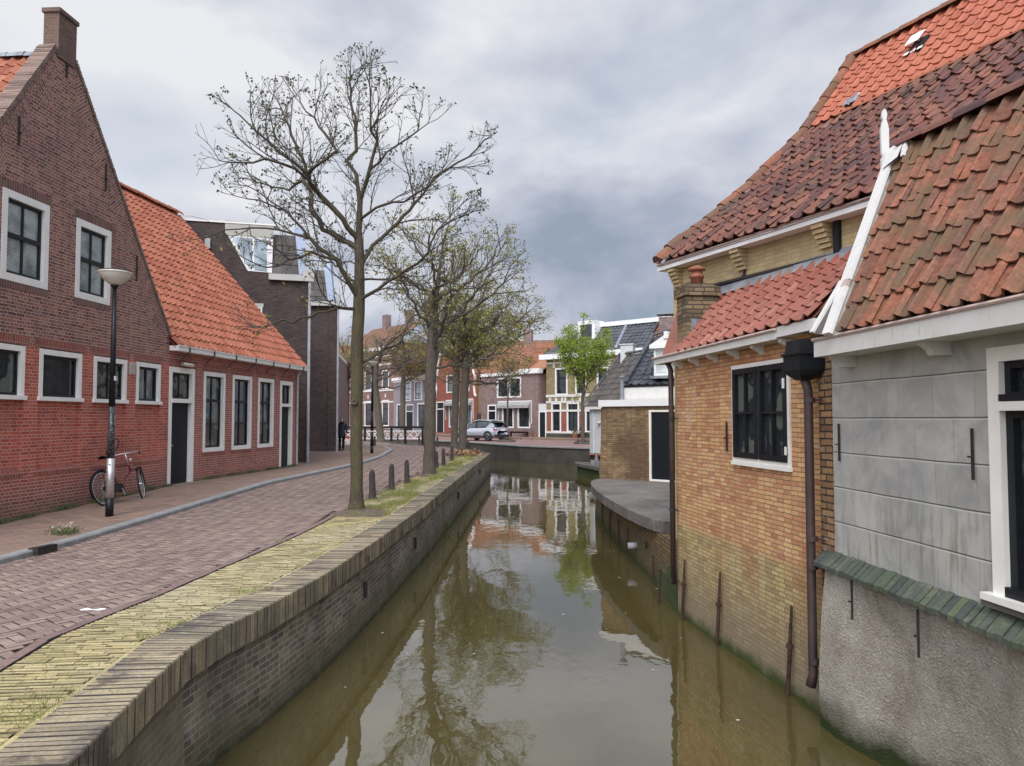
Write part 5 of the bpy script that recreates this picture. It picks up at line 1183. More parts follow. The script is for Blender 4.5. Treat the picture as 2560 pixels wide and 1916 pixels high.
# purple plastered house
f = far_frame(984, 93, 1088, 83); ph = thing('terraced_house', 'purple plastered house with a white cornice, seen between the tree trunks', 'house', f.pt(f.L / 2, 0, 0), 'houses across the square')
zc = C6(f, 700, 690)[1]
ups = [rect(f, C6, 640, 706, 716, 894), rect(f, C6, 750, 700, 826, 888)]; dn = [rect(f, C6, 572, 930, 660, 1172), rect(f, C6, 780, 920, 876, 1170)]; dd = rect(f, C6, 664, 932, 738, 1204)
mb = MB(); wall(mb, f, [(0, Z0 - .2), (f.L, Z0 - .2), (f.L, zc), (0, zc)], ups + dn + [dd]); mb.build('front_wall', 'purple_plaster', ph)
for r in ups: fwin(f, r, ph, 2, 3, gl='glass_light')
for r in dn: fwin(f, r, ph, 2, 3)
fdoor(f, dd, ph, trans=.72)
mb = MB(); mb.box(f, -.15, f.L + .1, -.1, .25, zc + .12, zc + .45); mb.box(f, -.1, f.L + .1, -.1, .08, zc - .12, zc + .12); mb.build('cornice', 'white_clean', ph)
mb = MB(); ff, A_, B_ = bil(f.pt(0, .1, zc + .45), f.pt(f.L, .1, zc + .45), f.pt(f.L, -4, zc + 4.2), f.pt(0, -4, zc + 4.2)); tiles(mb, ff, A_, B_, .35, .45, .04, .03, prof=4); tile_backing(mb, ff, A_, B_); mb.build('roof', 'tile_brown', ph)
mb = MB(); mb.box(f, f.L * .62, f.L * .62 + .9, -4.2, -3.5, zc + 3.5, zc + 5.4); mb.build('chimney', 'pink_far', ph)
mb = MB(); mb.box(f, 0, f.L, -8, -.3, 0, zc); mb.build('side_wall', 'grey_far', ph)
# brown house with arched ground-floor windows
f = far_frame(862, 103, 984, 93); bn = thing('terraced_house', 'brown brick house with white bands and arched windows, behind the near tree trunk', 'house', f.pt(f.L / 2, 0, 0), 'houses across the square')
zt = C6(f, 300, 420)[1] + .3
ars = [rect(f, C6, 250, 900, 320, 1155), rect(f, C6, 425, 888, 492, 1150), rect(f, C6, 110, 905, 165, 1160)]; us = [rect(f, C6, 250, 610, 318, 790), rect(f, C6, 425, 590, 492, 775)]
mb = MB(); wall(mb, f, [(0, Z0 - .2), (f.L, Z0 - .2), (f.L, zt), (0, zt)], ars + us); mb.build('front_wall', 'brown_far', bn)
for r in us: fwin(f, r, bn, 1, 1, mid=.6)
for r in ars:
    w_ = fwin(f, r, bn, 1, 1, mid=.68); mb = MB(); a, b, c, d = r; n = 8; pts = [(lerp(a, b, i / n), d + .35 * math.sin(math.pi * i / n)) for i in range(n + 1)]; quad(mb, f, [(a, d - .05)] + pts[1:-1] + [(b, d - .05)] if False else pts, .03); mb.build('arched_head', 'brown_far', bn)
    mb = MB(); m_ = (a + b) / 2; mb.box(f, m_ - .1, m_ + .1, 0, .08, d + .3, d + .75); mb.build('keystone', 'white_band', bn)
mb = MB()
for yy in (462, 545, 798, 912): z = C6(f, 300, yy)[1]; mb.box(f, 0, f.L, -.02, .05, z - .09, z + .09)
z = C6(f, 300, 1158)[1]; mb.box(f, 0, f.L, -.02, .06, z - .15, z + .12); mb.box(f, -.1, f.L + .1, -.1, .3, zt - .1, zt + .3); mb.build('white_band', 'white_band', bn)
mb = MB(); ff, A_, B_ = bil(f.pt(0, .1, zt + .3), f.pt(f.L, .1, zt + .3), f.pt(f.L, -4, zt + 3.6), f.pt(0, -4, zt + 3.6)); tiles(mb, ff, A_, B_, .4, .5, .04, .03, prof=4); tile_backing(mb, ff, A_, B_); mb.build('roof', 'tile_brown', bn)
mb = MB()
for s in (f.L * .3, f.L * .75): mb = MB(); mb.box(f, s, s + 1.0, -4.2, -3.4, zt + 3, zt + 5.2); mb.build('chimney', 'pink_far', bn)
# red house with the neck gable
f = far_frame(1088, 83, 1192, 72.5); rh = thing('terraced_house', 'bright red brick house with a curved white-edged gable and striped awnings', 'house', f.pt(f.L / 2, 0, 0), 'houses across the square')
zt = C6(f, 1200, 640)[1]; L = f.L
ws = [rect(f, C6, 1098, 912, 1192, 1165), rect(f, C6, 1262, 905, 1325, 1160)]; dr = rect(f, C6, 970, 905, 1046, 1212); u_ = [rect(f, C6, 1072, 640, 1142, 812), rect(f, C6, 1235, 630, 1300, 800)]
mb = MB(); wall(mb, f, [(0, Z0 - .2), (L, Z0 - .2), (L, zt), (0, zt)], ws + [dr] + u_); wall(mb, f, [(.1, zt), (L - .1, zt), (L * .68, zt + 3), (L * .32, zt + 3)], []); mb.build('front_wall', 'red_far', rh)
for r in ws: fwin(f, r, rh, 1, 1, mid=.7)
for r in u_: fwin(f, r, rh, 1, 1, mid=.55)
fdoor(f, dr, rh, trans=.74)
mb = MB()
for sgn, s in ((-1, 0), (1, L)):
    pp = [(0.0, -2.2), (.35, -2.0), (.55, -1.2), (.25, -.4), (.75, .2), (.9, 1.2), (1.5, 2.2), (2.0, 3.0)]
    mb.tube([f.pt(s - sgn * x, .05, zt + z) for x, z in pp], .13, 6)
mb.box(f, L * .3, L * .7, -.2, .15, zt + 3.0, zt + 3.2); mb.build('gable_scroll', 'white_band', rh)
mb = MB(); ff, A_, B_ = bil(f.pt(0, -.4, zt), f.pt(0, -8, zt), f.pt(L / 2, -8, zt + 3.4), f.pt(L / 2, -.4, zt + 3.4)); tile_backing(mb, ff, A_, B_); ff, A_, B_ = bil(f.pt(L, -.4, zt), f.pt(L, -8, zt), f.pt(L / 2, -8, zt + 3.4), f.pt(L / 2, -.4, zt + 3.4)); tiles(mb, ff, A_, B_, .35, .45, .04, .03, prof=4); tile_backing(mb, ff, A_, B_); mb.build('roof', 'tile_far', rh)
def awning(fr, a, b, z, parent, drop=.35, out=.9):
    fo = MB(); fo.box(fr, a - .06, b + .06, 0, .05, z - .05, z + .08); fo.box(fr, a - .06, a, 0, .06, z - 1.9, z); fo.box(fr, b, b + .06, 0, .06, z - 1.9, z)
    w_ = fo.build('awning_frame', 'white_clean', parent)
    mb = MB(); mb.poly([fr.pt(a, .06, z), fr.pt(b, .06, z), fr.pt(b, out * .35, z - .3), fr.pt(a, out * .35, z - .3)], [(a, 0), (b, 0), (b, 1), (a, 1)]); mb.poly([fr.pt(a, out * .35, z - .3), fr.pt(b, out * .35, z - .3), fr.pt(b, out * .35, z - .55), fr.pt(a, out * .35, z - .55)], [(a, 0), (b, 0), (b, 1), (a, 1)])
    for x in (a, b, ): mb.poly([fr.pt(x, .06, z), fr.pt(x, out * .35, z - .3), fr.pt(x, .07, z - 1.8)], [(0, 0), (1, 0), (0, 1)])
    for x in (a, (a + b) / 2 - .15, b - .3): mb.poly([fr.pt(x, .07, z - .3), fr.pt(x + .3, .07, z - .3), fr.pt(x + .2, .07, z - 1.75), fr.pt(x + .1, .07, z - 1.75)], [(x, 0), (x + .3, 0), (x + .2, 1), (x + .1, 1)])
    mb.build('awning', 'awning', w_)
za = C6(f, 1200, 888)[1]; awning(f, C6(f, 1068, 888)[0], C6(f, 1190, 888)[0], za, rh); awning(f, C6(f, 1225, 888)[0], C6(f, 1340, 888)[0], za, rh)
# dark alley gate between red and pink houses
f = far_frame(1192, 72.5, 1203, 70.5); ag = thing('alley_gate', 'dark narrow gate between the red house and the pink brick house', 'gate', f.pt(.2, 0, 0))
r = rect(f, C6, 1378, 1022, 1418, 1120); mb = MB(); mb.box(f, 0, f.L, -.1, 0, Z0 - .2, r[3]); mb.build('gate_leaf', 'black_paint', ag)
mb = MB(); mb.box(f, 0, f.L, -6, -.15, r[3] + .0, C6(f, 1400, 740)[1]); mb.build('side_brickwork', 'yellow_far', ag)
# pink brick house
f = far_frame(1203, 70, 1346, 64.4); pk = thing('terraced_house', 'pink weathered brick house with one wide upper window, behind the small young tree', 'house', f.pt(f.L / 2, 0, 0), 'houses across the square'); L = f.L
zt = C6(f, 1700, 640)[1]
uw = rect(f, C6, 1580, 668, 1822, 860); ws = [rect(f, C6, 1632, 945, 1748, 1170), rect(f, C6, 1788, 935, 1914, 1172)]; dr = rect(f, C6, 1486, 935, 1572, 1240)
mb = MB(); wall(mb, f, [(0, Z0 - .2), (L, Z0 - .2), (L, zt), (0, zt)], [uw] + ws + [dr]); mb.build('front_wall', 'pink_far', pk)
fwin(f, uw, pk, 1, 1); m_ = (uw[0] + uw[1]) / 2; mb = MB(); mb.box(f, m_ - .12, m_ + .12, -.05, .05, uw[2] + .13, uw[3] - .13); mb.build('mullion', 'white_clean', pk)
for r in ws: fwin(f, r, pk, 2, 2, mid=.62)
fdoor(f, dr, pk, trans=.78)
awning(f, C6(f, 1595, 905)[0], C6(f, 1925, 905)[0], C6(f, 1750, 905)[1], pk)
mb = MB(); mb.box(f, C6(f, 1820, 600)[0] if False else 0, L + .15, -.2, .12, zt, zt + .28); mb.box(f, C6(f, 1815, 600)[0], L + .25, -.3, .22, zt + .05, zt + .45); mb.build('cornice', 'white_clean', pk)
mb = MB(); ff, A_, B_ = bil(f.pt(0, -.3, zt + .2), f.pt(L, -.3, zt + .2), f.pt(L, -3.5, zt + 2.3), f.pt(0, -3.5, zt + 2.3)); tiles(mb, ff, A_, B_, .35, .45, .04, .03, prof=4, skip=lambda a, b: a > L * .72); tile_backing(mb, ff, A_, B_); mb.build('roof', 'tile_far', pk)
mb = MB(); ff, A_, B_ = bil(f.pt(L * .55, -1.2, zt + .4), f.pt(L * .93, -1.2, zt + .4), f.pt(L * .88, -2.8, zt + 1.9), f.pt(L * .6, -2.8, zt + 1.9)); tiles(mb, ff, A_, B_, .35, .4, .04, .03, prof=4); tile_backing(mb, ff, A_, B_); mb.build('small_roof', 'tile_grey', pk)
r = rect(f, C6, 1768, 378, 1882, 480); mb = MB(); mb.box(f, r[0], r[1], -3.4, -2.4, r[2] - .5, r[3] + .15); mb.build('chimney', 'shed_brick', pk)
mb = MB(); mb.box(f, .0, L, -8, -.32, 0, zt); mb.build('side_wall', 'brown_far', pk)
# garden gate with white palings
f = far_frame(1346.5, 64.2, 1366, 64); gg = thing('garden_gate', 'black door under white palings between the pink and the yellow brick houses', 'gate', f.pt(.3, 0, 0)); L = f.L
z1 = C6(f, 2040, 1000)[1]; z2 = C6(f, 2040, 925)[1]
mb = MB(); mb.box(f, 0, .1, -.1, .03, Z0, z1); mb.box(f, L - .1, L, -.1, .03, Z0, z1); mb.box(f, .1, L - .1, -.1, .03, z1 - .08, z1); mb.build('gate_frame', 'white_clean', gg)
mb = MB(); mb.box(f, .1, L - .1, -.08, 0, Z0 - .1, z1 - .08); mb.build('door', 'black_paint', gg)
mb = MB()
for k in range(8): a = .02 + k * L / 8; mb.mesh([f.pt(a, .03, z1), f.pt(a + L / 11, .03, z1), f.pt(a + L / 11, .03, z2 - .05), f.pt(a + L / 22, .03, z2 + .04), f.pt(a, .03, z2 - .05), f.pt(a, .0, z1), f.pt(a + L / 11, .0, z1), f.pt(a + L / 11, .0, z2 - .05), f.pt(a + L / 22, .0, z2 + .04), f.pt(a, .0, z2 - .05)], [(0, 1, 2, 3, 4), (9, 8, 7, 6, 5)] + [(i, (i + 1) % 5, (i + 1) % 5 + 5, i + 5) for i in range(5)])
mb.build('paling', 'white_clean', gg)
mb = MB(); ff, A_, B_ = bil(f.pt(-.3, -1.5, z2 + .1), f.pt(L + .3, -1.5, z2 + .1), f.pt(L + .3, -3.5, z2 + 5.4), f.pt(-1.6, -3.5, z2 + 5.4)); tiles(mb, ff, A_, B_, .35, .45, .04, .03, prof=4); tile_backing(mb, ff, A_, B_); mb.build('outhouse_roof', 'tile_far', gg)
# large yellow brick house with the dark mansard
f = far_frame(1366, 64.0, 1620, 57.5); yb = thing('mansard_house', 'large yellow brick house with a dark mansard roof, behind the bright green tree', 'house', f.pt(f.L / 2, 0, 0), 'houses across the square'); L = f.L
zt = C5(f, 300, 560)[1]
ws = [rect(f, C5, 183, 1075, 300, 1425), rect(f, C5, 365, 1072, 512, 1428), rect(f, C5, 582, 1070, 760, 1430)]; u_ = [rect(f, C5, 228, 668, 375, 985), rect(f, C5, 465, 660, 600, 980), rect(f, C5, 720, 655, 860, 975)]
mb = MB(); wall(mb, f, [(0, Z0 - .2), (L, Z0 - .2), (L, zt), (0, zt)], ws + u_); mb.build('front_wall', 'yellow_far', yb)
for r in ws: fwin(f, r, yb, 2, 1, mid=.72)
for r in u_: fwin(f, r, yb, 1, 1, mid=.65)
mb = MB(); zz = [C5(f, 250, y)[1] for y in (1068, 1170, 1425)]
for z in zz: mb.box(f, 0, L, -.02, .05, z - .08, z + .08)
z = C5(f, 250, 995)[1]; mb.box(f, 0, L, -.02, .07, z - .1, z + .1); z = C5(f, 250, 605)[1]; mb.box(f, 0, L, -.02, .05, z - .07, z + .07); mb.build('white_band', 'white_band', yb)
mb = MB(); z = zz[2]; 
for a, b in ((0.1, ws[0][0]), (ws[0][1], ws[1][0]), (ws[1][1], ws[2][0])): mb.box(f, a, b - .0, -.02, .02, zz[2] + .08, zz[1] - .08)
mb.build('red_panel', 'red_far', yb)
mb = MB(); mb.box(f, 0, L, -.02, .06, Z0 - .2, zz[2] - .09); mb.build('plinth', 'far_quay', yb)
mb = MB()
for (a, b, c, d) in u_ + ws:
    for x in (a - .12, (a + b) / 2, b + .12): mb.box(f, x - .1, x + .1, .0, .06, d + .05, d + .4)
mb.build('block_ornament', 'white_band', yb)
mb = MB(); mb.box(f, -.35, L + .2, -.2, .55, zt, zt + .42); mb.build('cornice', 'white_clean', yb)
zr_ = C5(f, 600, 200)[1] + .25; sl = 2.1
mb = MB(); ff, A_, B_ = bil(f.pt(0, .3, zt + .42), f.pt(L, .3, zt + .42), f.pt(L, -1.7, zr_), f.pt(2.6, -1.7, zr_)); tiles(mb, ff, A_, B_, .4, .45, .04, .035, prof=4); tile_backing(mb, ff, A_, B_)
ff, A_, B_ = bil(f.pt(0, -8, zt + .42), f.pt(0, .3, zt + .42), f.pt(2.6, -1.7, zr_), f.pt(2.6, -7, zr_)); tiles(mb, ff, A_, B_, .4, .45, .04, .035, prof=4); tile_backing(mb, ff, A_, B_); mb.build('roof', 'tile_black', yb)
mb = MB(); ff, A_, B_ = bil(f.pt(L * .86, -.9, zt + 1.1), f.pt(L * 1.3, -.9, zt + 1.1), f.pt(L * 1.3, -2.4, zr_ + .1), f.pt(L * .80, -1.75, zr_ + .02)); tiles(mb, ff, A_, B_, .4, .45, .04, .035, prof=4); tile_backing(mb, ff, A_, B_); mb.build('red_roof_patch', 'tile_far', yb)
mb = MB(); mb.box(f, 2.3, L + 1, -7, -1.5, zr_, zr_ + .35); mb.box(f, .9 + 1.2, 3.2, -3, -1.2, zr_ - .1, zr_ + .2); mb.build('roof_edge', 'white_clean', yb)
r = rect(f, C5, 470, 205, 600, 330); mb = MB(); mb.box(f, r[0] - .3, r[1] + .3, -2.0, -.7, r[2] - .2, zr_ + .5); do = mb.build('dormer', 'white_clean', yb); mb = MB(); mb.box(f, r[0], r[1], -.72, -.68, r[2], zr_ + .2); mb.build('pane', 'glass', do)
capm = MB(); capline(capm, [f.pt(L * .72, .2, zt + .5), f.pt(L * .70, -1.7, zr_)], .15, .4); capm.build('hip_tile', 'lead', yb)
# narrow pale house far left, beyond the dark blocks
f = far_frame(835, 60, 866, 74); nb = thing('terraced_house', 'narrow pale house front with white trim beside the walking person', 'house', f.pt(f.L / 2, 0, 0), 'houses across the square'); L = f.L
mb = MB(); wall(mb, f, [(0, -.1), (L, -.1), (L, 6.6), (0, 6.6)], []); mb.build('front_wall', 'pink_far', nb)
for s in (L * .2, L * .6):
    fwin(f, (s, s + L * .22, 3.6, 5.2), nb, 1, 2); fwin(f, (s, s + L * .22, 1.0, 2.6), nb, 1, 2)
mb = MB(); mb.box(f, 0, .4, -.1, .08, -.1, 6.6); mb.box(f, 0, L, -.3, .3, 6.6, 6.85); mb.build('trim', 'white_clean', nb)
# raised pavement in front of the houses
mb = MB(); pts = [depthpt(1640, 57), depthpt(1346, 64), depthpt(1203, 69.6), depthpt(1088, 82.6), depthpt(984, 92.5), depthpt(862, 102.5)]
for a, b in zip(pts, pts[1:]):
    ff = Fr(a, (b[0] - a[0], b[1] - a[1]), (0., -5.)); LL = math.hypot(b[0] - a[0], b[1] - a[1]); mb.box(ff, 0, LL, -.5, 2.2, -.1, .14)
mb.build('pavement', 'sidewalk', kind='structure')
# distant backdrop roofs behind the row
f = Fr((-45, 118), (1, -.25), (0., -5.)); bd = thing('terraced_house', 'far row of brown brick houses with orange roofs glimpsed through the tree crowns', 'house', f.pt(10, 0, 0), 'houses across the square')
mb = MB(); mb.box(f, 0, 62, -8, 0, 0, 8.5); mb.build('wall', 'brown_far', bd)
mb = MB(); ff, A_, B_ = bil(f.pt(0, .2, 8.5), f.pt(62, .2, 8.5), f.pt(62, -5, 13), f.pt(0, -5, 13)); tiles(mb, ff, A_, B_, 1.0, .8, .05, .05, prof=4); tile_backing(mb, ff, A_, B_); mb.build('roof', 'tile_brown', bd)
for s in (12, 22, 35, 47):
    mb = MB(); mb.box(f, s, s + 1.2, -5.4, -4.4, 12, 14.6); mb.build('chimney', 'pink_far', bd)
# ============================================================ trees
rng = np.random.default_rng(11)
def TP(u, v, y):
    a = (u - 1280) / F; b = (958 - v) / F; ry = math.cos(PITCH) - b * math.sin(PITCH); t = y / ry
    return np.array([a * t, y, EYE + (math.sin(PITCH) + b * math.cos(PITCH)) * t])
def in_poly(px, py, poly):
    c = False; n = len(poly); j = n - 1
    for i in range(n):
        if (poly[i][1] > py) != (poly[j][1] > py) and px < (poly[j][0] - poly[i][0]) * (py - poly[i][1]) / (poly[j][1] - poly[i][1]) + poly[i][0]: c = not c
        j = i
    return c
class Tree:
    def __init__(s): s.p = []; s.par = []; s.fix = {}
    def limb(s, pts, start=None, step=.18, wob=.022):
        """add a hand-placed limb; its first point attaches to the nearest node"""
        pts = [np.array(q, float) for q in pts]
        if not s.p: s.p.append(pts[0]); s.par.append(-1); cur = 0
        else:
            P = np.array(s.p); cur = int(np.argmin(((P - pts[0]) ** 2).sum(1)))
        last = s.p[cur]
        for q in pts[1:]:
            L = np.linalg.norm(q - last); n = max(1, int(L / step))
            for i in range(1, n + 1):
                w = rng.normal(0, wob, 3) if i < n else 0
                s.p.append(last + (q - last) * i / n + w); s.par.append(cur); cur = len(s.p) - 1
            last = q
    def grow(s, attr, step=.12, di=1.2, dk=.2, iters=60, up=.08, wig=.18, first=0):
        A = attr.copy(); P = np.array(s.p); bd = np.full(len(A), 1e9); bi = np.zeros(len(A), int)
        def upd(i0, P):
            for k in range(i0, len(P), 400):
                Q = P[k:k + 400]; d = ((A[:, None, :] - Q[None, :, :]) ** 2).sum(2); m = d.argmin(1); dm = d[np.arange(len(A)), m]; b = dm < bd; bd[b] = dm[b]; bi[b] = m[b] + k
        upd(first, P)
        for it in range(iters):
            keep = bd > dk * dk; A = A[keep]; bd = bd[keep]; bi = bi[keep]
            if len(A) == 0: break
            act = bd < di * di
            if not act.any():
                act = bd < bd.min() * 1.3
            ids, inv = np.unique(bi[act], return_inverse=True); v = A[act] - P[bi[act]]; v /= np.linalg.norm(v, axis=1)[:, None] + 1e-9
            acc = np.zeros((len(ids), 3)); np.add.at(acc, inv, v); acc /= np.linalg.norm(acc, axis=1)[:, None] + 1e-9
            par = np.array([s.par[i] if s.par[i] >= 0 else i for i in ids]); md = P[ids] - P[par]; md /= np.linalg.norm(md, axis=1)[:, None] + 1e-9; acc = acc * .62 + md * .55; acc += rng.normal(0, wig, acc.shape); acc[:, 2] += up; acc /= np.linalg.norm(acc, axis=1)[:, None]
            new = P[ids] + acc * step; i0 = len(P); P = np.vstack([P, new]); s.par += list(ids); upd(i0, P)
        s.p = list(P)
    def laterals(s, start, L=(.7, 1.25), gap=.33, lv=3, inside=None, up=.25, ratio=.48, step=.085, ang=(32, 62), centre=None, seedn=None):
        n0 = len(s.p) if seedn is None else seedn; since = {}
        lim_nodes = list(range(start, n0)); sp = np.linalg.norm
        def grow_b(i, d, l, lev):
            pos = s.p[i]; cur = i; trav = 0; nxt = rng.uniform(.25, .45) * gap * (1, .75, .55, .5)[min(3, lv - lev)]; side = rng.choice([-1, 1]); bend = rng.normal(0, .05, 3)
            while trav < l:
                st_ = step if lev > 1 else step * .8
                d = d + bend * .35 + rng.normal(0, .075, 3) + np.array([0, 0, up * .10 * (1 if lev < lv else .6)]); d = d / sp(d); pos = pos + d * st_; trav += st_
                if inside is not None and not inside(pos): break
                s.p.append(pos); s.par.append(cur); cur = len(s.p) - 1
                if lev > 1 and trav > nxt and trav < l * .97:
                    nxt = trav + gap * (1, .62, .42, .4)[min(3, lv - lev + 1)] * rng.uniform(.6, 1.4)
                    perp = np.cross(d, rng.normal(0, 1, 3)); perp /= sp(perp); a = R(rng.uniform(*ang)); nd = d * math.cos(a) + perp * math.sin(a); nd[2] += up * .3
                    grow_b(cur, nd / sp(nd), (l - trav) * ratio + l * .18 * rng.uniform(.6, 1.2), lev - 1)
        acc = 0
        for i in lim_nodes:
            q = s.par[i]
            if q < 0: continue
            d = s.p[i] - s.p[q]; ln = sp(d); acc += ln; d = d / (ln + 1e-9)
            tip = not any(True for _ in ()) and i not in s._has
            if tip:
                for _ in range(2): nd = d + rng.normal(0, .25, 3); grow_b(i, nd / sp(nd), rng.uniform(*L) * .6, lv)
            if acc > gap * rng.uniform(.6, 1.3):
                acc = 0; perp = np.cross(d, rng.normal(0, 1, 3)); perp /= sp(perp); a = R(rng.uniform(*ang)); nd = d * math.cos(a) + perp * math.sin(a)
                if centre is not None: o = s.p[i] - centre; nd += .35 * o / (sp(o) + 1e-9)
                nd[2] += up * .5; grow_b(i, nd / sp(nd), rng.uniform(*L), lv)
    def spray(s, centre, prob=.8, n=(2, 4), L=(.12, .32), step=.07, up=.35, start=0, rmin=0.0):
        """short straight outward shoots on every outer twig"""
        n0 = len(s.p); c = np.array(centre); has = set(s.par)
        for i in range(start, n0):
            tip = i not in has
            if rng.random() > (prob if tip else prob * .22): continue
            p = s.p[i]; q = s.p[s.par[i]] if s.par[i] >= 0 else p - np.array([0, 0, .1])
            if np.linalg.norm(p - c) < rmin: continue
            d0 = (p - q) / (np.linalg.norm(p - q) + 1e-9); o = (p - c) / (np.linalg.norm(p - c) + 1e-9)
            for _ in range(rng.integers(*n) if tip else 1):
                d = d0 * .8 + o * .5 + rng.normal(0, .38, 3); d[2] += up; d /= np.linalg.norm(d); cur = i; pos = p; l = rng.uniform(*L)
                for k in range(max(1, int(l / step))):
                    pos = pos + d * step + rng.normal(0, .008, 3); s.p.append(pos); s.par.append(cur); cur = len(s.p) - 1; d = d + np.array([0, 0, .05])
    def finish(s, r0=.0035, ex=2.35, rmax=None):
        n = len(s.p); s.par = [int(x) for x in s.par]; ch = [[] for _ in range(n)]
        for i, q in enumerate(s.par):
            if q >= 0: ch[q].append(i)
        s.ch = ch; rr = np.zeros(n); order = list(range(n))
        order.sort(key=lambda i: -i)
        for i in order:
            rr[i] = r0 if not ch[i] else (sum(rr[c] ** ex for c in ch[i])) ** (1 / ex)
        # thin twigs keep a natural minimum and the trunk its measured girth
        if rmax:
            m = rr[0]; k = math.log(rmax / r0) / math.log(m / r0); rr = r0 * (rr / r0) ** k
        s.r = rr
    def chains(s):
        out = []; st = [(0, None)]
        while st:
            i, prev = st.pop(); path = ([prev] if prev is not None else []) + [i]
            while s.ch[i]:
                c = sorted(s.ch[i], key=lambda k: -s.r[k])
                for o in c[1:]: st.append((o, i))
                i = c[0]; path.append(i)
            out.append(path)
        return out
    def build(s, root, thick=.03, barkm='bark', twigm='twig', flare=1.35, base_h=.35):
        tm, cm = MB(), MB(); z0 = s.p[0][2]
        for path in s.chains():
            R_ = [float(s.r[i]) for i in path]; P_ = [Vector(s.p[i]) for i in path]
            if len(path) > 1 and path[0] != 0: R_[0] = min(R_[0], R_[1] * 1.15)
            if path[0] == 0:
                R_ = [r * (1 + (flare - 1) * max(0, 1 - (p.z - z0) / base_h) ** 2) for r, p in zip(R_, P_)]
            k = next((j for j, r in enumerate(R_) if r < thick), len(R_))
            if k >= 2: tm.tube(P_[:k + 1], R_[:k + 1], 14 if R_[0] > .09 else 8 if R_[0] > .04 else 6, cap=False)
            if k < len(R_) - 1:
                j = max(0, k - 0) if k >= 2 else 0
                cm.tube(P_[j:], R_[j:], 4 if R_[j] > .012 else 3, cap=False)
        tm.build('trunk', barkm, root, True); return cm
    def tips(s): return [i for i in range(len(s.p)) if not s.ch[i]]
def leaves(mb, p, n, size, spread, mi, droop=0.0):
    for _ in range(n):
        c = np.array(p) + rng.normal(0, spread, 3); a = rng.normal(0, 1, 3); a[2] -= droop; a /= np.linalg.norm(a); b = np.cross(a, rng.normal(0, 1, 3)); b /= np.linalg.norm(b) + 1e-9
        l = size * rng.uniform(.6, 1.3); w = l * .36; q = c + a * l
        mb.poly([tuple(c), tuple(c + a * l * .5 + b * w), tuple(q), tuple(c + a * l * .5 - b * w)], None, mi)
def big(x, y): return 500 + x / 2.02, 80 + y / 2.02
# --- near tree, limbs laid out after the photograph
y0 = 13.72
t1 = thing('street_tree', 'tallest nearest tree, mossy trunk with a knot, wide bare crown just coming into bud', 'tree', (-2.72, y0, 0), 'trees along the quay')
T = Tree()
gx = lambda u, v: (u, v)
def lim(T, pts, y1, ya=y0, cf=big): 
    n = len(pts); T.limb([TP(*cf(*q), lerp(ya, y1, (i / (n - 1)) ** 1.0)) for i, q in enumerate(pts)], wob=.004 if cf is gx else .022)

lim(T, [(891, 1281), (892, 1190), (891, 1100), (891, 1020), (893, 950), (893, 880), (896, 800), (899, 700), (897, 575), (900, 500)], y0 + .05, cf=gx)
lim(T, [(808, 850), (840, 760), (870, 640), (895, 550), (862, 500), (862, 350), (855, 200), (855, 90)], y0 - .5)
lim(T, [(808, 820), (790, 720), (740, 650), (790, 600), (785, 480), (760, 350), (755, 250), (755, 90)], y0 + .6)
lim(T, [(800, 1060), (745, 990), (680, 900), (610, 830), (560, 770), (540, 720), (480, 660), (400, 610), (280, 500), (200, 420), (110, 350)], y0 - 1.0)
lim(T, [(800, 1330), (765, 1290), (720, 1210), (690, 1150), (600, 1090), (555, 1040), (400, 1000), (260, 990), (130, 1000), (30, 950), (-90, 930), (-170, 905)], y0 - 1.3)
lim(T, [(695, 1110), (620, 1000), (560, 900), (560, 800), (520, 750), (535, 680), (480, 560), (430, 440), (380, 330), (310, 235)], y0 + 1.2)
lim(T, [(540, 720), (640, 640), (690, 600), (600, 480), (480, 330), (415, 230)], y0 - .2, y0 - .8)
lim(T, [(820, 1180), (870, 1080), (960, 1000), (1060, 900), (1080, 870), (1180, 740), (1300, 660), (1400, 590), (1470, 530)], y0 + 1.0)
lim(T, [(820, 950), (860, 910), (940, 870), (1030, 860), (1120, 800), (1250, 700), (1380, 690), (1450, 720)], y0 - 1.2)
lim(T, [(875, 660), (940, 610), (1000, 570), (1100, 500), (1200, 440), (1290, 360)], y0 + .2, y0 - .3)
lim(T, [(862, 500), (930, 430), (1000, 340), (1060, 280)], y0 - .9, y0 - .5)
lim(T, [(560, 800), (450, 800), (330, 770), (230, 740), (170, 730)], y0 + 1.5, y0 + .7)
lim(T, [(610, 830), (480, 690), (330, 640), (200, 660)], y0 - 1.6, y0 - .6)
lim(T, [(690, 1110), (560, 1110), (450, 1150), (340, 1190), (250, 1180)], y0 - 1.7, y0 - .3)
lim(T, [(555, 1040), (430, 900), (300, 850), (180, 830), (100, 780)], y0 - .2, y0 - .7)
lim(T, [(830, 1330), (900, 1300), (1000, 1230), (1100, 1170), (1200, 1000), (1320, 930), (1400, 900)], y0 - 1.4)
lim(T, [(790, 1660), (860, 1650), (930, 1600), (1020, 1560), (1035, 1500), (1060, 1450), (1150, 1400), (1230, 1380), (1330, 1300)], y0 + 1.6)
lim(T, [(795, 1420), (700, 1390), (620, 1370)], y0 - .9); lim(T, [(795, 1400), (690, 1395), (560, 1440), (380, 1470), (270, 1490)], y0 + .9)
lim(T, [(800, 1300), (720, 1200), (620, 1150)], y0 + 1.4)
lim(T, [(830, 1230), (960, 1250), (1100, 1290), (1180, 1290)], y0 - .5)
crown = [(745, 98), (840, 100), (900, 190), (985, 228), (1062, 295), (1052, 380), (1090, 460), (1000, 560), (920, 640), (850, 700), (740, 700), (660, 640), (600, 590), (500, 500), (472, 420), (480, 300), (470, 205), (560, 165), (640, 160), (690, 190), (700, 125)]
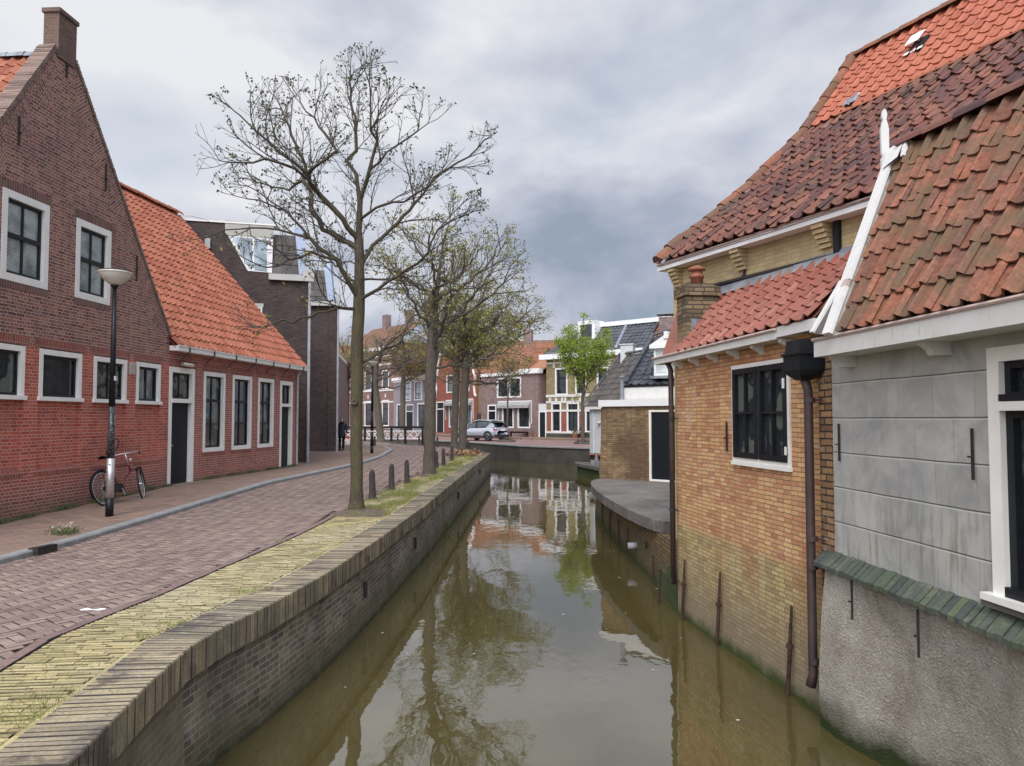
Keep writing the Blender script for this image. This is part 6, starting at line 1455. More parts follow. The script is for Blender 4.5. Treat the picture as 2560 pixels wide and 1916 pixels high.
crown_xz = [(TP(a * 1.1573, b * 1.1573, y0)[0], TP(a * 1.1573, b * 1.1573, y0)[2]) for a, b in crown]
T._has = set(T.par); st0 = next(i for i, q in enumerate(T.p) if q[2] > 2.9)
ins = lambda q: (q[0] < -4.6 and q[2] < 4.9) or in_poly(-2.74 + (q[0] + 2.74) * y0 / q[1], EYE + (q[2] - EYE) * y0 / q[1], crown_xz) or (q[2] < 3.6 and q[2] > 2.2)
T.laterals(st0, (.5, 1.15), .215, 3, ins, .24, .5, .08, (25, 55), np.array([-2.75, y0, 3.4]))
T.finish(.0034, 2.3, .108)
cm = T.build(t1, .022, 'bark_moss', 'twig', 1.5, .5)
for i in T.tips():
    z = T.p[i][2]
    if rng.random() < (.5 if z > 4.2 else .35): leaves(cm, T.p[i], rng.integers(2, 6), .052, .020, 1 if z > 4.5 or rng.random() < .6 else 2, .3)
cm.build('crown', ['twig', 'leaf_bud', 'leaf_olive'], t1)
# knot on the trunk
mb = MB(); kp = Vector(TP(889, 838 + 178, y0)) ; kp = Vector(TP(889, 1006, y0)) + Vector((0, -.115, 0))
mb.lathe(kp, [(.055, -.0), (.06, .012), (.035, .02), (.02, .0), (.008, -.01)], 12, M3=__import__('mathutils').Matrix.Rotation(R(90), 3, 'X')); mb.build('knot', 'bark', t1, True)
# --- generic maker
def gtree(loc, trunk_r, fork, top, hw, cx, label, group, nat=2200, seed=1, lean=0.0, leafn=2, leafsz=.07, mats=('twig_far', 'leaf_olive', 'leaf_bud'), frac=.35, name='street_tree', bark='bark', step=.17, r0=.005, shape='fan', zlow=None, lims=7, dens=.6):
    global rng
    rng = np.random.default_rng(seed); x0, yy, z0 = loc
    root = thing(name, label, 'tree', loc, group); T = Tree(); tx = x0 + lean
    T.limb([(x0, yy, z0), (lerp(x0, tx, .4), yy, lerp(z0, fork, .5)), (tx, yy, fork), (tx + .1, yy, lerp(fork, top, .35)), (lerp(tx, cx, .5), yy, lerp(fork, top, .7)), (cx, yy, top * .96)], wob=.007)
    zl = zlow or fork
    for k in range(lims + 4):
        a = k * 2.4 + rng.uniform(0, .6); h = lerp(fork, lerp(fork, top, .6), (k / (lims + 4))); rr = hw * rng.uniform(.65, .95); rise = (top - h) * rng.uniform(.25, .6) if k > 1 else rng.uniform(.1, .7)
        b = np.array([lerp(tx, cx, (h - fork) / (top - fork)), yy, h]); e = np.array([cx + rr * math.cos(a), yy + rr * math.sin(a), h + rise]); m = (b + e) / 2 + np.array([0, 0, rise * .05 - .15 * rr])
        T.limb([b, m, e], wob=.04)
    T._has = set(T.par); st0 = next(i for i, q in enumerate(T.p) if q[2] > fork * .92)
    k_ = (nat / 3000.) ** .33
    ins = lambda q: ((q[0] - cx) / (hw * 1.08)) ** 2 + ((q[1] - yy) / (hw * 1.15)) ** 2 + ((q[2] - (zl + top) / 2) / ((top - zl) / 2 * 1.03)) ** 2 < 1
    T.laterals(st0, (hw * .32, hw * .62), .34 / k_ * (.8 if hw < 2 else 1), 3, ins, .16, .5, step * .62, (28, 60), np.array([cx, yy, fork]))
    T.finish(r0, 2.5, trunk_r); cm = T.build(root, .03, bark, mats[0], 1.35, .5)
    for i in T.tips():
        if rng.random() < dens: leaves(cm, T.p[i], leafn, leafsz, leafsz * .9, 1 if rng.random() < frac else 2)
    cm.build('crown', list(mats), root); return root
gtree((-2.44, 22.68, 0), .17, 3.25, 8.3, 2.35, -1.75, 'second tree along the quay, dark trunk between two groups of short bollards', 'trees along the quay', 4200, 3, .05, 6, .06, dens=.9, zlow=3.0, lims=9, frac=.8)
gtree((-2.24, 34.72, 0), .19, 3.4, 8.0, 3.0, -1.2, 'third tree along the quay, dead leaves heaped at its foot', 'trees along the quay', 3600, 5, .12, 7, .08, dens=.95, zlow=3.2, lims=9, frac=.8, r0=.006, step=.19)
gtree((-3.28, 43.78, 0), .2, 3.8, 8.6, 3.1, -2.6, 'fourth tree along the quay, trunk just left of the parked car', 'trees along the quay', 3000, 17, .1, 5, .085, dens=.7, zlow=3.5, lims=8, frac=.75, r0=.007, step=.2)
gtree((-9.43, 55.5, 0), .26, 4.0, 8.0, 2.6, -9.0, 'leaning forked tree behind the white bridge railing, beside the far lamp post', 'trees along the quay', 1500, 12, -.5, 2, .09, dens=.5, zlow=3.6, r0=.008, step=.22, bark='bark_far')
gtree((-15.6, 72, 0), .3, 4.5, 9.5, 3.0, -15.4, 'far tree with orange spring leaves between the dark block and the near trunk', 'trees along the quay', 1300, 15, 0, 4, .14, ('twig_far', 'leaf_orange', 'leaf_olive'), .6, dens=.9, zlow=4.0, r0=.01, step=.25, bark='bark_far')
gtree((-12.2, 86, 0), .3, 5, 11, 4.2, -10.5, 'broad far tree in orange leaf above the purple house roof', 'trees across the square', 1500, 22, 0, 4, .16, ('twig_far', 'leaf_orange', 'leaf_olive'), .6, dens=.8, zlow=6, r0=.012, step=.3, bark='bark_far')
gtree((4.72, 51.37, 0), .12, 2.7, 8.6, 2.0, 4.8, 'slender tree in dense bright green leaf in front of the mansard house', 'trees across the square', 3000, 31, 0, 7, .11, ('twig', 'leaf_green', 'leaf_olive'), .93, dens=1.0, zlow=2.5, lims=16, r0=.006, step=.18, shape='egg', name='young_tree')
gtree((-.38, 60.7, 0), .07, 3.2, 7.6, 1.5, -.3, 'thin young tree with sparse yellow green leaves in front of the pink house', 'trees across the square', 900, 41, .05, 3, .09, ('twig_far', 'leaf_olive', 'leaf_green'), .8, dens=.8, zlow=3.0, r0=.007, step=.22, name='young_tree')
rng = np.random.default_rng(77)
# soil mounds, roots, dead leaves, planted rings
def mound(x, y, r, h, name, label, mat='soil', n=16, cat='soil'):
    mb = MB(); vs = []; rings = 6
    for j in range(rings + 1):
        for k in range(n):
            a = 2 * math.pi * k / n; rr = r * (1 - j / rings) * (1 + .12 * math.sin(3 * a + x)); z = h * math.sin(math.pi / 2 * j / rings) + random.uniform(-.008, .012) * (j > 0)
            vs.append((x + rr * math.cos(a), y + rr * math.sin(a) * 1.1, z + .002))
    mb.mesh(vs, [(j * n + k, j * n + (k + 1) % n, (j + 1) * n + (k + 1) % n, (j + 1) * n + k) for j in range(rings) for k in range(n)])
    return tag(mb.build(name, mat, smooth=True), label, cat)
mound(-2.62, 13.62, .52, .06, 'tree_pit', 'bare earth and roots around the foot of the nearest tree')
mound(-2.44, 22.65, .55, .05, 'tree_pit', 'weedy earth mound around the foot of the second tree')
mound(-2.2, 34.6, .75, .08, 'tree_pit', 'earth mound around the foot of the third tree')
mb = MB(); leaves_rng = rng
for _ in range(260):
    a, r_ = rng.uniform(0, 6.28), rng.uniform(.1, .85); leaves(mb, (-2.15 + r_ * math.cos(a), 34.5 + r_ * math.sin(a), .07 + rng.uniform(0, .12)), 1, .16, .02, 0)
tag(mb.build('dead_leaves', 'dead_leaf', kind='stuff'), 'heap of brown dead leaves around the third tree', 'leaves')
def ringbed(x, y, label):
    root = thing('tree_planter', label, 'planter', (x, y, 0), 'round tree planters across the square'); mb = MB(); mb.lathe((x, y, 0), [(.62, 0), (.64, .12), (.58, .14), (.56, .1), (.1, .1)], 24); mb.build('edging', 'concrete_dark', root)
    mb = MB()
    for _ in range(160): a, r_ = rng.uniform(0, 6.28), rng.uniform(0, .5); leaves(mb, (x + r_ * math.cos(a), y + r_ * math.sin(a), .12 + rng.uniform(0, .12)), 1, .12, .02, 0)
    mb.build('low_plants', 'soil', root)
ringbed(-.38, 56.0, 'round stone planter beside the rear of the silver car'); ringbed(4.72, 51.2, 'round stone planter at the foot of the bright green tree')
# grass on the verge
mb = MB()
def blade(mb, x, y, h, w=.006, z=0., mi=0):
    a = rng.uniform(0, 6.28); lx, ly = math.cos(a), math.sin(a); t = rng.uniform(.2, .9) * h
    mb.mesh([(x - ly * w, y + lx * w, z), (x + ly * w, y - lx * w, z), (x + lx * t * .5, y + ly * t * .5, z + h * .7), (x + lx * t, y + ly * t, z + h)], [(0, 1, 2), (0, 2, 3)], mi)
cnt = 0
while cnt < 26000:
    y = 13.2 + 24.3 * rng.random() ** 1.5; xa, xb = pl(y, YE), pl(y, CB); x = rng.uniform(xa + .02, xb - .02)
    d = mnoise.noise(Vector((x * 2.2, y * 1.1, 1))) + (.25 if 14 < y < 17.5 else .05) - (abs(x - (xa + xb) / 2 - .1) * .5)
    if rng.random() < clamp(d * 1.8 + .33): blade(mb, x, y, rng.uniform(.02, .065) * (1 if y < 20 else 1.4), .005 if y < 20 else .012)
    cnt += 1
mb.build('grass', 'grass', kind='stuff')
mb = MB()
for y, x, n, r_ in ((4.35, -2.72, 160, .16), (4.62, -2.70, 90, .12), (5.9, -2.76, 60, .1), (6.25, -2.72, 60, .08), (7.42, -2.47, 140, .11), (8.5, -2.5, 50, .15), (9.4, -2.35, 40, .1), (5.2, -3.0, 30, .3), (6.8, -2.9, 50, .3), (10.5, -3.0, 40, .15)):
    for _ in range(n): blade(mb, x + rng.normal(0, r_), y + rng.normal(0, r_ * .6), rng.uniform(.015, .05), .004)
for _ in range(700):
    y = rng.uniform(2.5, 13); x = pl(y, CB) - .06 + rng.normal(0, .012); 
    if mnoise.noise(Vector((0, y * 2, 5))) > .05: blade(mb, x, y, rng.uniform(.01, .035), .003)
mb.build('joint_weeds', 'grass', kind='stuff')
# weeds along the foot of the left facades
mb = MB()
for fr, smin, smax in ((GF, -.2, 6.2), (LF, 1.2, 7.6)):
    for _ in range(3600):
        s = rng.uniform(smin, smax); d_n = mnoise.noise(Vector((s * 1.7, 0, 4 if fr is GF else 9)))
        if d_n < rng.uniform(-.5, .25): continue
        x, y, _z = fr.pt(s, abs(rng.normal(0, .05)) + .01, 0); blade(mb, x, y, rng.uniform(.02, .08) * (1 + 1.0 * d_n), .006, zr(x, y) + .07)
mb.build('wall_foot_weeds', 'weed', kind='stuff')
# flowering weed at the kerb
wd = thing('flowering_weed', 'small white flowering weed growing at the kerb left of the lamp post', 'plant', (-6.9, 11.9, zr(-6.9, 11.9) + .07)); mb = MB()
for _ in range(150): x, y = -6.92 + rng.normal(0, .10), 12.0 + rng.normal(0, .10); blade(mb, x, y, rng.uniform(.05, .14), .008, zr(x, y) + .07)
mb.build('stems', 'weed', wd); mb = MB()
for _ in range(26): x, y = -6.92 + rng.normal(0, .10), 12.0 + rng.normal(0, .10); leaves(mb, (x, y, zr(x, y) + .07 + rng.uniform(.08, .16)), 2, .022, .006, 0)
mb.build('flowers', 'petal', wd)
# ============================================================ street furniture, bridge, car, bicycle, person
from mathutils import Matrix
def copy_tree(o, loc, label, rotz=0.0):
    r = o.copy(); COL.objects.link(r); r.location = loc; r.rotation_euler = (0, 0, rotz); r['label'] = label
    for c in list(o.children):
        k = c.copy(); COL.objects.link(k); k.parent = r
        for g_ in c.children:
            q = g_.copy(); COL.objects.link(q); q.parent = k
    return r
# bollards
bl = ['short dark bollard nearest the camera, just right of the nearest tree', 'second short dark bollard from the nearest tree', 'third short dark bollard, left of the second tree', 'short dark bollard directly behind the second tree',
      'short dark bollard second behind the second tree', 'short dark bollard in front of the third tree and its dead leaves', 'short dark bollard hidden partly behind the third tree', 'far short bollard on the canal edge left of the fourth tree',
      'far short bollard in front of the bridge posts', 'far short bollard at the right end of the white railing', 'short bollard standing right beside the far lamp post']
bp = [(-2.87, 15.94), (-2.81, 18.05), (-2.70, 19.87), (-2.47, 25.27), (-2.43, 27.43), (-2.36, 30.26), (-2.10, 36.7), (-4.41, 45.48), (-7.74, 52.22), (-6.01, 49.9), (-8.15, 45.71)]
b0_ = thing('bollard', bl[0], 'bollard', (0, 0, 0), 'low bollards along the street')
mb = MB(); mb.lathe((0, 0, 0), [(.095, 0), (.088, .02), (.074, .08), (.068, .16), (.061, .50), (.062, .52), (.056, .535)], 8); mb.build('post', 'bollard', b0_)
mb = MB(); mb.lathe((0, 0, 0), [(.050, .533), (.052, .55), (.044, .585), (.026, .605), (.008, .612)], 12); mb.build('cap', 'bollard', b0_, True)
for i, (x, y) in enumerate(bp):
    if i == 0: b0_.location = (x, y, 0); b0_.rotation_euler = (0, R(-2), .3)
    else:
        o = copy_tree(b0_, (x, y, 0), bl[i], random.uniform(0, .8)); o.rotation_euler = (random.uniform(-.03, .03), random.uniform(-.03, .03), random.uniform(0, .8))
# near lamp
def lamp(loc, H, label, sleeve=True, rb=.068, hr=.285):
    r = thing('street_lamp', label, 'street lamp', loc, 'street lamps'); x, y, z = loc
    mb = MB(); mb.tube([(x, y, z), (x, y, z + .33)], rb, 16); mb.build('base', 'black_paint', r, True)
    mb = MB(); mb.tube([(x, y, z + .33), (x, y, z + (1.03 if sleeve else 1.0))], rb * .97, 16); mb.build('sleeve', 'silver' if sleeve else 'black_paint', r, True)
    mb = MB(); mb.tube([(x, y, z + 1.03), (x, y, z + 1.95)], [rb * .92, rb * .80], 16); mb.build('stickered_section' if sleeve else 'lower_pole', 'residue' if sleeve else 'black_paint', r, True)
    mb = MB(); mb.tube([(x, y, z + 1.95), (x, y, z + H - .33)], [rb * .80, rb * .50], 16); mb.build('pole', 'black_paint', r, True)
    mb = MB(); mb.lathe((x, y, z + H - .34), [(.035, 0), (.05, .03), (.075, .06), (.06, .07)], 16); mb.build('collar', 'black_paint', r, True)
    mb = MB(); mb.lathe((x, y, z + H - .27), [(.07, 0), (.12, .03), (.20, .10), (hr * .93, .18), (hr * .97, .21), (hr, .215), (hr, .235), (hr * .9, .24)], 28); mb.build('bowl', 'opal', r, True)
    mb = MB(); mb.lathe((x, y, z + H - .028), [(hr * 1.01, 0), (hr * 1.0, .012), (hr * .6, .03), (.02, .035)], 28); mb.build('lid', 'bollard', r, True)
    if sleeve:
        mb = MB(); mb.lathe((x + .02, y - rb * .97, z + .93), [(.014, 0), (.014, .02)], 8, M3=Matrix.Rotation(R(90), 3, 'X')); mb.build('bolt', 'silver', r)
        mb = MB(); mb.box(AX, x + .04, x + .075, y - .03, y + .03, z + 2.42, z + 2.50); mb.build('service_clip', 'silver', r)
    return r
lamp((-7.17, 13.79, zr(-7.17, 13.79) + .07), 4.42, 'black lamp post with a pale bowl and silver sleeve, in front of the bicycle')
lamp((-6.49, 35.72, .06), 4.3, 'far slim black lamp post seen right of the nearest tree trunk', sleeve=False, rb=.075)
# bridge
br = thing('bridge', 'low bridge with white lattice railing and black posts at the end of the street', 'bridge', (-9.5, 57, 0))
bf = Fr((-13.6, 58.0), (1, -.03), (0., -5.)); L = 7.0
mb = MB(); mb.box(bf, 3.0, L, -6, 0, -.32, .05); mb.build('deck_edge', 'concrete_dark', br); mb = MB(); mb.box(bf, -.5, L, -6, .05, .05, .12); mb.build('deck', 'plaza', br)
mb = MB(); mb.box(bf, -.2, L + .1, -.06, .06, .96, 1.06); rl_ = mb.build('top_rail', 'black_paint', br)
for s in (0, 1.75, 2.55, 3.6, 4.55, 5.6, 6.9):
    mb = MB(); mb.box(bf, s - .07, s + .07, -.08, .08, -.3, .96); mb.build('post', 'black_paint', br)
sp = [0, 1.75, 2.55, 3.6, 4.55, 5.6, 6.9]
for a, b in zip(sp, sp[1:]):
    mb = MB(); a += .1; b -= .1; m_ = (a + b) / 2
    mb.box(bf, a, b, -.02, .02, .72, .78); mb.box(bf, a, b, -.02, .02, .14, .20)
    for x0, x1 in ((a, m_), (m_, b)):
        for z0, z1 in ((.17, .75), (.75, .17)): mb.tube([bf.pt(x0, .0, z0), bf.pt(x1, .0, z1)], .028, 4)
    mb.build('lattice', 'white_clean', br)
bf2 = bf.sub(0, -5.5)
mb = MB(); mb.box(bf2, -.2, L + .1, -.06, .06, .96, 1.06); mb.build('top_rail', 'black_paint', br)
# benches and pots by the houses
def bench(x, y, label, ang=0.0, L=1.7):
    r = thing('bench', label, 'bench', (x, y, .14), 'benches at the house fronts'); f = Fr((x, y), (math.cos(ang), math.sin(ang)), (0., -5.))
    mb = MB(); mb.box(f, -L / 2, L / 2, -.2, .2, .54, .60); mb.build('seat', 'rust', r); 
    mb = MB(); mb.box(f, -L / 2, L / 2, -.26, -.21, .62, 1.0) if label.startswith('dark') else mb.box(f, -L / 2, L / 2, -.2, -.16, .45, .54); mb.build('backrest', 'rust', r)
    for s in (-L / 2 + .15, L / 2 - .15): mb = MB(); mb.box(f, s - .04, s + .04, -.18, .18, .14, .54); mb.build('leg', 'rust', r)
bench(.55, 65.5, 'low wooden bench under the window of the pink house', -.35); bench(6.05, 61.2, 'dark bench with a backrest outside the mansard house', -.35, 1.5)
for x, y, lab, s in ((1.9, 65.0, 'round planter right of the low wooden bench at the pink house', 1.3), (5.05, 61.6, 'planter with a small bush left of the dark bench', 1.2), (7.2, 60.7, 'planter with a small bush right of the dark bench', 1.5), (-6.9, 81.0, 'dark potted bush by the door of the red house', 1.6), (-5.9, 80.2, 'second potted bush under the left window of the red house', 1.4)):
    r = thing('planter', lab, 'planter', (x, y, .14), 'planters at the house fronts'); mb = MB(); mb.lathe((x, y, .14), [(.17 * s, 0), (.22 * s, .28 * s), (.19 * s, .3 * s)], 12); mb.build('pot', 'terracotta' if s < 1.4 else 'concrete_dark', r)
    mb = MB()
    for _ in range(90): a = rng.normal(0, .12 * s, 3); leaves(mb, (x + a[0], y + a[1], .14 + .42 * s + a[2]), 1, .12, .02, 0)
    mb.build('bush', 'weed', r)
# white paper on the street
mb = MB(); c0 = (-3.62, 6.72)
pts = [(-.10, -.01), (-.05, .02), (.0, .012), (.05, .02), (.11, .01), (.07, -.02), (.01, -.01), (-.04, -.022)]
mb.mesh([(c0[0] + x, c0[1] + y, .012 + .008 * math.sin(i * 2.1)) for i, (x, y) in enumerate(pts)] + [(c0[0] + x, c0[1] + y, .006) for x, y in pts], [tuple(range(8)), tuple(range(15, 7, -1))] + [(i, (i + 1) % 8, (i + 1) % 8 + 8, i + 8) for i in range(8)])
tag(mb.build('paper_scrap', 'paper'), 'crumpled white paper scrap on the purple street bricks near the yellow paving', 'litter')
# floating specks and a clump of weed at the quay
mb = MB()
for _ in range(50):
    y = 3.5 + 22 * rng.random() ** 1.3; xa = pl(y, QF) + .15; x = rng.choice([rng.uniform(xa, 2.3), xa + abs(rng.normal(0, .25)), 2.2 - abs(rng.normal(0, .5)) if y > 7 else rng.uniform(0, 2)]); s = rng.uniform(.006, .018)
    a = rng.uniform(0, 3); mb.poly([(x + s * math.cos(a + k * 1.57) * (1 + .5 * (k % 2)), y + s * math.sin(a + k * 1.57), -.996) for k in range(4)])
mb.build('floating_petals', 'petal', kind='stuff')
mb = MB()
for _ in range(90): blade(mb, -1.60 + rng.normal(0, .04), 18.2 + rng.normal(0, .12), rng.uniform(.08, .3), .01, -1.0)
tag(mb.build('water_weed', 'weed'), 'small green plant growing from the quay wall at the waterline', 'plant')
# moss fringe at the waterline of the right bank
mb = MB(); 
# ---- car: silver crossover, seen from behind and the side
car = thing('parked_car', 'silver compact crossover parked on the square, seen from its rear left side', 'car', (-2.55, 58.2, 0))
Lc, Wc = 4.14, 1.78
p_r = Vector((-.75, 57.2, 0)); p_f = Vector((-3.98, 59.9, 0)); ax = (p_f - p_r).normalized(); ay = Vector((-ax.y, ax.x, 0)); 
if ay.y > 0: ay = -ay          # ay points to the near (left) flank
cc = (p_r + p_f) / 2 + Vector((.1, .35, 0))
def CP(x, y, z): return cc + ax * x + ay * y + Vector((0, 0, z))   # x forward, y to the near flank
stations = [(-2.07, .42, .78, .62), (-2.03, .30, .98, .74), (-1.9, .25, 1.02, .82), (-1.5, .22, 1.02, .87), (-.8, .21, .99, .89), (0, .21, .97, .89), (.8, .21, .95, .89), (1.2, .22, .93, .88), (1.6, .24, .88, .85), (1.9, .28, .80, .76), (2.05, .35, .66, .60)]
mb = MB(); vs = []; 
for x, zb, zt, hw in stations:
    ring = [(-hw * .92, zb), (-hw, zb + .12), (-hw, zb + (zt - zb) * .62), (-hw * .965, zt - .05), (-hw * .86, zt), (0, zt + .02), (hw * .86, zt), (hw * .965, zt - .05), (hw, zb + (zt - zb) * .62), (hw, zb + .12), (hw * .92, zb), (0, zb)]
    vs += [CP(x, y, z) for y, z in ring]
K = 12; ns = len(stations)
mb.mesh(vs, [(i * K + k, i * K + (k + 1) % K, (i + 1) * K + (k + 1) % K, (i + 1) * K + k) for i in range(ns - 1) for k in range(K)] + [tuple(range(K)), tuple(range(ns * K - 1, (ns - 1) * K - 1, -1))])
body = mb.build('body', 'car_paint', car, True)
mb = MB(); vs = []   # glasshouse and roof
gh_ = [(-1.93, .99, 1.03, .70), (-1.72, .99, 1.30, .70), (-1.45, .99, 1.46, .68), (-.9, .98, 1.53, .68), (-.2, .97, 1.54, .68), (.35, .96, 1.47, .67), (.8, .95, 1.22, .70), (1.12, .93, .97, .72)]
for x, zb, zt, hw in gh_:
    ring = [(-hw * 1.17, zb - .02), (-hw * 1.02, lerp(zb, zt, .7)), (-hw * .92, zt - .03), (-hw * .7, zt), (hw * .7, zt), (hw * .92, zt - .03), (hw * 1.02, lerp(zb, zt, .7)), (hw * 1.17, zb - .02)]
    vs += [CP(x, y, z) for y, z in ring]
K = 8; ns = len(gh_)
fs = [(i * K + k, i * K + k + 1, (i + 1) * K + k + 1, (i + 1) * K + k) for i in range(ns - 1) for k in range(K - 1)] + [tuple(range(K))]
mb.mesh(vs, fs); mb.build('cabin', 'car_glass', car, True)
mb = MB(); vs = []
for x, zt, hw in [(-1.80, 1.40, .62), (-1.45, 1.475, .66), (-.9, 1.545, .66), (-.2, 1.555, .66), (.30, 1.50, .64), (.42, 1.46, .62)]: vs += [CP(x, -hw, zt - .025), CP(x, -hw * .6, zt), CP(x, hw * .6, zt), CP(x, hw, zt - .025)]
mb.mesh(vs, [(i * 4 + k, i * 4 + k + 1, i * 4 + 5 + k, i * 4 + 4 + k) for i in range(5) for k in range(3)]); mb.build('roof_panel', 'car_plastic', car, True)
for sg in (1, -1):
    mb = MB(); mb.tube([CP(-1.55, sg * .64, 1.47), CP(-.9, sg * .655, 1.56), (CP(-.2, sg * .655, 1.57)), CP(.5, sg * .66, 1.44), CP(1.1, sg * .74, .99)], .035, 6); mb.build('roof_rail', 'alloy', car)
    mb = MB(); mb.mesh([CP(-1.05, sg * .80, 1.0), CP(-1.45, sg * .74, 1.35), CP(-1.75, sg * .70, 1.30), CP(-1.95, sg * .80, 1.0), CP(-1.2, sg * .75, 1.42), CP(-.95, sg * .80, 1.08)], [(0, 1, 2, 3)]); mb.build('rear_pillar', 'car_paint', car)
    mb = MB(); mb.tube([CP(-.1, sg * .80, 1.0), CP(-.05, sg * .705, 1.48)], .03, 4); mb.build('door_pillar', 'car_plastic', car)
    mb = MB(); mb.box(Fr(CP(0, 0, 0)[:2], (ax.x, ax.y), (ay.x * 50, ay.y * 50)), .72, .88, sg * .90 - .08, sg * .90 + .08, .96, 1.08); mb.build('wing_mirror', 'car_paint', car)
    mb = MB(); mb.mesh([CP(x, sg * (.895), z) for x, z in ((-1.9, .25), (1.9, .25), (1.9, .40), (-1.9, .42))] + [CP(x, sg * (.905), z) for x, z in ((-1.9, .25), (1.9, .25), (1.9, .40), (-1.9, .42))], [(4, 5, 6, 7), (0, 4, 7, 3), (3, 7, 6, 2)]); mb.build('sill_cladding', 'car_plastic', car)
    mb = MB(); 
    mb.mesh([CP(-2.065, sg * .35, .80), CP(-2.06, sg * .72, .80), CP(-1.86, sg * .865, .82), CP(-1.80, sg * .875, .93), CP(-2.03, sg * .74, .94), CP(-2.055, sg * .35, .92)], [(0, 1, 4, 5), (1, 2, 3, 4)]); mb.build('tail_light', 'tail_red', car)
    mb = MB(); mb.mesh([CP(-.98, sg * .893, .72), CP(-.78, sg * .893, .72), CP(-.78, sg * .90, .75), CP(-.98, sg * .90, .75)], [(0, 1, 2, 3)]); mb.build('door_handle', 'alloy', car)
mb = MB(); mb.mesh([CP(-2.09, -.7, .30), CP(-2.09, .7, .30), CP(-2.08, .75, .50), CP(-2.08, -.75, .50), CP(-1.95, .85, .28), CP(-1.95, .86, .48), CP(-1.95, -.85, .28), CP(-1.95, -.86, .48)], [(0, 1, 2, 3), (1, 4, 5, 2), (6, 0, 3, 7)]); mb.build('rear_bumper', 'car_plastic', car)
mb = MB(); mb.mesh([CP(-2.085, -.26, .78), CP(-2.085, .26, .78), CP(-2.07, .26, .88), CP(-2.07, -.26, .88)], [(0, 1, 2, 3)]); mb.build('number_plate', 'paper', car)
mb = MB(); mb.mesh([CP(-1.80, -.62, 1.42), CP(-1.80, .62, 1.42), CP(-1.98, .58, 1.38), CP(-1.98, -.58, 1.38), CP(-1.8, -.62, 1.38), CP(-1.8, .62, 1.38)], [(0, 1, 2, 3), (3, 2, 5, 4)]); mb.build('spoiler', 'car_plastic', car)
wm = Matrix((ax, ay, Vector((0, 0, 1)))).transposed()
for x in (-1.30, 1.28):
    for sg in (1, -1):
        c = CP(x, sg * .80, .335); Mx = wm @ Matrix.Rotation(R(-90 * sg), 3, 'X')
        mb = MB(); mb.lathe(c - ay * sg * .12, [(.30, 0), (.335, .02), (.335, .19), (.30, .215), (.24, .22)], 24, M3=Mx); w_ = mb.build('wheel', 'tyre', car, True)
        mb = MB(); mb.lathe(c - ay * sg * .12, [(.235, .20), (.225, .222), (.05, .205), (.03, .23), (.005, .232)], 24, M3=Mx)
        mb.build('rim', 'alloy', w_, True)
        mb = MB()
        for k in range(5):
            a = k * 2 * math.pi / 5; o = c + ay * sg * .108
            for da in (.28,):
                p = [o + ax * math.cos(a - da) * .07 + Vector((0, 0, math.sin(a - da) * .07)), o + ax * math.cos(a + da) * .07 + Vector((0, 0, math.sin(a + da) * .07)), o + ax * math.cos(a + .42) * .2 + Vector((0, 0, math.sin(a + .42) * .2)), o + ax * math.cos(a + .84) * .2 + Vector((0, 0, math.sin(a + .84) * .2))]
                mb.poly([q + ax * 0 for q in p])
        mb.build('rim_opening', 'car_plastic', w_)
        mb = MB(); n = 14; o = []; i_ = []
        for k in range(n + 1):
            a = math.pi * k / n; o.append(CP(x, 0, .335) + ay * sg * .90 + ax * math.cos(a) * .43 + Vector((0, 0, math.sin(a) * .43))); i_.append(CP(x, 0, .335) + ay * sg * .903 + ax * math.cos(a) * .335 + Vector((0, 0, math.sin(a) * .335)))
        mb.mesh(o + i_, [(k, k + 1, n + 2 + k, n + 1 + k) for k in range(n)]); mb.build('wheel_arch', 'car_plastic', car)
        mb = MB(); pts_ = [CP(x, 0, .335) + ay * sg * .897 + ax * math.cos(math.pi * k / n) * .40 + Vector((0, 0, math.sin(math.pi * k / n) * .40)) for k in range(n + 1)]; mb.poly(pts_ + [CP(x - .4, sg * .897, .2), CP(x + .4, sg * .897, .2)]); mb.build('wheel_well', 'tyre', car)
# ---- bicycle leaning on the wall behind the lamp
bk = thing('bicycle', 'old dark red bicycle with looped cable lock, leaning on the wall behind the lamp', 'bicycle', (-7.95, 15.8, -.1))
rw_ = Vector((-7.98, 15.22, zr(-8, 15.2) + .07)); fw_ = Vector((-7.80, 16.38, zr(-7.8, 16.3) + .07)); fx_ = (fw_ - rw_); fx_.z = 0; Lb = fx_.length; fx_.normalize()
up_ = (Vector((-1, .06, 0)).normalized() * math.sin(R(11)) + Vector((0, 0, math.cos(R(11))))).normalized(); rt_ = fx_.cross(up_).normalized()
def BK(x, z, y=0): return rw_ + fx_ * x + up_ * z + rt_ * y
RW = .335
def wheel(c, dirv, parent):
    n = 40; side = dirv.cross(up_).normalized()
    mb = MB(); cp = [c + (dirv * math.cos(2 * math.pi * k / n) + up_ * math.sin(2 * math.pi * k / n)) * RW for k in range(n + 1)]; mb.tube(cp, .019, 8, cap=False); w_ = mb.build('wheel', 'tyre', parent, True)
    mb = MB(); cp = [c + (dirv * math.cos(2 * math.pi * k / n) + up_ * math.sin(2 * math.pi * k / n)) * (RW - .027) for k in range(n + 1)]; mb.tube(cp, .011, 6, cap=False); mb.build('rim', 'alloy', w_, True)
    mb = MB()
    for k in range(28): a = 2 * math.pi * k / 28; mb.tube([c + side * (.02 if k % 2 else -.02), c + (dirv * math.cos(a) + up_ * math.sin(a)) * (RW - .03)], .0022, 3, cap=False)
    mb.build('spokes', 'alloy', w_); mb = MB(); mb.tube([c - side * .04, c + side * .04], .022, 8); mb.build('hub', 'alloy', w_)
wheel(BK(0, RW), fx_, bk)
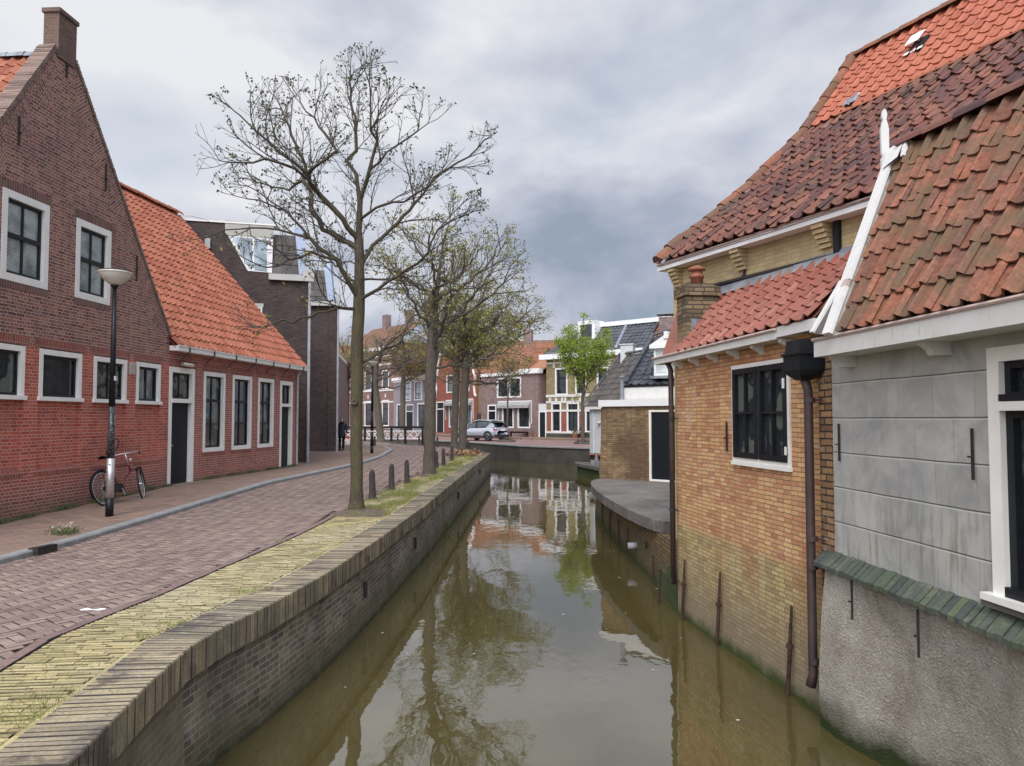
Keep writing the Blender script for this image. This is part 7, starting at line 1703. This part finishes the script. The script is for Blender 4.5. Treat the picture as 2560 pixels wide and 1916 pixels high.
st = (fx_ * math.cos(R(28)) - rt_ * -math.sin(R(28)) * 1.0).normalized(); fdir = (fx_ * math.cos(R(26)) - rt_ * math.sin(R(26))).normalized()
wheel(BK(Lb, RW), fdir, bk)
seat_t, bb_, ht, hb = BK(.26, .80), BK(.46, .29), BK(.86, .78), BK(.90, .62)
mb = MB()
for a, b, r_ in ((seat_t, bb_, .016), (BK(.29, .73), BK(.86, .745), .015), (hb, bb_, .018), (ht, hb, .019), (BK(0, RW), bb_, .010), (BK(0, RW), BK(.27, .72), .009), (BK(0, RW, .05), BK(.45, .29, .05), .008)): mb.tube([a, b], r_, 8)
mb.build('frame', 'bike_red', bk, True)
mb = MB(); 
for s in (-.045, .045): mb.tube([hb, BK(Lb - .01, RW + .33) + rt_ * 0, BK(Lb - .02, RW + .30, s), BK(Lb, RW, s)], .011, 6)
mb.build('fork', 'black_paint', bk)
mb = MB(); hc = BK(.82, .98); mb.tube([ht, hc], .013, 8); sd = (rt_ * .9 + fx_ * .45).normalized(); bc = (fx_ * .9 - rt_ * .45).normalized()
mb.tube([hc - sd * .30 - bc * .17 - up_ * .03, hc - sd * .25 - bc * .03 + up_ * .01, hc - sd * .1 + bc * .03 + up_ * .02, hc + sd * .1 + bc * .03 + up_ * .02, hc + sd * .25 - bc * .03 + up_ * .01, hc + sd * .30 - bc * .17 - up_ * .03], .012, 8); mb.build('handlebar', 'alloy', bk, True)
for sg in (-1, 1): mb = MB(); mb.tube([hc + sd * sg * .27 - bc * .07, hc + sd * sg * .30 - bc * .20 - up_ * .035], .018, 8); mb.build('grip', 'tyre', bk, True)
mb = MB(); sp_ = BK(.22, .92); mb.tube([BK(.26, .80), BK(.235, .90)], .012, 8); vs = []
for x, w, z in ((-.13, .085, 0.01), (-.06, .10, .0), (.04, .06, .0), (.12, .02, -.01), (.15, .015, -.02)):
    for s in (-1, 1): vs += [sp_ + fx_ * x + rt_ * w * s + up_ * z, sp_ + fx_ * x + rt_ * w * s * .6 + up_ * (z + .045 * s * s)]
mb.mesh(vs, [f for i in range(4) for f in ((i * 4, i * 4 + 4, i * 4 + 5, i * 4 + 1), (i * 4 + 1, i * 4 + 5, i * 4 + 7, i * 4 + 3), (i * 4 + 3, i * 4 + 7, i * 4 + 6, i * 4 + 2), (i * 4, i * 4 + 2, i * 4 + 6, i * 4 + 4))]); mb.build('saddle', 'black_cloth', bk, True)
for (x_, sd_, c_, a0, a1) in ((0, fx_, BK(0, RW), 20, 215), (1, fdir, BK(Lb, RW), -12, 130)):
    mb = MB(); pp = [c_ + (sd_ * math.cos(R(a)) + up_ * math.sin(R(a))) * (RW + .025) for a in range(a0, a1, 10)]; si = sd_.cross(up_).normalized(); vs = []
    for p in pp: vs += [p - si * .03, p + (p - c_).normalized() * .01, p + si * .03]
    mb.mesh(vs, [(i * 3 + k, i * 3 + k + 1, i * 3 + 4 + k, i * 3 + 3 + k) for i in range(len(pp) - 1) for k in range(2)]); mb.build('mudguard', 'black_paint', bk, True)
mb = MB(); vs = []; 
for s in (.03, .055):
    for k in range(24):
        a = 2 * math.pi * k / 24; ex = .23 if math.cos(a) < 0 else 0; vs.append(BK(.45 + (-.45 if math.cos(a) < 0 else 0) * 1 + math.cos(a) * (.055 if math.cos(a) < 0 else .10), .30 + (.03 if math.cos(a) < 0 else 0) + math.sin(a) * (.05 if math.cos(a) < 0 else .095), s))
mb.mesh(vs, [tuple(range(24)), tuple(range(47, 23, -1))] + [(k, (k + 1) % 24, (k + 1) % 24 + 24, k + 24) for k in range(24)]); mb.build('chain_guard', 'black_paint', bk)
mb = MB(); mb.tube([BK(.46, .29, .07), BK(.52, .14, .07)], .009, 6); mb.tube([BK(.46, .29, -.07), BK(.40, .44, -.07)], .009, 6); cr = mb.build('crank', 'alloy', bk)
mb = MB()
for x, z, y in ((.52, .13, .11), (.40, .45, -.11)):
    q = [BK(x + dx, z + dz, y + dy) for dx in (-.045, .045) for dz in (-.01, .01) for dy in (-.035, .035)]; mb.mesh(q, [(0, 1, 3, 2), (4, 6, 7, 5), (0, 4, 5, 1), (2, 3, 7, 6), (0, 2, 6, 4), (1, 5, 7, 3)])
mb.build('pedals', 'tyre', bk)
mb = MB(); c_ = BK(-.05, .72); mb.tube([BK(.0, RW, .05), BK(-.02, .70, .05)], .006, 5); mb.tube([BK(.0, RW, -.05), BK(-.02, .70, -.05)], .006, 5); mb.tube([BK(.24, .70, 0), BK(.1, .71, .05), BK(-.2, .71, .05), BK(-.2, .71, -.05), BK(.1, .71, -.05), BK(.24, .70)], .006, 5); mb.build('luggage_rack', 'black_paint', bk)
mb = MB(); pp = [hc + up_ * .02 - sd * .08 + (-sd * .13 - sd * .10 * math.cos(a) + up_ * (.16 - .16 * math.cos(a)) * 1.0 + bc * .0 + sd * .09 * math.sin(a)) for a in [k * 2 * math.pi / 16 for k in range(17)]]; mb.tube(pp, .011, 6); mb.build('cable_lock', 'black_paint', bk, True)
mb = MB(); mb.tube([BK(.30, .62, .03), BK(.34, .62, .03)], .02, 6); mb.lathe(BK(.95, .84), [(.03, 0), (.035, .02), (.01, .05)], 8); mb.build('lamp', 'alloy', bk)
# ---- person walking on the pavement past the dark block
PX, PY, PZ = -8.53, 38.62, .07
pe = thing('person', 'person in dark coat and black scarf walking beside the dark brick block', 'person', (PX, PY, PZ))
def skin_mesh(name, verts, edges, radii, mat, parent, sub=1, root=0):
    me = bpy.data.meshes.new(name); og = org(parent); me.from_pydata([(v[0] - og.x, v[1] - og.y, v[2] - og.z) for v in verts], edges, []); o = bpy.data.objects.new(name, me); COL.objects.link(o)
    md = o.modifiers.new('skin', 'SKIN'); sv = me.skin_vertices[0].data
    for i, r_ in enumerate(radii): sv[i].radius = r_ if isinstance(r_, tuple) else (r_, r_)
    sv[root].use_root = True
    s_ = o.modifiers.new('sub', 'SUBSURF'); s_.levels = sub; s_.render_levels = sub
    bpy.context.view_layer.update(); dg = bpy.context.evaluated_depsgraph_get(); m2 = bpy.data.meshes.new_from_object(o.evaluated_get(dg)); m2.name = name
    o.modifiers.clear(); o.data = m2; m2.materials.clear(); m2.materials.append(M[mat]); m2.polygons.foreach_set('use_smooth', [True] * len(m2.polygons))
    if parent: o.parent = parent; ORG[o.name] = og
    return o
Q = lambda x, y, z: (PX + x, PY + y, PZ + z)
H_ = 1.62
V = [Q(0, 0, .88), Q(0, 0, 1.08), Q(0, .0, 1.30), Q(0, 0, 1.39), Q(0, -.01, 1.46), Q(0, -.02, 1.53), Q(0, -.02, 1.60),
     Q(-.16, 0, 1.31), Q(-.22, .03, 1.08), Q(-.21, -.02, .86), Q(.16, 0, 1.31), Q(.23, .02, 1.08), Q(.25, -.04, .86),
     Q(-.08, 0, .84), Q(-.09, -.03, .46), Q(-.10, .04, .08), Q(-.10, -.09, .035), Q(.08, 0, .84), Q(.085, .05, .46), Q(.08, -.06, .08), Q(.085, -.19, .035)]
E_ = [(0, 1), (1, 2), (2, 3), (3, 4), (4, 5), (5, 6), (2, 7), (7, 8), (8, 9), (2, 10), (10, 11), (11, 12), (0, 13), (13, 14), (14, 15), (15, 16), (0, 17), (17, 18), (18, 19), (19, 20)]
rad = [(.13, .10), (.12, .09), (.14, .09), .05, (.07, .085), (.075, .09), .06, .055, .042, .03, .055, .042, .03, .08, .055, .038, .035, .08, .055, .038, .035]
for sg, wi in ((-1, 9), (1, 12)):      # five fingers and a thumb on each hand
    w_ = V[wi]; hb_ = len(V); V.append((w_[0], w_[1] - .01, w_[2] - .06)); E_.append((wi, hb_)); rad.append((.022, .034))
    for k, (fy, fl) in enumerate(((-.03, .062), (-.01, .070), (.01, .066), (.03, .052))):
        a = len(V); V.append((w_[0], w_[1] - .01 + fy, w_[2] - .09)); V.append((w_[0] - sg * .012, w_[1] - .015 + fy, w_[2] - .09 - fl)); E_ += [(hb_, a), (a, a + 1)]; rad += [.009, .008]
    a = len(V); V.append((w_[0] - sg * .02, w_[1] - .045, w_[2] - .07)); V.append((w_[0] - sg * .015, w_[1] - .06, w_[2] - .11)); E_ += [(hb_, a), (a, a + 1)]; rad += [.010, .009]
bd_ = skin_mesh('body', V, E_, rad, 'skin', pe)
def loft(name, rings, mat, parent, n=14):
    mb = MB(); vs = []
    for x, y, z, rx, ry in rings:
        for k in range(n): a = 2 * math.pi * k / n; vs.append(Q(x + rx * math.cos(a), y + ry * math.sin(a), z))
    m_ = len(rings); mb.mesh(vs, [(i * n + k, i * n + (k + 1) % n, (i + 1) * n + (k + 1) % n, (i + 1) * n + k) for i in range(m_ - 1) for k in range(n)] + [tuple(range(n))[::-1], tuple(range((m_ - 1) * n, m_ * n))]); return mb.build(name, mat, parent, True)
cm_ = loft('coat', [(0, 0, .62, .20, .17), (0, 0, .80, .195, .16), (0, 0, 1.0, .165, .135), (0, 0, 1.15, .17, .13), (0, 0, 1.30, .19, .125), (0, 0, 1.37, .14, .10), (0, 0, 1.41, .07, .07)], 'coat', pe)
for sg in (-1, 1):
    mb = MB(); mb.tube([Q(sg * .15, 0, 1.33), Q(sg * .20, .01, 1.26), Q(sg * (.225), .03 if sg < 0 else .02, 1.08), Q(sg * (.215 if sg < 0 else .25), -.02 if sg < 0 else -.035, .88)], [.06, .066, .055, .045], 10); mb.build('sleeve', 'coat', pe, True)
    lg = [V[13], V[14], V[15]] if sg < 0 else [V[17], V[18], V[19]]
    mb = MB(); mb.tube([Vector(q) + Vector((0, 0, .01)) for q in lg], [.092, .068, .056], 10); mb.build('trouser_leg', 'black_cloth', pe, True)
    q = V[16] if sg < 0 else V[20]; a_q = V[15] if sg < 0 else V[19]
    mb = MB(); mb.tube([Vector(a_q) + Vector((0, .05, -.03)), Vector(a_q) + Vector((0, -.02, -.03)), Vector(q) + Vector((0, -.02, 0))], [.045, .05, .035], 10); mb.build('boot', 'black_cloth', pe, True)
loft('scarf', [(0, -.01, 1.32, .13, .13), (0, -.01, 1.37, .145, .14), (0, -.01, 1.43, .115, .115), (0, -.01, 1.46, .085, .09)], 'black_cloth', pe)
mb = MB(); hcn = Vector(Q(0, .0, 1.555)); nlat, nlon = 7, 14; vs = []
for j in range(nlat):
    for k in range(nlon):
        th_ = math.pi * (.02 + .60 * j / (nlat - 1)); ph_ = 2 * math.pi * k / nlon; front = math.sin(ph_) < -.35
        rr = .098 * (1.0 if not front or th_ < 1.0 else .84); vs.append(hcn + Vector((rr * .88 * math.sin(th_) * math.cos(ph_), rr * 1.05 * math.sin(th_) * math.sin(ph_) + .012, rr * 1.08 * math.cos(th_) + .01)))
mb.mesh(vs, [(j * nlon + k, j * nlon + (k + 1) % nlon, (j + 1) * nlon + (k + 1) % nlon, (j + 1) * nlon + k) for j in range(nlat - 1) for k in range(nlon)] + [tuple(range(nlon))]); mb.build('hair', 'hair', pe, True)
mb = MB()
for sx in (-.028, .028): mb.lathe(Q(sx, -.105, 1.535), [(.009, -.004), (.009, .004)], 8, M3=Matrix.Rotation(R(90), 3, 'X'))
mb.build('eyes', 'black_cloth', pe); mb = MB(); mb.mesh([Q(-.012, -.105, 1.50), Q(.012, -.105, 1.50), Q(0, -.128, 1.505), Q(0, -.10, 1.535)], [(0, 1, 2), (0, 2, 3), (1, 3, 2)]); mb.build('nose', 'skin', pe)
mb = MB(); mb.tube([Q(-.02, -.104, 1.475), Q(0, -.110, 1.473), Q(.02, -.104, 1.475)], .005, 5); mb.build('mouth', 'bag_red', pe)
def dots():
    m, t, b = newmat('dots'); p = posv(t); v = N(t, 'ShaderNodeTexVoronoi'); v.inputs['Scale'].default_value = 17; v.inputs['Randomness'].default_value = .3; t.links.new(p, v.inputs['Vector'])
    setc(t, b.inputs['Base Color'], ramp(t, v.outputs['Distance'], [(0, (.6, .04, .03)), (.33, (.8, .78, .76))], 'CONSTANT')); return m
M['dots'] = dots()
bg_ = thing('shopping_bag', 'red and white dotted shopping bag carried by the walking person', 'bag', Q(.30, -.06, .30))
bF = Fr(Q(.30, -.06, 0)[:2], (1, .2), (0., -5.)); mb = MB(); vs = []
for z, w, t in ((.30, .12, .05), (.40, .14, .06), (.52, .135, .05), (.62, .10, .03)):
    for x, y in ((-1, -1), (1, -1), (1, 1), (-1, 1)): vs.append(bF.pt(x * w, y * t, PZ + z))
mb.mesh(vs, [(i * 4 + k, i * 4 + (k + 1) % 4, i * 4 + 4 + (k + 1) % 4, i * 4 + 4 + k) for i in range(3) for k in range(4)] + [(3, 2, 1, 0), (12, 13, 14, 15)]); mb.build('bag_body', 'dots', bg_)
mb = MB(); vs = []
for z, w, t in ((.60, .11, .045), (.66, .09, .03), (.72, .05, .02)):
    for x, y in ((-1, -1), (1, -1), (1, 1), (-1, 1)): vs.append(bF.pt(x * w, y * t, PZ + z))
mb.mesh(vs, [(i * 4 + k, i * 4 + (k + 1) % 4, i * 4 + 4 + (k + 1) % 4, i * 4 + 4 + k) for i in range(2) for k in range(4)]); mb.tube([bF.pt(-.04, 0, PZ + .7), bF.pt(-.05, 0, PZ + .76), Q(.25, -.05, .775), bF.pt(.0, 0, PZ + .74), bF.pt(.04, 0, PZ + .70)], .008, 5); mb.build('red_top', 'bag_red', bg_)
